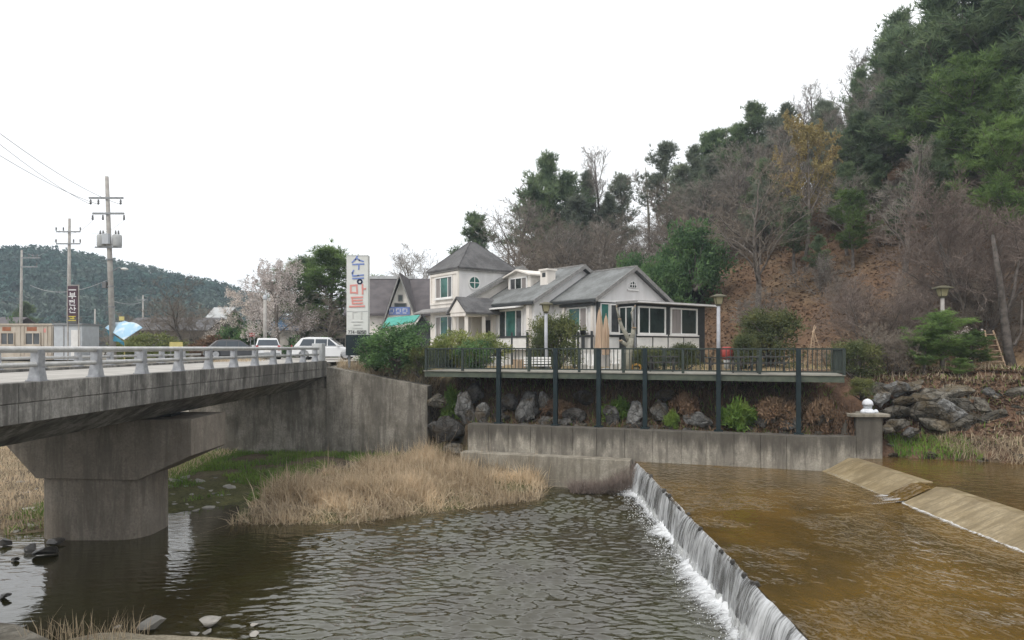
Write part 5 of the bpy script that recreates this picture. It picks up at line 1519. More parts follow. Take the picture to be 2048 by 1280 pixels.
# white garden boards and chairs seen through the balustrade
def garden_chair(px, Y, label, mat='trim_white'):
    x = X_at(px, Y)
    z = tz(x, Y)
    t = thing('garden_chair', label, 'chair', (x, Y, z), 'white garden chairs')
    MB().box(x - 0.26, Y - 0.26, z + 0.42, x + 0.26, Y + 0.26, z + 0.47).build('seat', M[mat], t)
    for k in range(4):
        xx = x - 0.24 + 0.16 * k
        MB().box(xx - 0.05, Y + 0.22, z + 0.475, xx + 0.05, Y + 0.26, z + 1.05).build('back_slat', M[mat], t)
    for sx in (-1, 1):
        for sy in (-1, 1):
            MB().bar((x + sx * 0.22, Y + sy * 0.22, z - 0.02), (x + sx * 0.22, Y + sy * 0.22, z + 0.42), 0.05, 0.05).build('leg', M[mat], t)
        MB().box(x + sx * 0.27 - 0.03, Y - 0.25, z + 0.66, x + sx * 0.27 + 0.03, Y + 0.27, z + 0.7).build('armrest', M[mat], t)
    return t
garden_chair(1168, 38.6, 'white slatted garden chair left of the folded parasols')
garden_chair(1184, 37.4, 'white slatted garden chair directly below the folded parasols')
garden_chair(1230, 38.4, 'white slatted garden chair left of the pollarded trunk')
def white_panel(px0, px1, Y, y0, y1, label):
    x0, x1 = X_at(px0, Y), X_at(px1, Y)
    t = thing('white_screen', label, 'screen', ((x0 + x1) / 2, Y, tz((x0 + x1) / 2, Y)), 'white garden screens')
    z0, z1 = tz((x0 + x1) / 2, Y) - 0.05, P(0, y0, Y).z
    n = max(2, int((x1 - x0) / 0.2))
    for k in range(n):
        a = x0 + (x1 - x0) * k / n
        MB().box(a + 0.008, Y, z0 + 0.1, a + (x1 - x0) / n - 0.008, Y + 0.03, z1).build('board', M['trim_white'], t)
    for q in (x0, x1):
        MB().bar((q, Y + 0.05, z0), (q, Y + 0.05, z1 + 0.05), 0.07, 0.06).build('post', M['trim_white'], t)
    return t
white_panel(1222, 1262, 39.4, 698, 725, 'white boarded screen behind the pollarded trunk')
white_panel(1160, 1190, 39.8, 698, 725, 'white boarded screen behind the folded parasols')
def bench(px, Y, w, label):
    x = X_at(px, Y)
    z = tz(x, Y)
    t = thing('garden_bench', label, 'bench', (x, Y, z), 'white garden benches')
    for k in range(3):
        MB().box(x - w / 2, Y - 0.2 + 0.14 * k, z + 0.43, x + w / 2, Y - 0.2 + 0.14 * k + 0.12, z + 0.47).build('seat_slat', M['trim_white'], t)
        MB().box(x - w / 2, Y + 0.23, z + 0.55 + 0.14 * k, x + w / 2, Y + 0.26, z + 0.55 + 0.14 * k + 0.1).build('back_slat', M['trim_white'], t)
    for s in (-1, 1):
        MB().bar((x + s * (w / 2 - 0.15), Y - 0.15, z - 0.02), (x + s * (w / 2 - 0.15), Y - 0.15, z + 0.43), 0.06, 0.06).build('leg', M['trim_grey'], t)
        MB().bar((x + s * (w / 2 - 0.15), Y + 0.29, z - 0.02), (x + s * (w / 2 - 0.15), Y + 0.29, z + 0.95), 0.06, 0.06).build('leg', M['trim_grey'], t)
    return t
bench(980, 38.6, 1.6, 'white slatted bench left of the first garden lamp')
bench(1075, 37.6, 1.5, 'white slatted bench at the foot of the first garden lamp')
tb = thing('planter_box', 'pale wooden planter box behind the left half of the terrace rail', 'planter', (X_at(1037, 38.2), 38.2, tz(X_at(1037, 38.2), 38.2)))
for k in range(5):
    x = X_at(1026, 38.2) + 0.14 * k
    MB().box(x, 38.1, tb.location.z - 0.02, x + 0.125, 38.13, tb.location.z + 0.78).build('plank', M['wood_pale'], tb)
MB().box(X_at(1026, 38.2), 38.135, tb.location.z, X_at(1026, 38.2) + 0.69, 38.5, tb.location.z + 0.7).build('soil_box', M['wood_grey'], tb)
# orange hose reel, red pot
hr = thing('hose_reel', 'orange hose coiled on a small stand beside the pollarded trunk', 'hose reel', (X_at(1273, 38), 38, tz(X_at(1273, 38), 38)))
hx, hz = X_at(1273, 38), hr.location.z
for k in range(3):
    ring = [Vector((hx + (0.22 + 0.03 * k) * math.cos(a), 37.95 + 0.04 * k, hz + 0.2 + (0.17 + 0.03 * k) * math.sin(a))) for a in np.linspace(0, 2 * math.pi, 17)]
    MB().tube(ring, 0.03, 6).build('hose_coil', M['hose_orange'], hr, True)
for s in (-1, 1):
    MB().bar((hx + s * 0.25, 38.05, hz - 0.02), (hx, 38.05, hz + 0.6), 0.05, 0.05).build('stand', M['wood_dark'], hr)
rp_ = thing('red_pot', 'rounded red garden pot beside the sunroom lamp post', 'pot', (X_at(1454, 39), 39, 5.3))
MB().lathe((X_at(1454, 39), 39, tz(X_at(1454, 39), 39) + 0.55), [(0.24, 0), (0.36, 0.2), (0.4, 0.45), (0.3, 0.66), (0.2, 0.72)], 14).build('bowl', M['clay_red'], rp_, True)
MB().lathe((X_at(1454, 39), 39, tz(X_at(1454, 39), 39) - 0.05), [(0.2, 0), (0.16, 0.3), (0.22, 0.6)], 12).build('stand', M['pale_concrete'], rp_, True)
# tripod of bamboo stakes
bt = thing('stake_tripod', 'tall bundle of pale bamboo stakes tied into a tripod', 'stakes', (X_at(1625, 36), 36, tz(X_at(1625, 36), 36)))
for k, (px, dy) in enumerate(((1608, -0.5), (1618, 0.4), (1626, -0.3), (1640, 0.5), (1652, -0.2))):
    MB().tube([Vector((X_at(px, 36), 36 + dy, bt.location.z - 0.05)), Vector((X_at(1625 + k, 36), 36, P(0, 668, 36).z)), Vector((X_at(1628 - (px - 1630) * 0.15, 36), 36 - dy * 0.3, P(0, 650 + 3 * k, 36).z))], [0.03, 0.027, 0.02], 6).build('stake', M['wood_pale'], bt, True)
for k in range(5):
    z = bt.location.z + 0.3 + 0.28 * k
    w_ = 0.6 - 0.1 * k
    MB().tube([(X_at(1628, 36) - w_, 35.9, z), (X_at(1628, 36) + w_, 35.95, z + 0.12)], 0.015, 5).build('tie', M['wood_pale'], bt)
    MB().tube([(X_at(1628, 36) + w_, 35.88, z), (X_at(1628, 36) - w_, 35.93, z + 0.22)], 0.015, 5).build('tie', M['wood_pale'], bt)
# wooden step ladder at right
Yl = 34.0
ld = thing('step_ladder', 'grey wooden ladder leaning on the trunk at the right edge', 'ladder', (X_at(2000, Yl), Yl, tz(X_at(2000, Yl), Yl)))
z0_, z1_ = ld.location.z, P(0, 660, Yl).z
b0, b1 = X_at(1984, Yl), X_at(2013, Yl)
t0_, t1_ = X_at(1986, Yl), X_at(2003, Yl)
for a, c in ((b0, t0_), (b1, t1_)):
    MB().bar((a, Yl, z0_ - 0.05), (c, Yl + 0.6, z1_), 0.06, 0.05).build('rail', M['wood_pale'], ld)
for k in range(7):
    f_ = (k + 0.25) / 7
    MB().bar((b0 + (t0_ - b0) * f_, Yl + 0.6 * f_ - 0.03, z0_ + (z1_ - z0_) * f_), (b1 + (t1_ - b1) * f_, Yl + 0.6 * f_ - 0.03, z0_ + (z1_ - z0_) * f_), 0.08, 0.035).build('rung', M['wood_pale'], ld)
# potted flowers at the house front
for k, (px, c, lab) in enumerate(((1148, 'bloom_white', 'pot of pale violet flowers on the ledge of the house'), (1166, 'trim_dark', 'dark glazed pot on the ledge of the house'))):
    x, Y = X_at(px, 41.4), 41.4
    t = thing('flower_pot', lab, 'flower pot', (x, Y, 7.26), 'pots on the house ledge')
    MB().lathe((x, Y, 7.262), [(0.14, 0), (0.2, 0.25), (0.22, 0.27)], 10).build('bowl', M['trim_dark'], t, True)
    r = random.Random(k)
    mb = MB()
    for q in range(26):
        c3_ = Vector((x + r.uniform(-0.28, 0.28), Y + r.uniform(-0.2, 0.2), 7.52 + r.uniform(0, 0.34)))
        mb.lathe(c3_, [(0.01, -0.05), (0.05, 0), (0.01, 0.05)], 5)
    mb.build('blooms', M['purple_twig' if k == 0 else 'garden_leaf'], t)
    MB().bar((x, Y, 5.2), (x, Y, 7.258), 0.2, 0.2).build('stand', M['trim_dark'], t)
# ------------------------------------------------------------------ plant generators
def segs_mesh(segs, sides=3):
    S = np.array(segs, float)                          # x0 y0 z0 x1 y1 z1 r0 r1
    a, c, r0, r1 = S[:, 0:3], S[:, 3:6], S[:, 6], S[:, 7]
    d = c - a
    d /= np.linalg.norm(d, axis=1, keepdims=True) + 1e-9
    ref = np.where(np.abs(d[:, 2:3]) > 0.9, np.array([[1.0, 0, 0]]), np.array([[0, 0, 1.0]]))
    u = np.cross(d, ref)
    u /= np.linalg.norm(u, axis=1, keepdims=True) + 1e-9
    v = np.cross(d, u)
    th = 2 * np.pi * np.arange(sides) / sides
    ring = u[:, None] * np.cos(th)[None, :, None] + v[:, None] * np.sin(th)[None, :, None]
    V = np.concatenate([a[:, None] + ring * r0[:, None, None], c[:, None] + ring * r1[:, None, None]], 1).reshape(-1, 3)
    base = (np.arange(len(S)) * 2 * sides)[:, None]
    k = np.arange(sides)
    q = np.stack([k, (k + 1) % sides, (k + 1) % sides + sides, k + sides], 1)
    Q = (base[:, None] + q[None]).reshape(-1, 4)
    return V, Q
def nrm(v):
    return v / (np.linalg.norm(v) + 1e-9)
def grow(rng, p, d, L, r, level, P_, out):
    """One branch with its side branches. P_: per-level dicts."""
    c = P_[level]
    n = c['seg']
    pos, dr = np.array(p, float), nrm(np.array(d, float))
    pts, rad = [pos.copy()], [r]
    for i in range(n):
        dr = nrm(dr + rng.randn(3) * c['wob'] + np.array([0, 0, c['up']]))
        pos = pos + dr * L / n
        pts.append(pos.copy())
        rad.append(r * (1 - (i + 1) / n * c['taper']))
    for i in range(n):
        out[level].append((*pts[i], *pts[i + 1], rad[i], rad[i + 1]))
    if level + 1 < len(P_):
        k = c['kids'] if isinstance(c['kids'], int) else rng.randint(c['kids'][0], c['kids'][1] + 1)
        g0 = rng.rand() * 6.28
        for j in range(k):
            f = c['from'] + (1 - c['from']) * (j + rng.rand() * 0.9) / k
            f = min(f, 0.98)
            i = min(int(f * n), n - 1)
            w = f * n - i
            q = pts[i] * (1 - w) + pts[i + 1] * w
            ax = nrm(pts[i + 1] - pts[i])
            a1 = nrm(np.cross(ax, [0.3, 0.5, 0.81]))
            a2 = np.cross(ax, a1)
            ph = g0 + j * 2.4 + rng.randn() * 0.4
            an = math.radians(c['angle'] + rng.randn() * c.get('avar', 10))
            dd = ax * math.cos(an) + (a1 * math.cos(ph) + a2 * math.sin(ph)) * math.sin(an)
            rr = (rad[i] * (1 - w) + rad[i + 1] * w) * c['rk']
            LL = L * c['lk'] * (1 - c['shrink'] * (f - c['from']) / (1 - c['from'] + 1e-6)) * (0.75 + 0.5 * rng.rand())
            grow(rng, q, dd, LL, max(rr, 0.006), level + 1, P_, out)
    return pts
def bare_proto(seed, H=10.0, spread=1.0, twig='grey_twig', multi=1, dense=1.0, slim=False, tw=0.010):
    rng = np.random.RandomState(seed)
    k = lambda n: max(2, int(round(n * dense)))
    P_ = [dict(seg=8, wob=0.07, up=0.08, taper=0.8, kids=k(13), **{'from': 0.22}, angle=38 * spread, rk=0.55, lk=0.52, shrink=0.45),
          dict(seg=5, wob=0.13, up=0.06, taper=0.75, kids=k(7), **{'from': 0.2}, angle=38 * spread, rk=0.55, lk=0.5, shrink=0.4),
          dict(seg=4, wob=0.16, up=0.05, taper=0.7, kids=k(6), **{'from': 0.15}, angle=36, rk=0.55, lk=0.5, shrink=0.3),
          dict(seg=2, wob=0.18, up=0.04, taper=0.5, kids=k(4), **{'from': 0.15}, angle=34, rk=0.6, lk=0.6, shrink=0.3),
          dict(seg=1, wob=0.1, up=0.03, taper=0.3, kids=0, **{'from': 0.1}, angle=30, rk=0.6, lk=0.5, shrink=0.3)]
    if slim:
        P_[0].update(angle=26, lk=0.34, kids=k(15), up=0.12)
        P_[1].update(angle=30)
    if multi > 1:
        P_[0]['from'] = 0.12
        P_[0]['kids'] = k(9)
    out = [[] for _ in P_]
    for m_ in range(multi):
        a = 6.28 * m_ / multi + rng.rand()
        tl = 0.0 if multi == 1 else rng.uniform(0.25, 0.65) * spread
        d = (math.cos(a) * tl, math.sin(a) * tl, 1)
        grow(rng, (0.1 * math.cos(a) * (multi > 1), 0.1 * math.sin(a) * (multi > 1), -0.3), d, H * (0.8 + 0.2 * rng.rand()), 0.02 * H / (1 if multi == 1 else 1.7), 0, P_, out)
    for l in (3, 4):
        out[l] = [s[:6] + (max(s[6], tw), max(s[7] * 0.8, tw * 0.7)) for s in out[l]]
    tV = segs_mesh(out[0] + out[1], 6)
    cV = segs_mesh(out[2] + out[3] + out[4], 3)
    zmax = max(tV[0][:, 2].max(), cV[0][:, 2].max())
    s = H / zmax
    return (np_mesh('trunk', tV[0] * s, tV[1], M['bark'], True), np_mesh('crown', cV[0] * s, cV[1], M[twig]), H, out)
def blades(rng, C, D, n, length, width, spread):
    """n triangular blades round each centre C, fanning about direction D."""
    N = len(C)
    c = np.repeat(C, n, 0)
    d = np.repeat(D, n, 0) + rng.randn(N * n, 3) * spread
    d /= np.linalg.norm(d, axis=1, keepdims=True) + 1e-9
    L_ = length * (0.6 + 0.8 * rng.rand(N * n, 1))
    s = np.cross(d, rng.randn(N * n, 3))
    s /= np.linalg.norm(s, axis=1, keepdims=True) + 1e-9
    w = width * (0.7 + 0.6 * rng.rand(N * n, 1))
    V = np.stack([c - s * w / 2, c + s * w / 2, c + d * L_ + s * w * 0.12, c + d * L_ - s * w * 0.12], 1).reshape(-1, 3)
    Q = np.arange(N * n * 4).reshape(-1, 4)
    return V, Q
def pine_proto(seed, H=12.0, leaf='pine_needles', cone=0.55, bare=0.3, width=0.22, n_br=46, blade=(0.42, 0.06), per=10):
    """A pine: straight trunk, whorled limbs, tufts of needles carried in uneven pads."""
    rng = np.random.RandomState(seed)
    tr, tw, C, D = [], [], [], []
    wob = np.cumsum(rng.randn(13, 2) * 0.012 * H * 0.4, 0)
    pts = [np.array([wob[i][0] * i / 12, wob[i][1] * i / 12, -0.3 + (H * 0.97 + 0.3) * i / 12]) for i in range(13)]
    for i in range(12):
        tr.append((*pts[i], *pts[i + 1], 0.017 * H * (1 - i / 13), 0.017 * H * (1 - (i + 1) / 13)))
    for j in range(n_br):
        f = bare + (1 - bare) * (j + rng.rand()) / n_br
        z = f * H
        i = min(int(f * 12), 11)
        p = pts[i] + (pts[i + 1] - pts[i]) * (f * 12 - i)
        g = (f - bare) / (1 - bare)
        prof = (1 - g) ** cone * (0.55 + 0.45 * min(1, g * 5)) + 0.06
        L_ = H * width * prof * (0.45 + 0.95 * rng.rand())
        a = rng.rand() * 6.28
        el = math.radians(10 + 38 * g + rng.randn() * 10)
        d = np.array([math.cos(a) * math.cos(el), math.sin(a) * math.cos(el), math.sin(el)])
        q = p.copy()
        ns = 4
        for s in range(ns):
            d2 = nrm(d + rng.randn(3) * 0.12 + np.array([0, 0, 0.05 * s]))
            q2 = q + d2 * L_ / ns
            tr.append((*q, *q2, 0.005 * H * (1 - s / ns * 0.7) * (0.4 + 0.6 * (1 - g)), 0.005 * H * (1 - (s + 1) / ns * 0.8) * (0.4 + 0.6 * (1 - g))))
            k = (1, 3, 4, 5)[s]
            for t in range(k):
                o = q + (q2 - q) * rng.rand()
                sd_ = nrm(np.cross(d2, [0, 0, 1]) * rng.randn() + d2 * 0.5 + np.array([0, 0, 0.35 + 0.3 * rng.rand()]))
                l2 = L_ * 0.3 * (0.4 + 0.8 * rng.rand()) * (0.6 if s == 0 else 1)
                e = o + sd_ * l2
                tw.append((*o, *e, 0.018, 0.008))
                for z_ in range(2 if l2 < 0.5 else 3):
                    C.append(o + (e - o) * (0.35 + 0.65 * rng.rand()) + rng.randn(3) * 0.08)
                    D.append(sd_ + np.array([0, 0, 0.35]))
            q = q2
        C.append(q)
        D.append(d)
    C, D = np.array(C), np.array(D)
    V, Q = blades(rng, C + rng.randn(*C.shape) * 0.2, D, per, blade[0], blade[1], 0.75)
    t1 = segs_mesh(tr, 6)
    t2 = segs_mesh(tw, 3)
    tV, tQ = np_join([t1, t2])
    return np_mesh('trunk', tV, tQ, M['bark'], True), np_mesh('crown', V, Q, M[leaf]), H
def bush_proto(seed, W_=2.0, H=1.6, leaf='garden_leaf', n_cl=60, per=70, lsz=(0.09, 0.05), lumps=9, layered=False):
    """A leafy shrub: stems and clumps of small leaves spread over uneven lobes."""
    rng = np.random.RandomState(seed)
    lobes = []
    for k in range(lumps):
        a = rng.rand() * 6.28
        rr = math.sqrt(rng.rand()) * 0.62
        lobes.append((np.array([math.cos(a) * rr * W_ / 2, math.sin(a) * rr * W_ / 2, H * (0.12 + 0.66 * rng.rand() * (1 - rr * 0.4))]), W_ * (0.16 + 0.14 * rng.rand()), H * (0.13 + 0.12 * rng.rand()) * (0.7 if layered else 1.0)))
    C, D, st = [], [], []
    for k in range(n_cl):
        c, rw_, rh = lobes[k % lumps]
        v = nrm(rng.randn(3))
        v[2] = abs(v[2]) * 0.9 - 0.25
        pos = c + np.array([v[0] * rw_, v[1] * rw_, v[2] * rh * 1.6]) * (0.75 + 0.3 * rng.rand())
        pos[2] = max(pos[2], 0.05 * H)
        C.append(pos)
        D.append(v + np.array([0, 0, 0.3]))
        if k % 3 == 0:
            m_ = c * 0.6 + np.array([0, 0, 0])
            st.append((0, 0, -0.1, *m_, 0.035 * H, 0.02 * H))
            st.append((*m_, *pos, 0.02 * H, 0.006))
    C, D = np.array(C), np.array(D)
    N = len(C)
    c = np.repeat(C, per, 0) + rng.randn(N * per, 3) * np.array([W_ * 0.055, W_ * 0.055, H * 0.05])
    d = np.repeat(D, per, 0) + rng.randn(N * per, 3) * 0.7
    V, Q = blades(rng, c, d, 1, lsz[0], lsz[1], 0.3)
    sV, sQ = segs_mesh(st, 5)
    return np_mesh('stem', sV, sQ, M['bark'], True), np_mesh('foliage', V, Q, M[leaf]), H
def plant(name, meshes, loc, scale, rz, label, cat, group=None, parts=('trunk', 'crown'), tilt=0.0):
    t = thing(name, label, cat, loc, group)
    t.rotation_euler = (tilt, tilt * 0.5, rz)
    t.scale = scale if hasattr(scale, '__len__') else (scale,) * 3
    for nme, me in zip(parts, meshes):
        link(bpy.data.objects.new(nme, me), t)
    return t

PINES = [pine_proto(10 + i, 12.0, lf, cone, bare, wd, nb2) for i, (lf, cone, bare, wd, nb2) in enumerate((
    ('pine_needles', 0.5, 0.2, 0.24, 60), ('pine_needles', 0.75, 0.32, 0.22, 46), ('pine_grey', 0.6, 0.36, 0.24, 38), ('pine_bright', 0.45, 0.28, 0.26, 50), ('pine_grey', 0.9, 0.22, 0.21, 46)))]
BARES = [bare_proto(30, 10, 1.0, 'grey_twig', 1, 1.0), bare_proto(31, 10, 1.15, 'brown_twig', 1, 1.0), bare_proto(32, 12, 0.8, 'grey_twig', 1, 1.0, True), bare_proto(33, 9, 1.2, 'brown_twig', 3, 0.95),
         bare_proto(34, 8, 1.05, 'purple_twig', 6, 1.2, tw=0.009)]
SHRUB = [bare_proto(40, 2.6, 1.2, 'brown_twig', 5, 0.85, tw=0.008), bare_proto(41, 2.4, 1.3, 'grey_twig', 6, 0.8, tw=0.008)]
rnd = random.Random(21)

# ------------------------------------------------------------------ trees that can be picked out one by one
def tree_at(kind, px, ytop, Y, label, cat='tree', width=1.0, name=None, base=None, group=None):
    x = X_at(px, Y)
    z = tz(x, Y) if base is None else base
    zt_ = P(0, ytop, Y).z
    tr, cr, H = kind[:3]
    s = (zt_ - z) / H
    return plant(name or ('pine_tree' if any(kind is k for k in PINES) else 'bare_tree'), (tr, cr), (x, Y, z - 0.05), (s * width, s * width, s), rnd.uniform(0, 6.28), label, cat, group)
tree_at(PINES[0], 1098, 318, 86, 'tall full pine on the skyline above the dormer window', width=1.15)
tree_at(PINES[4], 1170, 345, 88, 'narrow grey-green pine on the skyline right of the tallest skyline pine')
tree_at(PINES[2], 1245, 350, 88, 'thin ragged pine on the skyline left of the bare snag')
tree_at(PINES[2], 1335, 285, 80, 'open pine on the skyline just right of the bare snag', width=1.05)
tree_at(PINES[1], 945, 428, 80, 'small pine standing directly behind the tower roof', width=1.2)
tree_at(PINES[0], 1508, 212, 80, 'pine with a pointed top in the middle of the hillside skyline', width=1.2)
tree_at(PINES[1], 1440, 262, 82, 'rounded pine on the skyline left of the pointed one', width=1.25)
for px, yt, Y, k, lab in ((1072, 372, 84, 1, 'pine left of the tallest skyline pine, half hidden by it'), (1132, 352, 87, 0, 'pine filling the gap right of the tallest skyline pine'), (1152, 392, 82, 2, 'lower grey pine below the narrow skyline pine'), (1222, 388, 84, 4, 'short pine left of the thin ragged skyline pine'),
                          (1385, 296, 80, 4, 'grey pine left of the rounded skyline pine'), (1414, 272, 82, 0, 'pine directly left of the rounded skyline pine'), (1474, 250, 81, 1, 'pine between the rounded and the pointed skyline pines'), (1548, 236, 78, 2, 'pine right of the pointed skyline pine'), (1360, 330, 76, 2, 'small grey pine right of the open skyline pine')):
    tree_at(PINES[k], px, yt, Y, lab, width=1.3)
tree_at(PINES[0], 1800, 32, 80, 'big pine whose crown stands out against the sky at upper right', width=1.3)
for px, yt, Y, k, w_, lab in ((1885, -10, 58, 0, 1.35, 'tall broad pine just left of the upper right corner'), (1968, -70, 57, 1, 1.5, 'tall pine cut off by the top edge at upper right'), (2042, -60, 54, 0, 1.45, 'tall pine in the upper right corner'), (1925, 130, 53, 3, 1.4, 'broad mid-green pine below the tall corner pines'),
                            (1840, 150, 60, 1, 1.45, 'broad dark pine left of the mid-green one'), (2030, 170, 50, 3, 1.4, 'broad bright pine at the right picture edge'), (1770, 190, 62, 2, 1.4, 'grey-green pine with bare trunk right of the budding tree'), (1715, 230, 63, 0, 1.35, 'dark pine close to the right side of the budding tree'), (1870, 290, 50, 0, 1.3, 'dark pine above the big purple-brown tree'), (1664, 265, 65, 2, 1.4, 'grey-green pine right behind the budding tree'), (1692, 330, 60, 0, 1.4, 'dark pine in the middle of the hillside right of the budding tree'), (1742, 310, 59, 1, 1.4, 'dark pine with broad crown left of the corner pines'), (1588, 395, 56, 1, 1.35, 'small dark pine below the budding tree'), (1800, 400, 52, 0, 1.3, 'small dark pine at the upper end of the leaf slope')):
    tree_at(PINES[k], px, yt, Y, lab, width=w_)
tree_at(PINES[3], 2000, 250, 44, 'bright green pine branches at the right edge above the purple shrub', width=1.1)
tree_at(PINES[3], 1706, 385, 52, 'pine with bare lower trunk above the brown leaf slope', width=1.25)
tree_at(PINES[1], 1640, 470, 52.5, 'smaller pine left of the one above the brown leaf slope', width=1.2)
tree_at(BARES[0], 1025, 372, 78, 'wide bare tree on the skyline left of the tallest skyline pine', width=1.3)
tree_at(BARES[2], 1208, 288, 88, 'tall thin leafless tree rising between two skyline pines', width=0.9)
tree_at(BARES[1], 1516, 292, 52, 'large dark leafless tree leaning over the slope above the round shrub', width=1.25)
tree_at(BARES[3], 1345, 330, 76, 'leafless tree in front of the open pine on the skyline', width=1.2)
tree_at(BARES[2], 1690, 100, 80, 'tall bare treetops against the sky left of the big upper pine', width=1.0)
tree_at(BARES[2], 1640, 150, 79, 'slim bare treetop against the sky, left of the tallest bare treetops', width=0.9)
tree_at(BARES[2], 1590, 200, 79, 'lowest of the slim bare treetops against the sky', width=0.9)
tree_at(BARES[4], 1962, 338, 38, 'big purple-brown leafless tree filling the right edge', width=1.15)
tree_at(BARES[4], 1752, 540, 38.5, 'purple-brown leafless shrub tree behind the stake tripod', width=1.35)
tree_at(BARES[0], 835, 480, 74, 'leafless tree between the steep brown roof and the tower', width=1.25)
for i, (px, yt, Y, k) in enumerate(((1062, 425, 74, 1), (1088, 440, 70, 3), (1118, 415, 76, 1), (1140, 432, 72, 0), (1165, 420, 77, 3), (1188, 440, 71, 1), (1212, 425, 76, 0), (1236, 418, 78, 1), (1258, 445, 72, 3), (1282, 450, 75, 1), (1306, 440, 72, 0), (1040, 455, 72, 3), (1330, 400, 74, 1), (1362, 380, 74, 3), (1402, 345, 70, 0), (1425, 330, 74, 1), (1465, 320, 68, 0))):
    tree_at(BARES[k], px, yt, Y, 'leafless brown tree in the thicket on the slope behind the house', width=1.3, group='leafless thicket behind the house')
sn = MB().tube([Vector((X_at(1299, 86), 86, tz(X_at(1299, 86), 86) - 0.2)), P(1297, 430, 86), P(1291, 335, 86)], [0.22, 0.16, 0.06], 7)
sng = thing('dead_snag', 'straight dead trunk without branches standing on the skyline', 'tree', (X_at(1299, 86), 86, tz(X_at(1299, 86), 86)))
sn.build('trunk', M['pruned_bark'], sng, True)
for py, dx in ((352, 6), (372, -7), (395, 8)):
    MB().tube([P(1294, py, 86), P(1294 + dx, py - 8, 85.8)], [0.05, 0.02], 5).build('stub', M['pruned_bark'], sng)

# yellow-budding tree on the slope
def blossom_tree(seed, H, leaf, twig, n, sz, spread=1.1, multi=1, droop=0.0):
    tr, cr, H_, out = bare_proto(seed, H, spread, twig, multi, 0.9)
    rng = np.random.RandomState(seed)
    tips = np.array([s[:6] for s in out[3] + out[4]], float)
    zmax = tips[:, 5].max()
    idx = rng.randint(0, len(tips), n)
    c = tips[idx, :3] + (tips[idx, 3:] - tips[idx, :3]) * rng.rand(n, 1)
    c = c * (H / zmax) + rng.randn(n, 3) * 0.05
    if droop:
        rr = np.hypot(c[:, 0], c[:, 1])
        c[:, 2] -= droop * rng.rand(n) * rr ** 1.2
    V, Q = blades(rng, c, rng.randn(n, 3), 1, sz, sz * 0.8, 0.5)
    return tr, cr, np_mesh('blossom', V, Q, M[leaf]), H
yb = blossom_tree(51, 11, 'bud_yellow', 'brown_twig', 16000, 0.12, 0.9)
x = X_at(1612, 58)
z = tz(x, 58)
s = (P(0, 212, 58).z - z) / 11
plant('budding_tree', yb[:3], (x, 58, z), (s * 0.75, s * 0.75, s), 0.4, 'yellow-brown budding tree on the hillside among dark pines', 'tree', None, ('trunk', 'twigs', 'crown'))
cb = blossom_tree(52, 7.5, 'blossom', 'grey_twig', 10000, 0.08, 1.25, 1, 0.32)
x = X_at(552, 56)
s = (P(0, 512, 56).z - 5.55) / 7.5
plant('cherry_tree', cb[:3], (x, 56, 5.5), (s * 1.15, s * 1.15, s), 2.6, 'drooping cherry tree in pale pink blossom beyond the cars', 'tree', None, ('trunk', 'twigs', 'crown'))
x = X_at(495, 60)
s = (P(0, 575, 60).z - 5.55) / 7.5
plant('cherry_tree', cb[:3], (x, 60, 5.5), (s * 1.6, s * 1.6, s), 0.9, 'lower cherry tree in pale blossom left of the tall one', 'tree', None, ('trunk', 'twigs', 'crown'))
tree_at(BARES[1], 368, 545, 64, 'leafless reddish tree in front of the dark tiled farmhouse', width=1.7, base=5.5)
tree_at(BARES[3], 335, 600, 66, 'low leafless tree left of the reddish one', width=1.9, base=5.5)
tree_at(BARES[3], 410, 596, 67, 'low leafless tree right of the reddish one', width=1.8, base=5.5)
tree_at(BARES[3], 205, 630, 72, 'dark twiggy tree between the booth and the transformer pole', width=1.8, base=5.5)
tree_at(BARES[1], 650, 575, 58, 'dark leafless tree left of the pillar sign', width=1.35, base=5.5)
tree_at(BARES[0], 607, 590, 59, 'leafless tree between the cherry and the dark leafless tree', width=1.1, base=5.5)
tree_at(PINES[3], 662, 508, 66, 'flat-topped pine behind the pillar sign', width=2.1, base=5.5)
tree_at(PINES[0], 618, 522, 68, 'darker pine left of the flat-topped one behind the pillar sign', width=2.2, base=5.5)
tree_at(BARES[3], 100, 625, 75, 'pale twiggy tree behind the container cabin', width=1.5, base=5.5)
tree_at(BARES[3], 300, 600, 90, 'small leafless tree right of the distant pole', width=1.4, base=5.5)
tree_at(PINES[1], 52, 605, 110, 'small dark pine behind the thin utility pole', width=1.4, base=5.5)

# ------------------------------------------------------------------ the wooded hillside
def sky_cap(px, Y, z):
    """Tallest tree that stays under the photo's skyline at this place."""
    sy = float(np.interp(px, [960, 1440, 1510, 1580, 1650, 1720, 1760, 1800, 1850, 1885, 1950, 2200], [300, 275, 225, 210, 165, 120, 85, 45, 60, 0, -80, -200]))
    return P(0, sy, Y).z - z
def stand(px, py):
    if px < 1300: return 'on the slope right behind the house roofs'
    if px < 1560: return 'on the slope between the sunroom and the budding tree'
    w = 'right of the budding tree' if px < 1800 else 'near the right picture edge'
    return ('high on the hillside ' if py < 330 else 'halfway up the hillside ' if py < 480 else 'low on the hillside ') + w
def in_view(x, y, z, top):
    px = CX + F * x / y
    return -150 < px < 2200
placed = [(X_at(px, Y), Y) for px, Y in ((1098, 86), (1508, 80), (1800, 80), (1706, 52), (1640, 52.5), (1516, 52), (1962, 38), (1752, 38.5), (1612, 58), (2000, 44), (1885, 58), (1968, 57), (2042, 54), (1925, 53), (1840, 60), (2030, 50), (1770, 62), (1715, 63), (1870, 50), (1664, 65), (1692, 60), (1742, 59), (1588, 56), (1800, 52))]
npine = nbare = nsh = 0
hr_ = random.Random(77)
tries = 0
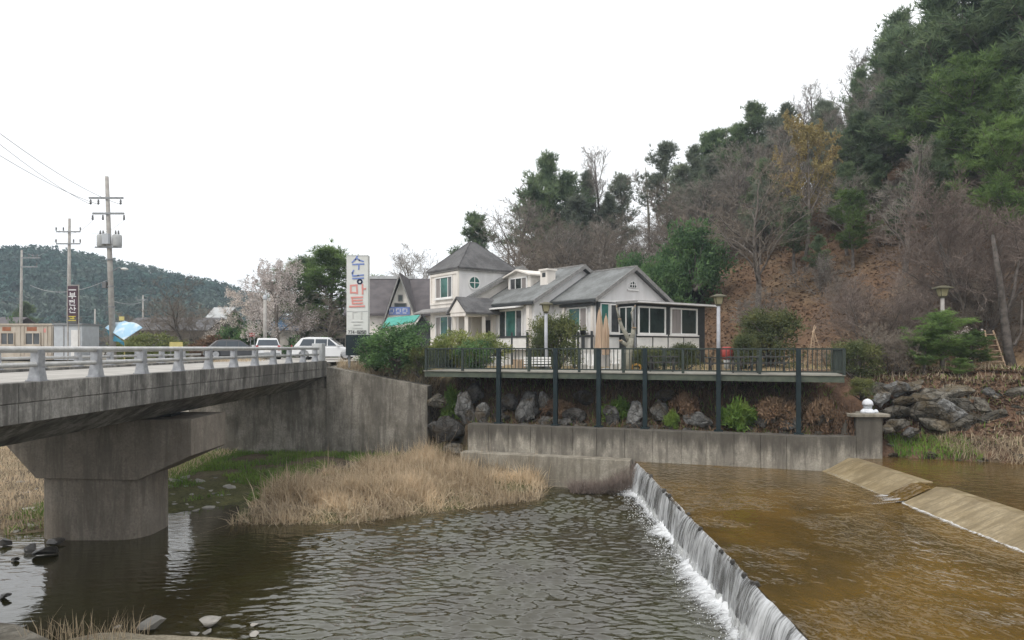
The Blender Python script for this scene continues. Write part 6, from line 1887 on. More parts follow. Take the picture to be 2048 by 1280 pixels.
while tries < 9000 and npine + nbare < 260:
    tries += 1
    Y = hr_.uniform(46, 118)
    px = hr_.uniform(960, 2130)
    x = X_at(px, Y)
    d = 0.76 * x + 0.65 * (Y - 64)
    tt = 0.65 * x - 0.76 * (Y - 64)
    if d < 5: continue
    top_d = (float(np.interp(tt, [-60, -35, -22, -13, -2.4, 10, 21, 40, 80], [5.0, 7.0, 11.5, 15.0, 18.0, 25.5, 37, 49, 56])) - 5.4) / 0.58
    if d > top_d + 14: continue
    if px < 1440 and d > top_d - 1: continue            # the thin skyline trees on the left are placed by hand
    z = tz(x, Y)
    py = HY - (z - EYE) * F / Y
    if px > 1480 and py > 560 - max(0, (px - 1900)) * 0.3: continue   # open leaf-covered slope at the foot
    if px < 1480 and py > 520: continue
    if 1555 < px < 1665 and Y < 61 or 1400 < px < 1600 and Y < 54: continue
    if px > 1700 and Y < 66 and hr_.random() < 0.55: continue
    mind = 3.4 if px > 1540 else 3.1
    if any((x - a) ** 2 + (Y - c) ** 2 < mind ** 2 for a, c in placed): continue
    placed.append((x, Y))
    if px > 1560:
        pine = hr_.random() < ((0.66 if py < 430 else 0.4) if px > 1740 else (0.55 if py < 430 else 0.38))
    elif px > 1400:
        pine = hr_.random() < 0.4
    else:
        pine = hr_.random() < 0.14
    if pine:
        k = hr_.choice((0, 0, 1, 2, 3, 1)) if px > 1700 else hr_.choice((0, 1, 2, 4, 2))
        m_ = PINES[k]
        h = hr_.uniform(9, 13.5) if px > 1560 else hr_.uniform(7, 10.5)
        if px < 1560: h = min(h, 9.5)
        h = min(h, sky_cap(px, Y, z))
        if h < 4.5: continue
        s = h / m_[2]
        wd = hr_.uniform(1.0, 1.35)
        plant('pine_tree', m_[:2], (x, Y, z - 0.1), (s * wd, s * wd, s), hr_.uniform(0, 6.28), 'dark pine in the dense stand ' + stand(px, py), 'tree', 'pines of the wooded hillside', tilt=hr_.uniform(-0.05, 0.05))
        npine += 1
    else:
        k = hr_.choice((0, 1, 2, 3, 2))
        m_ = BARES[k]
        h = hr_.uniform(7, 11.5) if px > 1450 else hr_.uniform(5, 8.5)
        h = min(h, sky_cap(px, Y, z) + hr_.uniform(0, 2.0))
        if h < 4: continue
        s = h / m_[2]
        wd = hr_.uniform(0.9, 1.25)
        plant('bare_tree', m_[:2], (x, Y, z - 0.1), (s * wd, s * wd, s), hr_.uniform(0, 6.28), 'leafless grey tree in the stand ' + stand(px, py), 'tree', 'leafless trees of the wooded hillside', tilt=hr_.uniform(-0.06, 0.06))
        nbare += 1
# leafless undergrowth
tries = 0
splaced = []
while tries < 6000 and nsh < 110:
    tries += 1
    Y = hr_.uniform(36, 95)
    px = hr_.uniform(1010, 2120)
    x = X_at(px, Y)
    d = 0.76 * x + 0.65 * (Y - 64)
    if d < 0.5 or d > 34 or (1300 < px < 1490 and Y < 60 and hr_.random() < 0.8): continue
    z = tz(x, Y)
    if 1440 < px < 1820 and Y < 62 and hr_.random() < 0.8: continue
    if any((x - a) ** 2 + (Y - c) ** 2 < 1.7 ** 2 for a, c in splaced): continue
    splaced.append((x, Y))
    m_ = SHRUB[hr_.randrange(2)]
    s = hr_.uniform(0.7, 1.7) * (1.3 if px < 1500 else 0.9)
    plant('bare_shrub', m_[:2], (x, Y, z - 0.05), (s * 1.15, s * 1.15, s), hr_.uniform(0, 6.28), 'low leafless brown shrub ' + stand(px, HY - (z - EYE) * F / Y), 'shrub', 'leafless undergrowth of the slope', ('stem', 'twigs'))
    nsh += 1
for i in range(16):                                     # the stand goes on past the right edge of the picture
    Y = hr_.uniform(42, 66)
    px = 2110 + 24 * i
    x = X_at(px, Y)
    m_ = PINES[i % 4] if i % 2 else BARES[i % 4]
    s = hr_.uniform(9, 14) / m_[2]
    plant('pine_tree' if i % 2 else 'bare_tree', m_[:2], (x, Y, tz(x, Y) - 0.1), (s * 1.2, s * 1.2, s), hr_.uniform(0, 6.28), ('dark pine' if i % 2 else 'leafless grey tree') + ' of the stand beyond the right picture edge', 'tree', ('pines' if i % 2 else 'leafless trees') + ' beyond the right picture edge')

# ------------------------------------------------------------------ evergreen shrubs and garden plants
B_cedar = bush_proto(61, 4.5, 5.0, 'cedar_leaf', 130, 70, (0.2, 0.1), 16)
B_globe = bush_proto(62, 2.6, 2.2, 'garden_leaf', 110, 70, (0.1, 0.045), 16)
B_low = bush_proto(63, 2.4, 1.3, 'bright_shrub', 90, 60, (0.1, 0.05), 11, True)
B_dark = bush_proto(64, 3.0, 2.8, 'cedar_leaf', 120, 70, (0.12, 0.06), 14)
B_weed = bush_proto(65, 1.4, 1.0, 'green_weed', 50, 60, (0.12, 0.05), 8)
B_broad = bush_proto(66, 3.2, 2.4, 'cedar_leaf', 90, 60, (0.14, 0.08), 12)
B_dead = bush_proto(67, 1.6, 1.0, 'dead_leaf', 60, 50, (0.12, 0.05), 9)
def bush(proto, px, ytop, Y, wpx, label, name='evergreen_shrub', base=None, depth=None):
    x = X_at(px, Y)
    z = tz(x, Y) if base is None else base
    h = P(0, ytop, Y).z - z
    W0 = {id(B_cedar): 4.5, id(B_globe): 2.6, id(B_low): 2.4, id(B_dark): 3.0, id(B_weed): 1.4, id(B_broad): 3.2, id(B_dead): 1.6}[id(proto)]
    sw = wpx * Y / F / W0 * (1.2 if proto is B_globe or proto is B_low or proto is B_dark else 1.0)
    return plant(name, proto[:2], (x, Y, z - 0.04), (sw, depth or sw, h / proto[2] * 1.05), rnd.uniform(0, 6.28), label, 'shrub', None, ('stem', 'foliage'))
bush(B_cedar, 1382, 422, 57, 150, 'big rounded dark evergreen above the sunroom roof')
bush(B_cedar, 1262, 492, 60, 100, 'evergreen shrub at the ridge of the rightmost gable roof')
bush(B_cedar, 1325, 500, 55, 110, 'lower evergreen shrub at the foot of the big rounded one')
bush(B_globe, 1535, 612, 39.5, 122, 'round clipped evergreen above the right half of the terrace')
bush(B_globe, 1490, 662, 38.2, 60, 'small clipped bush left of the big round evergreen')
bush(B_globe, 1112, 622, 39.2, 92, 'clipped layered pine beside the first garden lamp')
bush(B_globe, 1085, 660, 38.6, 50, 'low bush below the clipped pine near the first garden lamp')
bush(B_low, 905, 655, 40.0, 95, 'bright green spreading shrub under the tower windows', base=5.4)
bush(B_low, 965, 660, 39.2, 85, 'yellow-green spreading shrub under the porch', base=5.4)
bush(B_dark, 945, 672, 38.4, 80, 'dark green shrub between the two bright shrubs and the terrace rail', base=5.3)
bush(B_dark, 792, 636, 38.6, 130, 'large dark evergreen beside the pillar sign', base=5.2)
bush(B_dark, 752, 668, 39.0, 75, 'dark evergreen in front of the pillar sign base', base=5.3)
bush(B_globe, 838, 690, 37.6, 50, 'dark bush at the left end of the terrace', base=5.0)
bush(B_globe, 1712, 676, 33.8, 92, 'small spreading garden pine just right of the terrace end', 'garden_pine')
bush(B_globe, 1722, 752, 30.9, 48, 'dark leafy shrub under the right terrace corner', base=4.2)
bush(B_globe, 1300, 690, 38.6, 80, 'low garden shrub in front of the sunroom base')
bush(B_globe, 1370, 682, 38.8, 60, 'low garden shrub at the right corner of the sunroom base')
bush(B_broad, 450, 624, 60, 110, 'broad bright evergreen below the cherry trees', base=5.5)
bush(B_dark, 500, 640, 59, 70, 'dark evergreen beside the street lamp', base=5.5)
bush(B_broad, 600, 668, 57, 70, 'low green hedge bush behind the parked cars', base=5.5)
bush(B_broad, 640, 672, 57.5, 70, 'low green bush behind the white estate car', base=5.5)
bush(B_low, 305, 662, 60, 110, 'clipped olive green hedge beyond the blue parasol', base=5.5)
bush(B_low, 250, 680, 50, 70, 'green weeds under the blue parasol', base=5.5)
bush(B_broad, 20, 628, 60, 60, 'green bush behind the container cabin roof', base=5.5)
bush(B_dead, 430, 668, 58, 110, 'dry orange-brown flower bed beyond the bridge railing', 'dry_flower_bed', base=5.5)
# evergreen saplings at right
YP = 34.0
for px, yt, Y, w, lab in ((1885, 626, 33.6, 2.5, 'bright young pine around the right garden lamp'), (1945, 664, 34.0, 2.4, 'young pine right of the right garden lamp'), (1848, 664, 33.4, 2.2, 'young pine left of the right garden lamp'), (1918, 716, 32.6, 2.6, 'lowest young pine above the right rock wall')):
    tree_at(PINES[3], px, yt, Y, lab, width=w, name='young_pine')
for px, yt, Y, lab in ((1770, 640, 34.5, 'leafless garden shrub left of the young pines'), (1805, 655, 33.8, 'twiggy garden shrub close to the young pines'), (1660, 690, 36, 'leafless shrub behind the right end of the terrace'), (2020, 640, 36, 'leafless shrub behind the ladder')):
    k = SHRUB[0]
    x = X_at(px, Y)
    z = tz(x, Y)
    s = (P(0, yt, Y).z - z) / k[2]
    plant('bare_shrub', k[:2], (x, Y, z - 0.05), (s * 1.0, s * 1.0, s), rnd.uniform(0, 6.28), lab, 'shrub', None, ('stem', 'twigs'))
# white blossoming shrub at right
wb = blossom_tree(55, 3.0, 'blossom', 'brown_twig', 900, 0.09, 1.2, 4)
x, Y = X_at(1915, 36), 36
z = tz(x, Y)
s = (P(0, 640, Y).z - z) / 3.0
plant('blossoming_shrub', wb[:3], (x, Y, z), s, 0.3, 'shrub with sparse white blossom behind the young pines', 'shrub', None, ('stem', 'twigs', 'blossom'))
# big trunk at the right edge
YT = 34.8
bt_ = thing('large_trunk_tree', 'thick grey trunk at the right edge with the ladder against it', 'tree', (X_at(2022, YT), YT, tz(X_at(2022, YT), YT)))
MB().tube([Vector((X_at(2024, YT), YT, bt_.location.z - 0.2)), P(2016, 700, YT), P(2010, 650, YT), P(1999, 560, YT), P(1985, 470, YT)], [0.26, 0.21, 0.19, 0.14, 0.08], 9).build('trunk', M['dark_bark'], bt_, True)
MB().tube([P(2014, 695, YT), P(2030, 688, YT), P(2042, 665, YT), P(2044, 600, YT)], [0.07, 0.06, 0.05, 0.04], 6).build('limb', M['dark_bark'], bt_, True)
MB().tube([P(2008, 640, YT), P(2026, 590, YT), P(2038, 520, YT)], [0.11, 0.08, 0.04], 6).build('limb', M['dark_bark'], bt_, True)

# weeds and dead bushes on the boulder slope under the terrace
for px, yt, t_back, w, pr_, lab in ((908, 765, 2.4, 55, B_weed, 'green weed clump on the slope left of the first terrace post'), (1480, 790, 1.5, 85, B_weed, 'green weed clump right of the second terrace post from the right'),
                                    (1375, 780, 2.0, 60, B_dead, 'brown weed clump above the pale boulder'), (1555, 790, 1.9, 90, B_dead, 'tangle of dead vines left of the rightmost terrace post'), (1640, 790, 1.7, 60, B_dead, 'tangle of dead vines right of the rightmost terrace post'),
                                    (1235, 790, 2.2, 70, B_weed, 'dull green weeds between the middle terrace posts'), (1120, 795, 2.2, 60, B_dead, 'dead weeds behind the second terrace post from the left'), (1690, 800, 1.2, 50, B_dead, 'dead weeds beside the concrete pillar'), (1345, 815, 1.5, 40, B_weed, 'small green weed left of the pale boulder')):
    u = (px - CX) / F
    t_ = (u * (WA.y + WN.y * t_back) - WA.x - WN.x * t_back) / (WD.x - u * WD.y)
    q = on_wall(t_, t_back)
    bush(pr_, px, yt, q.y, w, lab, 'weed_clump' if pr_ is B_weed else 'dead_weeds')

# ------------------------------------------------------------------ rocks
def rock_mesh(seed, mat, rough=0.22, flat=1.0):
    bm = bmesh.new()
    bmesh.ops.create_icosphere(bm, subdivisions=3, radius=1)
    V = np.array([v.co[:] for v in bm.verts])
    r = np.random.RandomState(seed)
    for k in range(14):                                 # cut faces: flatten the ball against random planes
        n_ = nrm(r.randn(3))
        dcut = r.uniform(0.5, 0.78)
        h = V @ n_
        V = V - np.outer(np.maximum(h - dcut, 0) * 0.985, n_)
    V = V * (1 + rough * 0.35 * fbm(V[:, 0] * 2.4 + seed, V[:, 1] * 2.4, V[:, 2] * 2.4, 4))[:, None]
    V[:, 2] *= flat
    for v, c in zip(bm.verts, V): v.co = c
    me = bpy.data.meshes.new('rock')
    bm.to_mesh(me)
    bm.free()
    me.materials.append(M[mat])
    return me
R_b = [rock_mesh(100 + i, 'boulder_rock', 0.5) for i in range(6)]
R_d = [rock_mesh(110 + i, 'dark_rock', 0.5) for i in range(5)]
R_k = [rock_mesh(120 + i, 'bank_rock', 0.4, flat=0.8) for i in range(4)]
R_s = [rock_mesh(130 + i, 'river_stone', 0.12, 0.75) for i in range(3)]
R_w = [rock_mesh(140 + i, 'wet_stone', 0.12, 0.7) for i in range(2)]
rr_ = random.Random(9)
def rock(me, px, py, Y, wpx, hpx, label, name='boulder', group=None):
    if name == 'boulder': Y += 0.25
    """A stone whose middle shows at (px, py) at depth Y, wpx by hpx pixels."""
    p_ = P(px, py, Y)
    o = bpy.data.objects.new(name, me)
    link(o)
    kq = 1.75 if name == 'boulder' else 1.5
    sx, sz = wpx * Y / F / kq, hpx * Y / F / kq
    o.location = p_
    o.scale = (sx, max(sx * 0.8, sz * 0.7), sz)
    o.rotation_euler = (rr_.uniform(-0.25, 0.25), rr_.uniform(-0.3, 0.3), rr_.choice((0, math.pi)) + rr_.uniform(-0.6, 0.6))
    return set_props(o, label, 'rock', group)
def wall_back(px, back):
    u = (px - CX) / F
    t_ = (u * (WA.y + WN.y * back) - WA.x - WN.x * back) / (WD.x - u * WD.y)
    return on_wall(t_, back).y
for i, (px, py, w, h, back, kind, lab) in enumerate((
        (965, 828, 42, 42, 1.3, R_b, 'pale blue-grey boulder left of the first terrace post'), (1058, 818, 54, 68, 1.5, R_b, 'large pale slab boulder between the first and second terrace posts'),
        (1022, 806, 36, 36, 2.0, R_d, 'dark boulder behind the large pale slab'), (1088, 800, 28, 46, 2.0, R_b, 'upright tan boulder right of the large pale slab'), (1150, 832, 46, 40, 1.6, R_d, 'dark boulder right of the second terrace post'),
        (1168, 795, 50, 36, 2.4, R_d, 'dark boulder high on the slope right of the second terrace post'), (1225, 835, 46, 42, 1.5, R_b, 'grey boulder right of the third terrace post'), (1270, 830, 42, 52, 1.5, R_b, 'pale boulder left of the fourth terrace post'),
        (1318, 822, 44, 44, 1.8, R_b, 'grey boulder right of the fourth terrace post'), (1330, 790, 40, 30, 2.3, R_d, 'dark boulder high on the slope left of the pale oval one'), (1396, 838, 56, 42, 1.4, R_b, 'pale oval boulder left of the second terrace post from the right'),
        (1460, 846, 30, 24, 1.4, R_d, 'small dark boulder at the second terrace post from the right'), (1530, 845, 54, 36, 1.5, R_d, 'dark boulder under the dead vines'), (1585, 848, 50, 34, 1.4, R_b, 'grey boulder at the rightmost terrace post'),
        (1645, 830, 44, 50, 1.5, R_k, 'brownish boulder right of the rightmost terrace post'), (1005, 838, 34, 24, 1.3, R_k, 'low boulder at the foot of the first terrace post'), (1110, 842, 34, 20, 1.3, R_k, 'low boulder at the foot of the second terrace post'),
        (945, 790, 40, 46, 2.2, R_d, 'dark upright boulder on the slope at the left end of the river wall'))):
    rock(kind[i % len(kind)], px, py, wall_back(px, back), w, h, lab)
rock(R_d[0], 898, 860, 35.2, 80, 62, 'big dark overhanging boulder between the wing wall and the river wall')
rock(R_b[1], 930, 822, 35.6, 46, 72, 'tall grey boulder behind the big dark overhanging one')
rock(R_k[1], 908, 893, 34.8, 62, 26, 'flat tan rock under the big dark overhanging boulder')
rock(R_k[2], 880, 800, 36.6, 44, 36, 'brown rock on the slope beside the wing wall')
rk = ((1788, 778, 46, 26, 31.4, 0), (1822, 772, 44, 22, 31.7, 1), (1806, 802, 40, 24, 31.0, 2), (1848, 822, 70, 50, 30.9, 3), (1896, 828, 70, 46, 30.7, 0), (1862, 786, 50, 26, 31.4, 1), (1910, 780, 56, 24, 31.5, 2), (1942, 800, 44, 26, 31.2, 3),
      (1980, 790, 52, 24, 31.2, 0), (2026, 786, 56, 34, 31.0, 1), (2022, 812, 50, 20, 30.6, 2), (1800, 848, 40, 24, 30.2, 3), (1820, 866, 30, 16, 29.9, 0), (1772, 858, 30, 20, 30.2, 1), (1945, 836, 46, 28, 30.5, 2), (2000, 826, 34, 18, 30.3, 3), (1760, 800, 34, 26, 31.2, 0), (2060, 820, 50, 40, 30.4, 1))
names = ['grey rock at the top of the right bank wall next to the terrace', 'flat rock on the top course left of the young pines', 'tan rock under the top course near the pillar', 'largest blue-grey block of the right bank wall', 'broad grey block right of the largest block',
         'dark rock of the top course below the right garden lamp', 'dark rock of the top course right of the garden lamp', 'mossy rock under the lowest young pine', 'pale tan rock below the ladder', 'big light grey block at the right picture edge', 'pale flat stone below the light grey edge block',
         'blue-grey rock low on the bank near the pillar', 'small grey rock at the grass edge near the pillar', 'small rock behind the concrete pillar', 'dark rock at the lower right of the bank wall', 'small tan rock low on the right bank', 'rock just right of the terrace corner shrub', 'grey block cut off by the right picture edge']
for i, ((px, py, w, h, Y, k), lab) in enumerate(zip(rk, names)):
    rock(R_k[k] if i % 4 else R_b[k], px, py, Y, w * 1.08, h * 1.08, lab, 'bank_rock')
for i, (px, py, w, h, Y) in enumerate(((1762, 778, 40, 30, 31.6), (1842, 798, 50, 28, 31.2), (1880, 806, 48, 26, 31.1), (1925, 812, 46, 28, 31.0), (1962, 812, 50, 28, 30.9), (1998, 804, 46, 26, 31.1), (2044, 800, 44, 30, 31.0), (1790, 824, 44, 28, 30.8), (1870, 846, 50, 26, 30.4), (1920, 846, 44, 24, 30.3), (1975, 836, 48, 26, 30.5), (2030, 836, 48, 28, 30.4))):
    rock(R_k[(i * 3 + 1) % 4], px, py, Y, w * 1.2, h * 1.25, 'dark rock wedged between the larger blocks of the right bank wall', 'bank_rock', 'filler rocks of the right bank wall')
# stones in and beside the stream
for i, (px, py, w, h, kind, lab) in enumerate((
        (304, 1247, 46, 26, R_s, 'pale rounded stone at the near edge, the left of the pair'), (420, 1241, 40, 26, R_s, 'pale rounded stone at the near edge, the right of the pair'), (60, 1098, 34, 15, R_w, 'dark wet stone in the riffle left of the pier'),
        (95, 1103, 40, 20, R_w, 'larger dark wet stone in the riffle close to the pier'), (8, 1085, 26, 18, R_w, 'dark wet stone in the riffle at the left edge'), (10, 1192, 22, 12, R_w, 'small dark stone in the water at the left edge'), (32, 1118, 18, 9, R_w, 'smallest dark stone in the riffle'),
        (110, 1082, 30, 12, R_w, 'dark stone at the foot of the pier'))):
    z_ = 0.02
    Y = F * (EYE - z_) / (py + h * 0.35 - HY)
    rock(kind[i % len(kind)], px, py, Y, w, h, lab, 'river_stone')
rs2 = random.Random(31)
for i in range(46):
    px = rs2.choice((rs2.uniform(335, 480), rs2.uniform(345, 470), rs2.uniform(20, 90)))
    py = rs2.uniform(955, 1032) if px > 300 else rs2.uniform(960, 1070)
    g = ray_ground(px, py, 18, 40)
    w = rs2.uniform(9, 26)
    rock(R_s[i % 3], px, py, g.y, w, w * rs2.uniform(0.35, 0.55), 'grey stone scattered on the gravel bar behind the pier', 'gravel_stone', 'stones of the gravel bar')
for i in range(9):
    px, py = rs2.uniform(190, 520), rs2.uniform(1243, 1278)
    if abs(px - 304) < 32 and py < 1262 or abs(px - 420) < 30 and py < 1262: continue
    w = rs2.uniform(8, 22)
    Y = F * (EYE - 0.03) / (py - HY)
    rock(R_s[i % 3], px, py, Y, w, w * 0.5, 'small pale stone on the gravel at the near edge', 'gravel_stone', 'stones of the near gravel edge')
for i in range(26):
    px = rs2.uniform(1780, 2060)
    py = rs2.uniform(868, 925)
    g = ray_ground(px, py, 24, 40)
    w = rs2.uniform(10, 24)
    rock(R_k[i % 4], px, py, g.y, w, w * 0.6, 'small stone on the bank below the right rock wall', 'bank_stone', 'small stones of the right bank')

fs2 = random.Random(63)
for i in range(70):
    px = fs2.uniform(940, 1690)
    back = fs2.uniform(1.0, 2.6)
    Y = wall_back(px, back)
    z = tz(X_at(px, Y), Y)
    py = HY - (z - EYE) * F / Y
    w = fs2.uniform(12, 30)
    rock((R_d + R_k)[i % 9], px, py - w * 0.12, Y, w, w * fs2.uniform(0.55, 0.9), 'small earthy stone wedged between the boulders under the terrace', 'filler_stone', 'small stones under the terrace')
# near gravel spit and concrete corner at the lower left
gs = MB()
n_ = 26
ring = []
for k in range(n_):
    a = 2 * math.pi * k / n_
    rr0 = 1 + 0.25 * math.sin(3 * a + 1) + 0.1 * math.sin(7 * a)
    ring.append(Vector((-8.2 + 2.4 * rr0 * math.cos(a), 15.0 + 0.75 * rr0 * math.sin(a), 0)))
cv = Vector((-8.2, 14.9, 0.1))
vs_ = [cv] + [r_.lerp(cv, 0.45) + Vector((0, 0, 0.0)) for r_ in ring] + [r_ + Vector((0, 0, -0.12)) for r_ in ring]
for k in range(1, n_ + 1): vs_[k].z = 0.07
fs_ = [(0, 1 + k, 1 + (k + 1) % n_) for k in range(n_)] + [(1 + k, 1 + n_ + k, 1 + n_ + (k + 1) % n_, 1 + (k + 1) % n_) for k in range(n_)]
plain('gravel', (0.34, 0.3, 0.22), (0.2, 0.17, 0.12), 14, 0.95, 0.9, 22)
o = MB().add(vs_, fs_).build('gravel_spit', M['gravel'], None, True)
set_props(o, 'pale gravel spit at the near water edge', kind='structure')
MB().prism([G(-160, 1232, 0.35), G(30, 1246, 0.35), G(128, 1290, 0.35), G(100, 1420, 0.35), G(-200, 1420, 0.35)], Vector((0, 0, -0.9))).build_at('concrete_block', M['ledge_concrete'], G(0, 1270, 0), 'weathered concrete corner in the lower left corner', 'concrete block', bevel=0.04)

# ------------------------------------------------------------------ grasses
def grass(name, pts, hmin, hmax, width, mat, label, seed, lean=0.35, bend=0.5, kind='stuff'):
    r = np.random.RandomState(seed)
    N = len(pts)
    h = r.uniform(hmin, hmax, N) if np.isscalar(hmin) else hmin * (0.7 + 0.6 * r.rand(N))
    a = r.rand(N) * 6.28
    d = np.stack([np.cos(a), np.sin(a), np.zeros(N)], 1)
    ln = np.abs(r.randn(N)) * lean
    side = np.stack([-np.sin(a + r.randn(N)), np.cos(a + r.randn(N)), np.zeros(N)], 1)
    V = []
    for f, wf in ((0, 1.0), (0.55, 0.8), (1.0, 0.15)):
        c = pts + d * (ln * h * (f * 0.5 + bend * f * f))[:, None] + np.array([0, 0, 1]) * (h * f * (1 - 0.25 * ln * f))[:, None]
        V += [c - side * (width * wf / 2), c + side * (width * wf / 2)]
    V = np.stack(V, 1).reshape(-1, 3)
    b0 = (np.arange(N) * 6)[:, None]
    Q = np.concatenate([b0 + np.array([[0, 1, 3, 2]]), b0 + np.array([[2, 3, 5, 4]])])
    o = link(bpy.data.objects.new(name, np_mesh(name, V, Q, M[mat])))
    return set_props(o, label, kind=kind)
def scatter(n, x0, x1, y0, y1, fn, seed):
    r = np.random.RandomState(seed)
    x, y = r.uniform(x0, x1, n), r.uniform(y0, y1, n)
    z = terrain(x, y)
    k = fn(x, y, z, r)
    return np.stack([x[k], y[k], z[k] - 0.03], 1)
def reed_mask(x, y, z, r):
    sh = np.interp(x, SH_X, SH_Y)
    e = y - np.interp(x, EDGE_X, EDGE_Y)
    left = -10.6 + np.maximum(0, (y - 29.5)) * 0.75
    d = 0.5 + 0.5 * fbm(x * 0.7, y * 0.7, 3.3, 3)
    return (y > sh - 0.25) & (e < -0.6) & (x > left + 0.5 * fbm(y * 0.8, x * 0, 2, 2)) & (x < 2.2) & (r.rand(len(x)) < np.clip(d + 0.15, 0.02, 1))
rp_pts = scatter(38000, -11.5, 2.4, 24.8, 37, reed_mask, 1)
hh_ = 0.27 + 0.33 * sstep(rp_pts[:, 1] - np.interp(rp_pts[:, 0], SH_X, SH_Y), 0.3, 3.0) + 0.34 * fbm(rp_pts[:, 0] * 0.9, rp_pts[:, 1] * 0.9, 7, 4)
grass('dry_reeds', rp_pts, np.clip(hh_, 0.15, 1.1), None, 0.036, 'dry_reed', 'tawny dry reed bed on the bank below the walls', 2, 0.75)
grass('dry_reeds', rp_pts[::7], np.clip(hh_[::7] * 1.7, 0.4, 1.9), None, 0.018, 'dry_reed', 'tall thin reed stalks standing above the reed bed', 3, 0.22)
grass('dry_reeds', rp_pts[5::14], 0.5, 1.2, 0.03, 'straw_grey', 'bent and broken reed stems lying across the reed bed', 31, 1.4)
ed = rp_pts[(rp_pts[:, 1] - np.interp(rp_pts[:, 0], SH_X, SH_Y)) < 1.3]
grass('trampled_straw', ed[::2], 0.25, 0.6, 0.03, 'straw_grey', 'grey matted straw along the water edge of the reed bed', 4, 1.3)
def green_mask(x, y, z, r):
    e = y - np.interp(x, EDGE_X, EDGE_Y)
    sh = np.interp(x, SH_X, SH_Y)
    n_ = fbm(x * 0.5, y * 0.5, 6, 3)
    return (y > sh + 1.2) & (e < -0.1) & (x < -3.8 - (y < 34) * 3.5) & (x > -18.5) & (n_ > -0.25) & (x < -10.0 + np.maximum(0, (y - 29.5)) * 0.9)
gp = scatter(42000, -19, -2, 25, 39, green_mask, 5)
grass('green_grass', gp, 0.1, 0.32, 0.03, 'green_weed', 'fresh green grass under the bridge', 6, 0.6)
def left_mask(x, y, z, r):
    sh = np.interp(x, SH_X, SH_Y)
    return (y > sh + 0.3) & (x < -15.4)
lp = scatter(26000, -32, -15.2, 23, 43, left_mask, 7)
grass('dry_grass', lp, 0.12, 0.42, 0.03, 'dry_reed', 'dry grass on the bank left of the pier', 8, 0.7)
grass('green_grass', lp[(lp[:, 1] < 27) & (lp[:, 0] > -17.6)], 0.15, 0.4, 0.035, 'green_weed', 'green weeds around the foot of the pier', 9, 0.6)
def bank_mask(x, y, z, r):
    e = y - np.interp(x, EDGE_X, EDGE_Y)
    return (e > -0.1) & (e < 1.5) & (x > 16.7)
bp = scatter(16000, 16.5, 24, 25.5, 32, bank_mask, 10)
grass('green_grass', bp[(bp[:, 0] < 19.6) & (bp[:, 2] < 2.5)], 0.15, 0.4, 0.03, 'green_weed', 'green grass at the water edge right of the pillar', 11, 0.7)
grass('dry_grass', bp[(bp[:, 0] > 18.6)], 0.2, 0.55, 0.025, 'straw_grey', 'dry overhanging grass on the right water edge', 12, 1.0)
def lawn_mask(x, y, z, r):
    e = y - np.interp(x, EDGE_X, EDGE_Y)
    return (e > 4.4) & (0.76 * x + 0.65 * (y - 64) < 2)
lw = scatter(40000, -5, 22, 32, 46, lawn_mask, 13)
grass('lawn', lw, 0.05, 0.14, 0.03, 'dry_reed', 'winter-yellow lawn behind the terrace', 14, 0.8)
sl = scatter(3000, -10.2, -4.3, 38.2, 41, lambda x, y, z, r: (y - np.interp(x, EDGE_X, EDGE_Y) > 0.5), 15)
grass('dry_grass', sl, 0.2, 0.7, 0.025, 'straw_grey', 'dry grass on top of the wing wall', 16, 0.8)
def slope_mask(x, y, z, r):
    d = 0.76 * x + 0.65 * (y - 64)
    px = CX + F * x / y
    return (d > -2) & (d < 30) & (px > 1000) & (px < 2450)
sp = scatter(105000, 0, 60, 34, 96, slope_mask, 17)
grass('leaf_litter', sp, 0.06, 0.2, 0.16, 'dead_leaf', 'fallen brown leaves covering the hillside', 18, 1.6)
bl_ = scatter(20000, 16.8, 27, 26, 36, lambda x, y, z, r: (lambda e: (e > 0.9) & (e < 8))(y - np.interp(x, EDGE_X, EDGE_Y)), 27)
grass('leaf_litter', bl_, 0.06, 0.2, 0.13, 'dead_leaf', 'fallen leaves on the right bank below and above the rock wall', 28, 1.6)
grass('dry_weeds', bl_[::7], 0.15, 0.55, 0.03, 'straw_grey', 'dry stalks on the right bank', 29, 0.8)
grass('green_grass', bl_[3::9], 0.1, 0.35, 0.035, 'green_weed', 'green weeds among the rocks of the right bank', 30, 0.8)
ct_ = scatter(26000, -4.8, 15.5, 29, 40, lambda x, y, z, r: (lambda e: (e > 0.7) & (e < 4.2))(y - np.interp(x, EDGE_X, EDGE_Y)), 19)
grass('dry_weeds', ct_, 0.12, 0.55, 0.035, 'dead_leaf', 'dead brown weeds between the boulders under the terrace', 20, 0.9)
grass('dry_weeds', ct_[::4], 0.12, 0.5, 0.035, 'green_weed', 'sparse green weeds between the boulders under the terrace', 21, 0.9)
ns = np.stack([np.random.RandomState(3).uniform(-10.6, -8.2, 260), np.random.RandomState(4).uniform(14.4, 15.6, 260), np.zeros(260)], 1)
grass('dry_grass', ns, 0.2, 0.65, 0.014, 'dry_reed', 'sparse dry stalks at the lower left water edge', 22, 0.35)
# brush caught at the end of the weir
bw = np.stack([np.random.RandomState(8).uniform(2.6, 5.5, 2600), np.zeros(2600), np.zeros(2600)], 1)
bw[:, 1] = 30.4 + np.random.RandomState(9).uniform(-0.3, 0.8, 2600) - (bw[:, 0] - 2.6) * 0.05
bw[:, 2] = 0.05 + 1.15 * np.clip((bw[:, 0] - 4.0) / 1.5, 0, 1) * np.random.RandomState(10).rand(2600)
o = grass('brush_debris', bw, 0.25, 0.7, 0.012, 'purple_twig', 'dark tangle of twigs caught beside the far end of the weir', 23, 1.1)

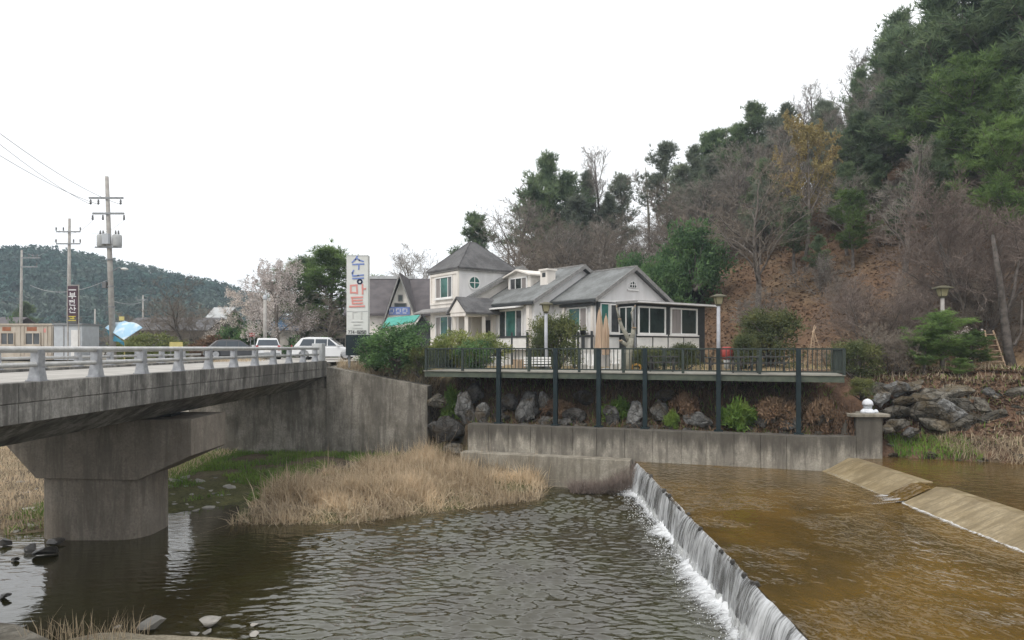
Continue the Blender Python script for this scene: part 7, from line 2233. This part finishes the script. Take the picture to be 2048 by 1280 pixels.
# ------------------------------------------------------------------ far wooded hill on the left
hx_ = np.linspace(-420, -60, 60)
hy_ = np.linspace(230, 520, 30)
HX, HYY = np.meshgrid(hx_, hy_)
def far_h(x, y):
    px = CX + F * x / 350.0
    top = np.interp(px, [-700, -300, 0, 110, 200, 300, 400, 470, 560, 640, 760], [35, 42, 44, 45, 42, 37, 32, 27, 14, 4, -2])
    return 5.0 + (top + 1.5 * fbm(x * 0.03, y * 0.03, 4, 3)) * np.clip(1 - ((y - 350) / 115.0) ** 2, 0, 1) - 1.5
HZ = far_h(HX.ravel(), HYY.ravel())
ii = (np.arange(29)[:, None] * 60 + np.arange(59)[None]).ravel()
plain('far_hill_soil', (0.05, 0.065, 0.045), (0.09, 0.075, 0.06), 0.03, 0.95)
o = link(bpy.data.objects.new('hill', np_mesh('hill', np.stack([HX.ravel(), HYY.ravel(), HZ], 1), np.stack([ii, ii + 1, ii + 61, ii + 60], 1), M['far_hill_soil'], True)))
set_props(o, 'distant hill behind the village', kind='structure')
r = np.random.RandomState(44)
n_ = 5200
fx_, fy_ = r.uniform(-400, -62, n_), r.uniform(236, 362, n_)
fz_ = far_h(fx_, fy_)
ok = fz_ > 6
fx_, fy_, fz_ = fx_[ok], fy_[ok], fz_[ok]
n_ = len(fx_)
hgt = r.uniform(4.5, 8.5, n_)
C = np.stack([fx_, fy_, fz_], 1)
per = 34
k = np.repeat(np.arange(n_), per)
f = r.rand(n_ * per)
rad = hgt[k] * 0.26 * (1.05 - f) ** 0.7
th = r.rand(n_ * per) * 6.28
cen = C[k] + np.stack([rad * np.cos(th), rad * np.sin(th), hgt[k] * (0.2 + 0.8 * f)], 1)
V, Q = blades(r, cen, np.stack([np.cos(th), np.sin(th), 0.6 + 0 * th], 1), 1, 1.25, 0.95, 0.4)
o = link(bpy.data.objects.new('forest', np_mesh('forest', V, Q, M['far_wood'])))
set_props(o, 'blue-green conifer forest covering the distant hill', kind='stuff')

# ------------------------------------------------------------------ air
hz_m = bpy.data.materials.new('haze_air')
hz_m.use_nodes = True
nt = hz_m.node_tree
nt.nodes.remove(nt.nodes['Principled BSDF'])
pv = nd(nt, 'VolumePrincipled')
pv.inputs['Color'].default_value = (0.74, 0.87, 1.0, 1)
pv.inputs['Density'].default_value = 0.00055
nt.links.new(pv.outputs[0], nt.nodes['Material Output'].inputs['Volume'])
HAZE = True
if HAZE:
    hzb = MB().box(-2100, -700, -2.0, 2100, 2700, 75.0)
    o = hzb.build('haze', hz_m)
    set_props(o, 'thin pale haze over the valley', kind='stuff')
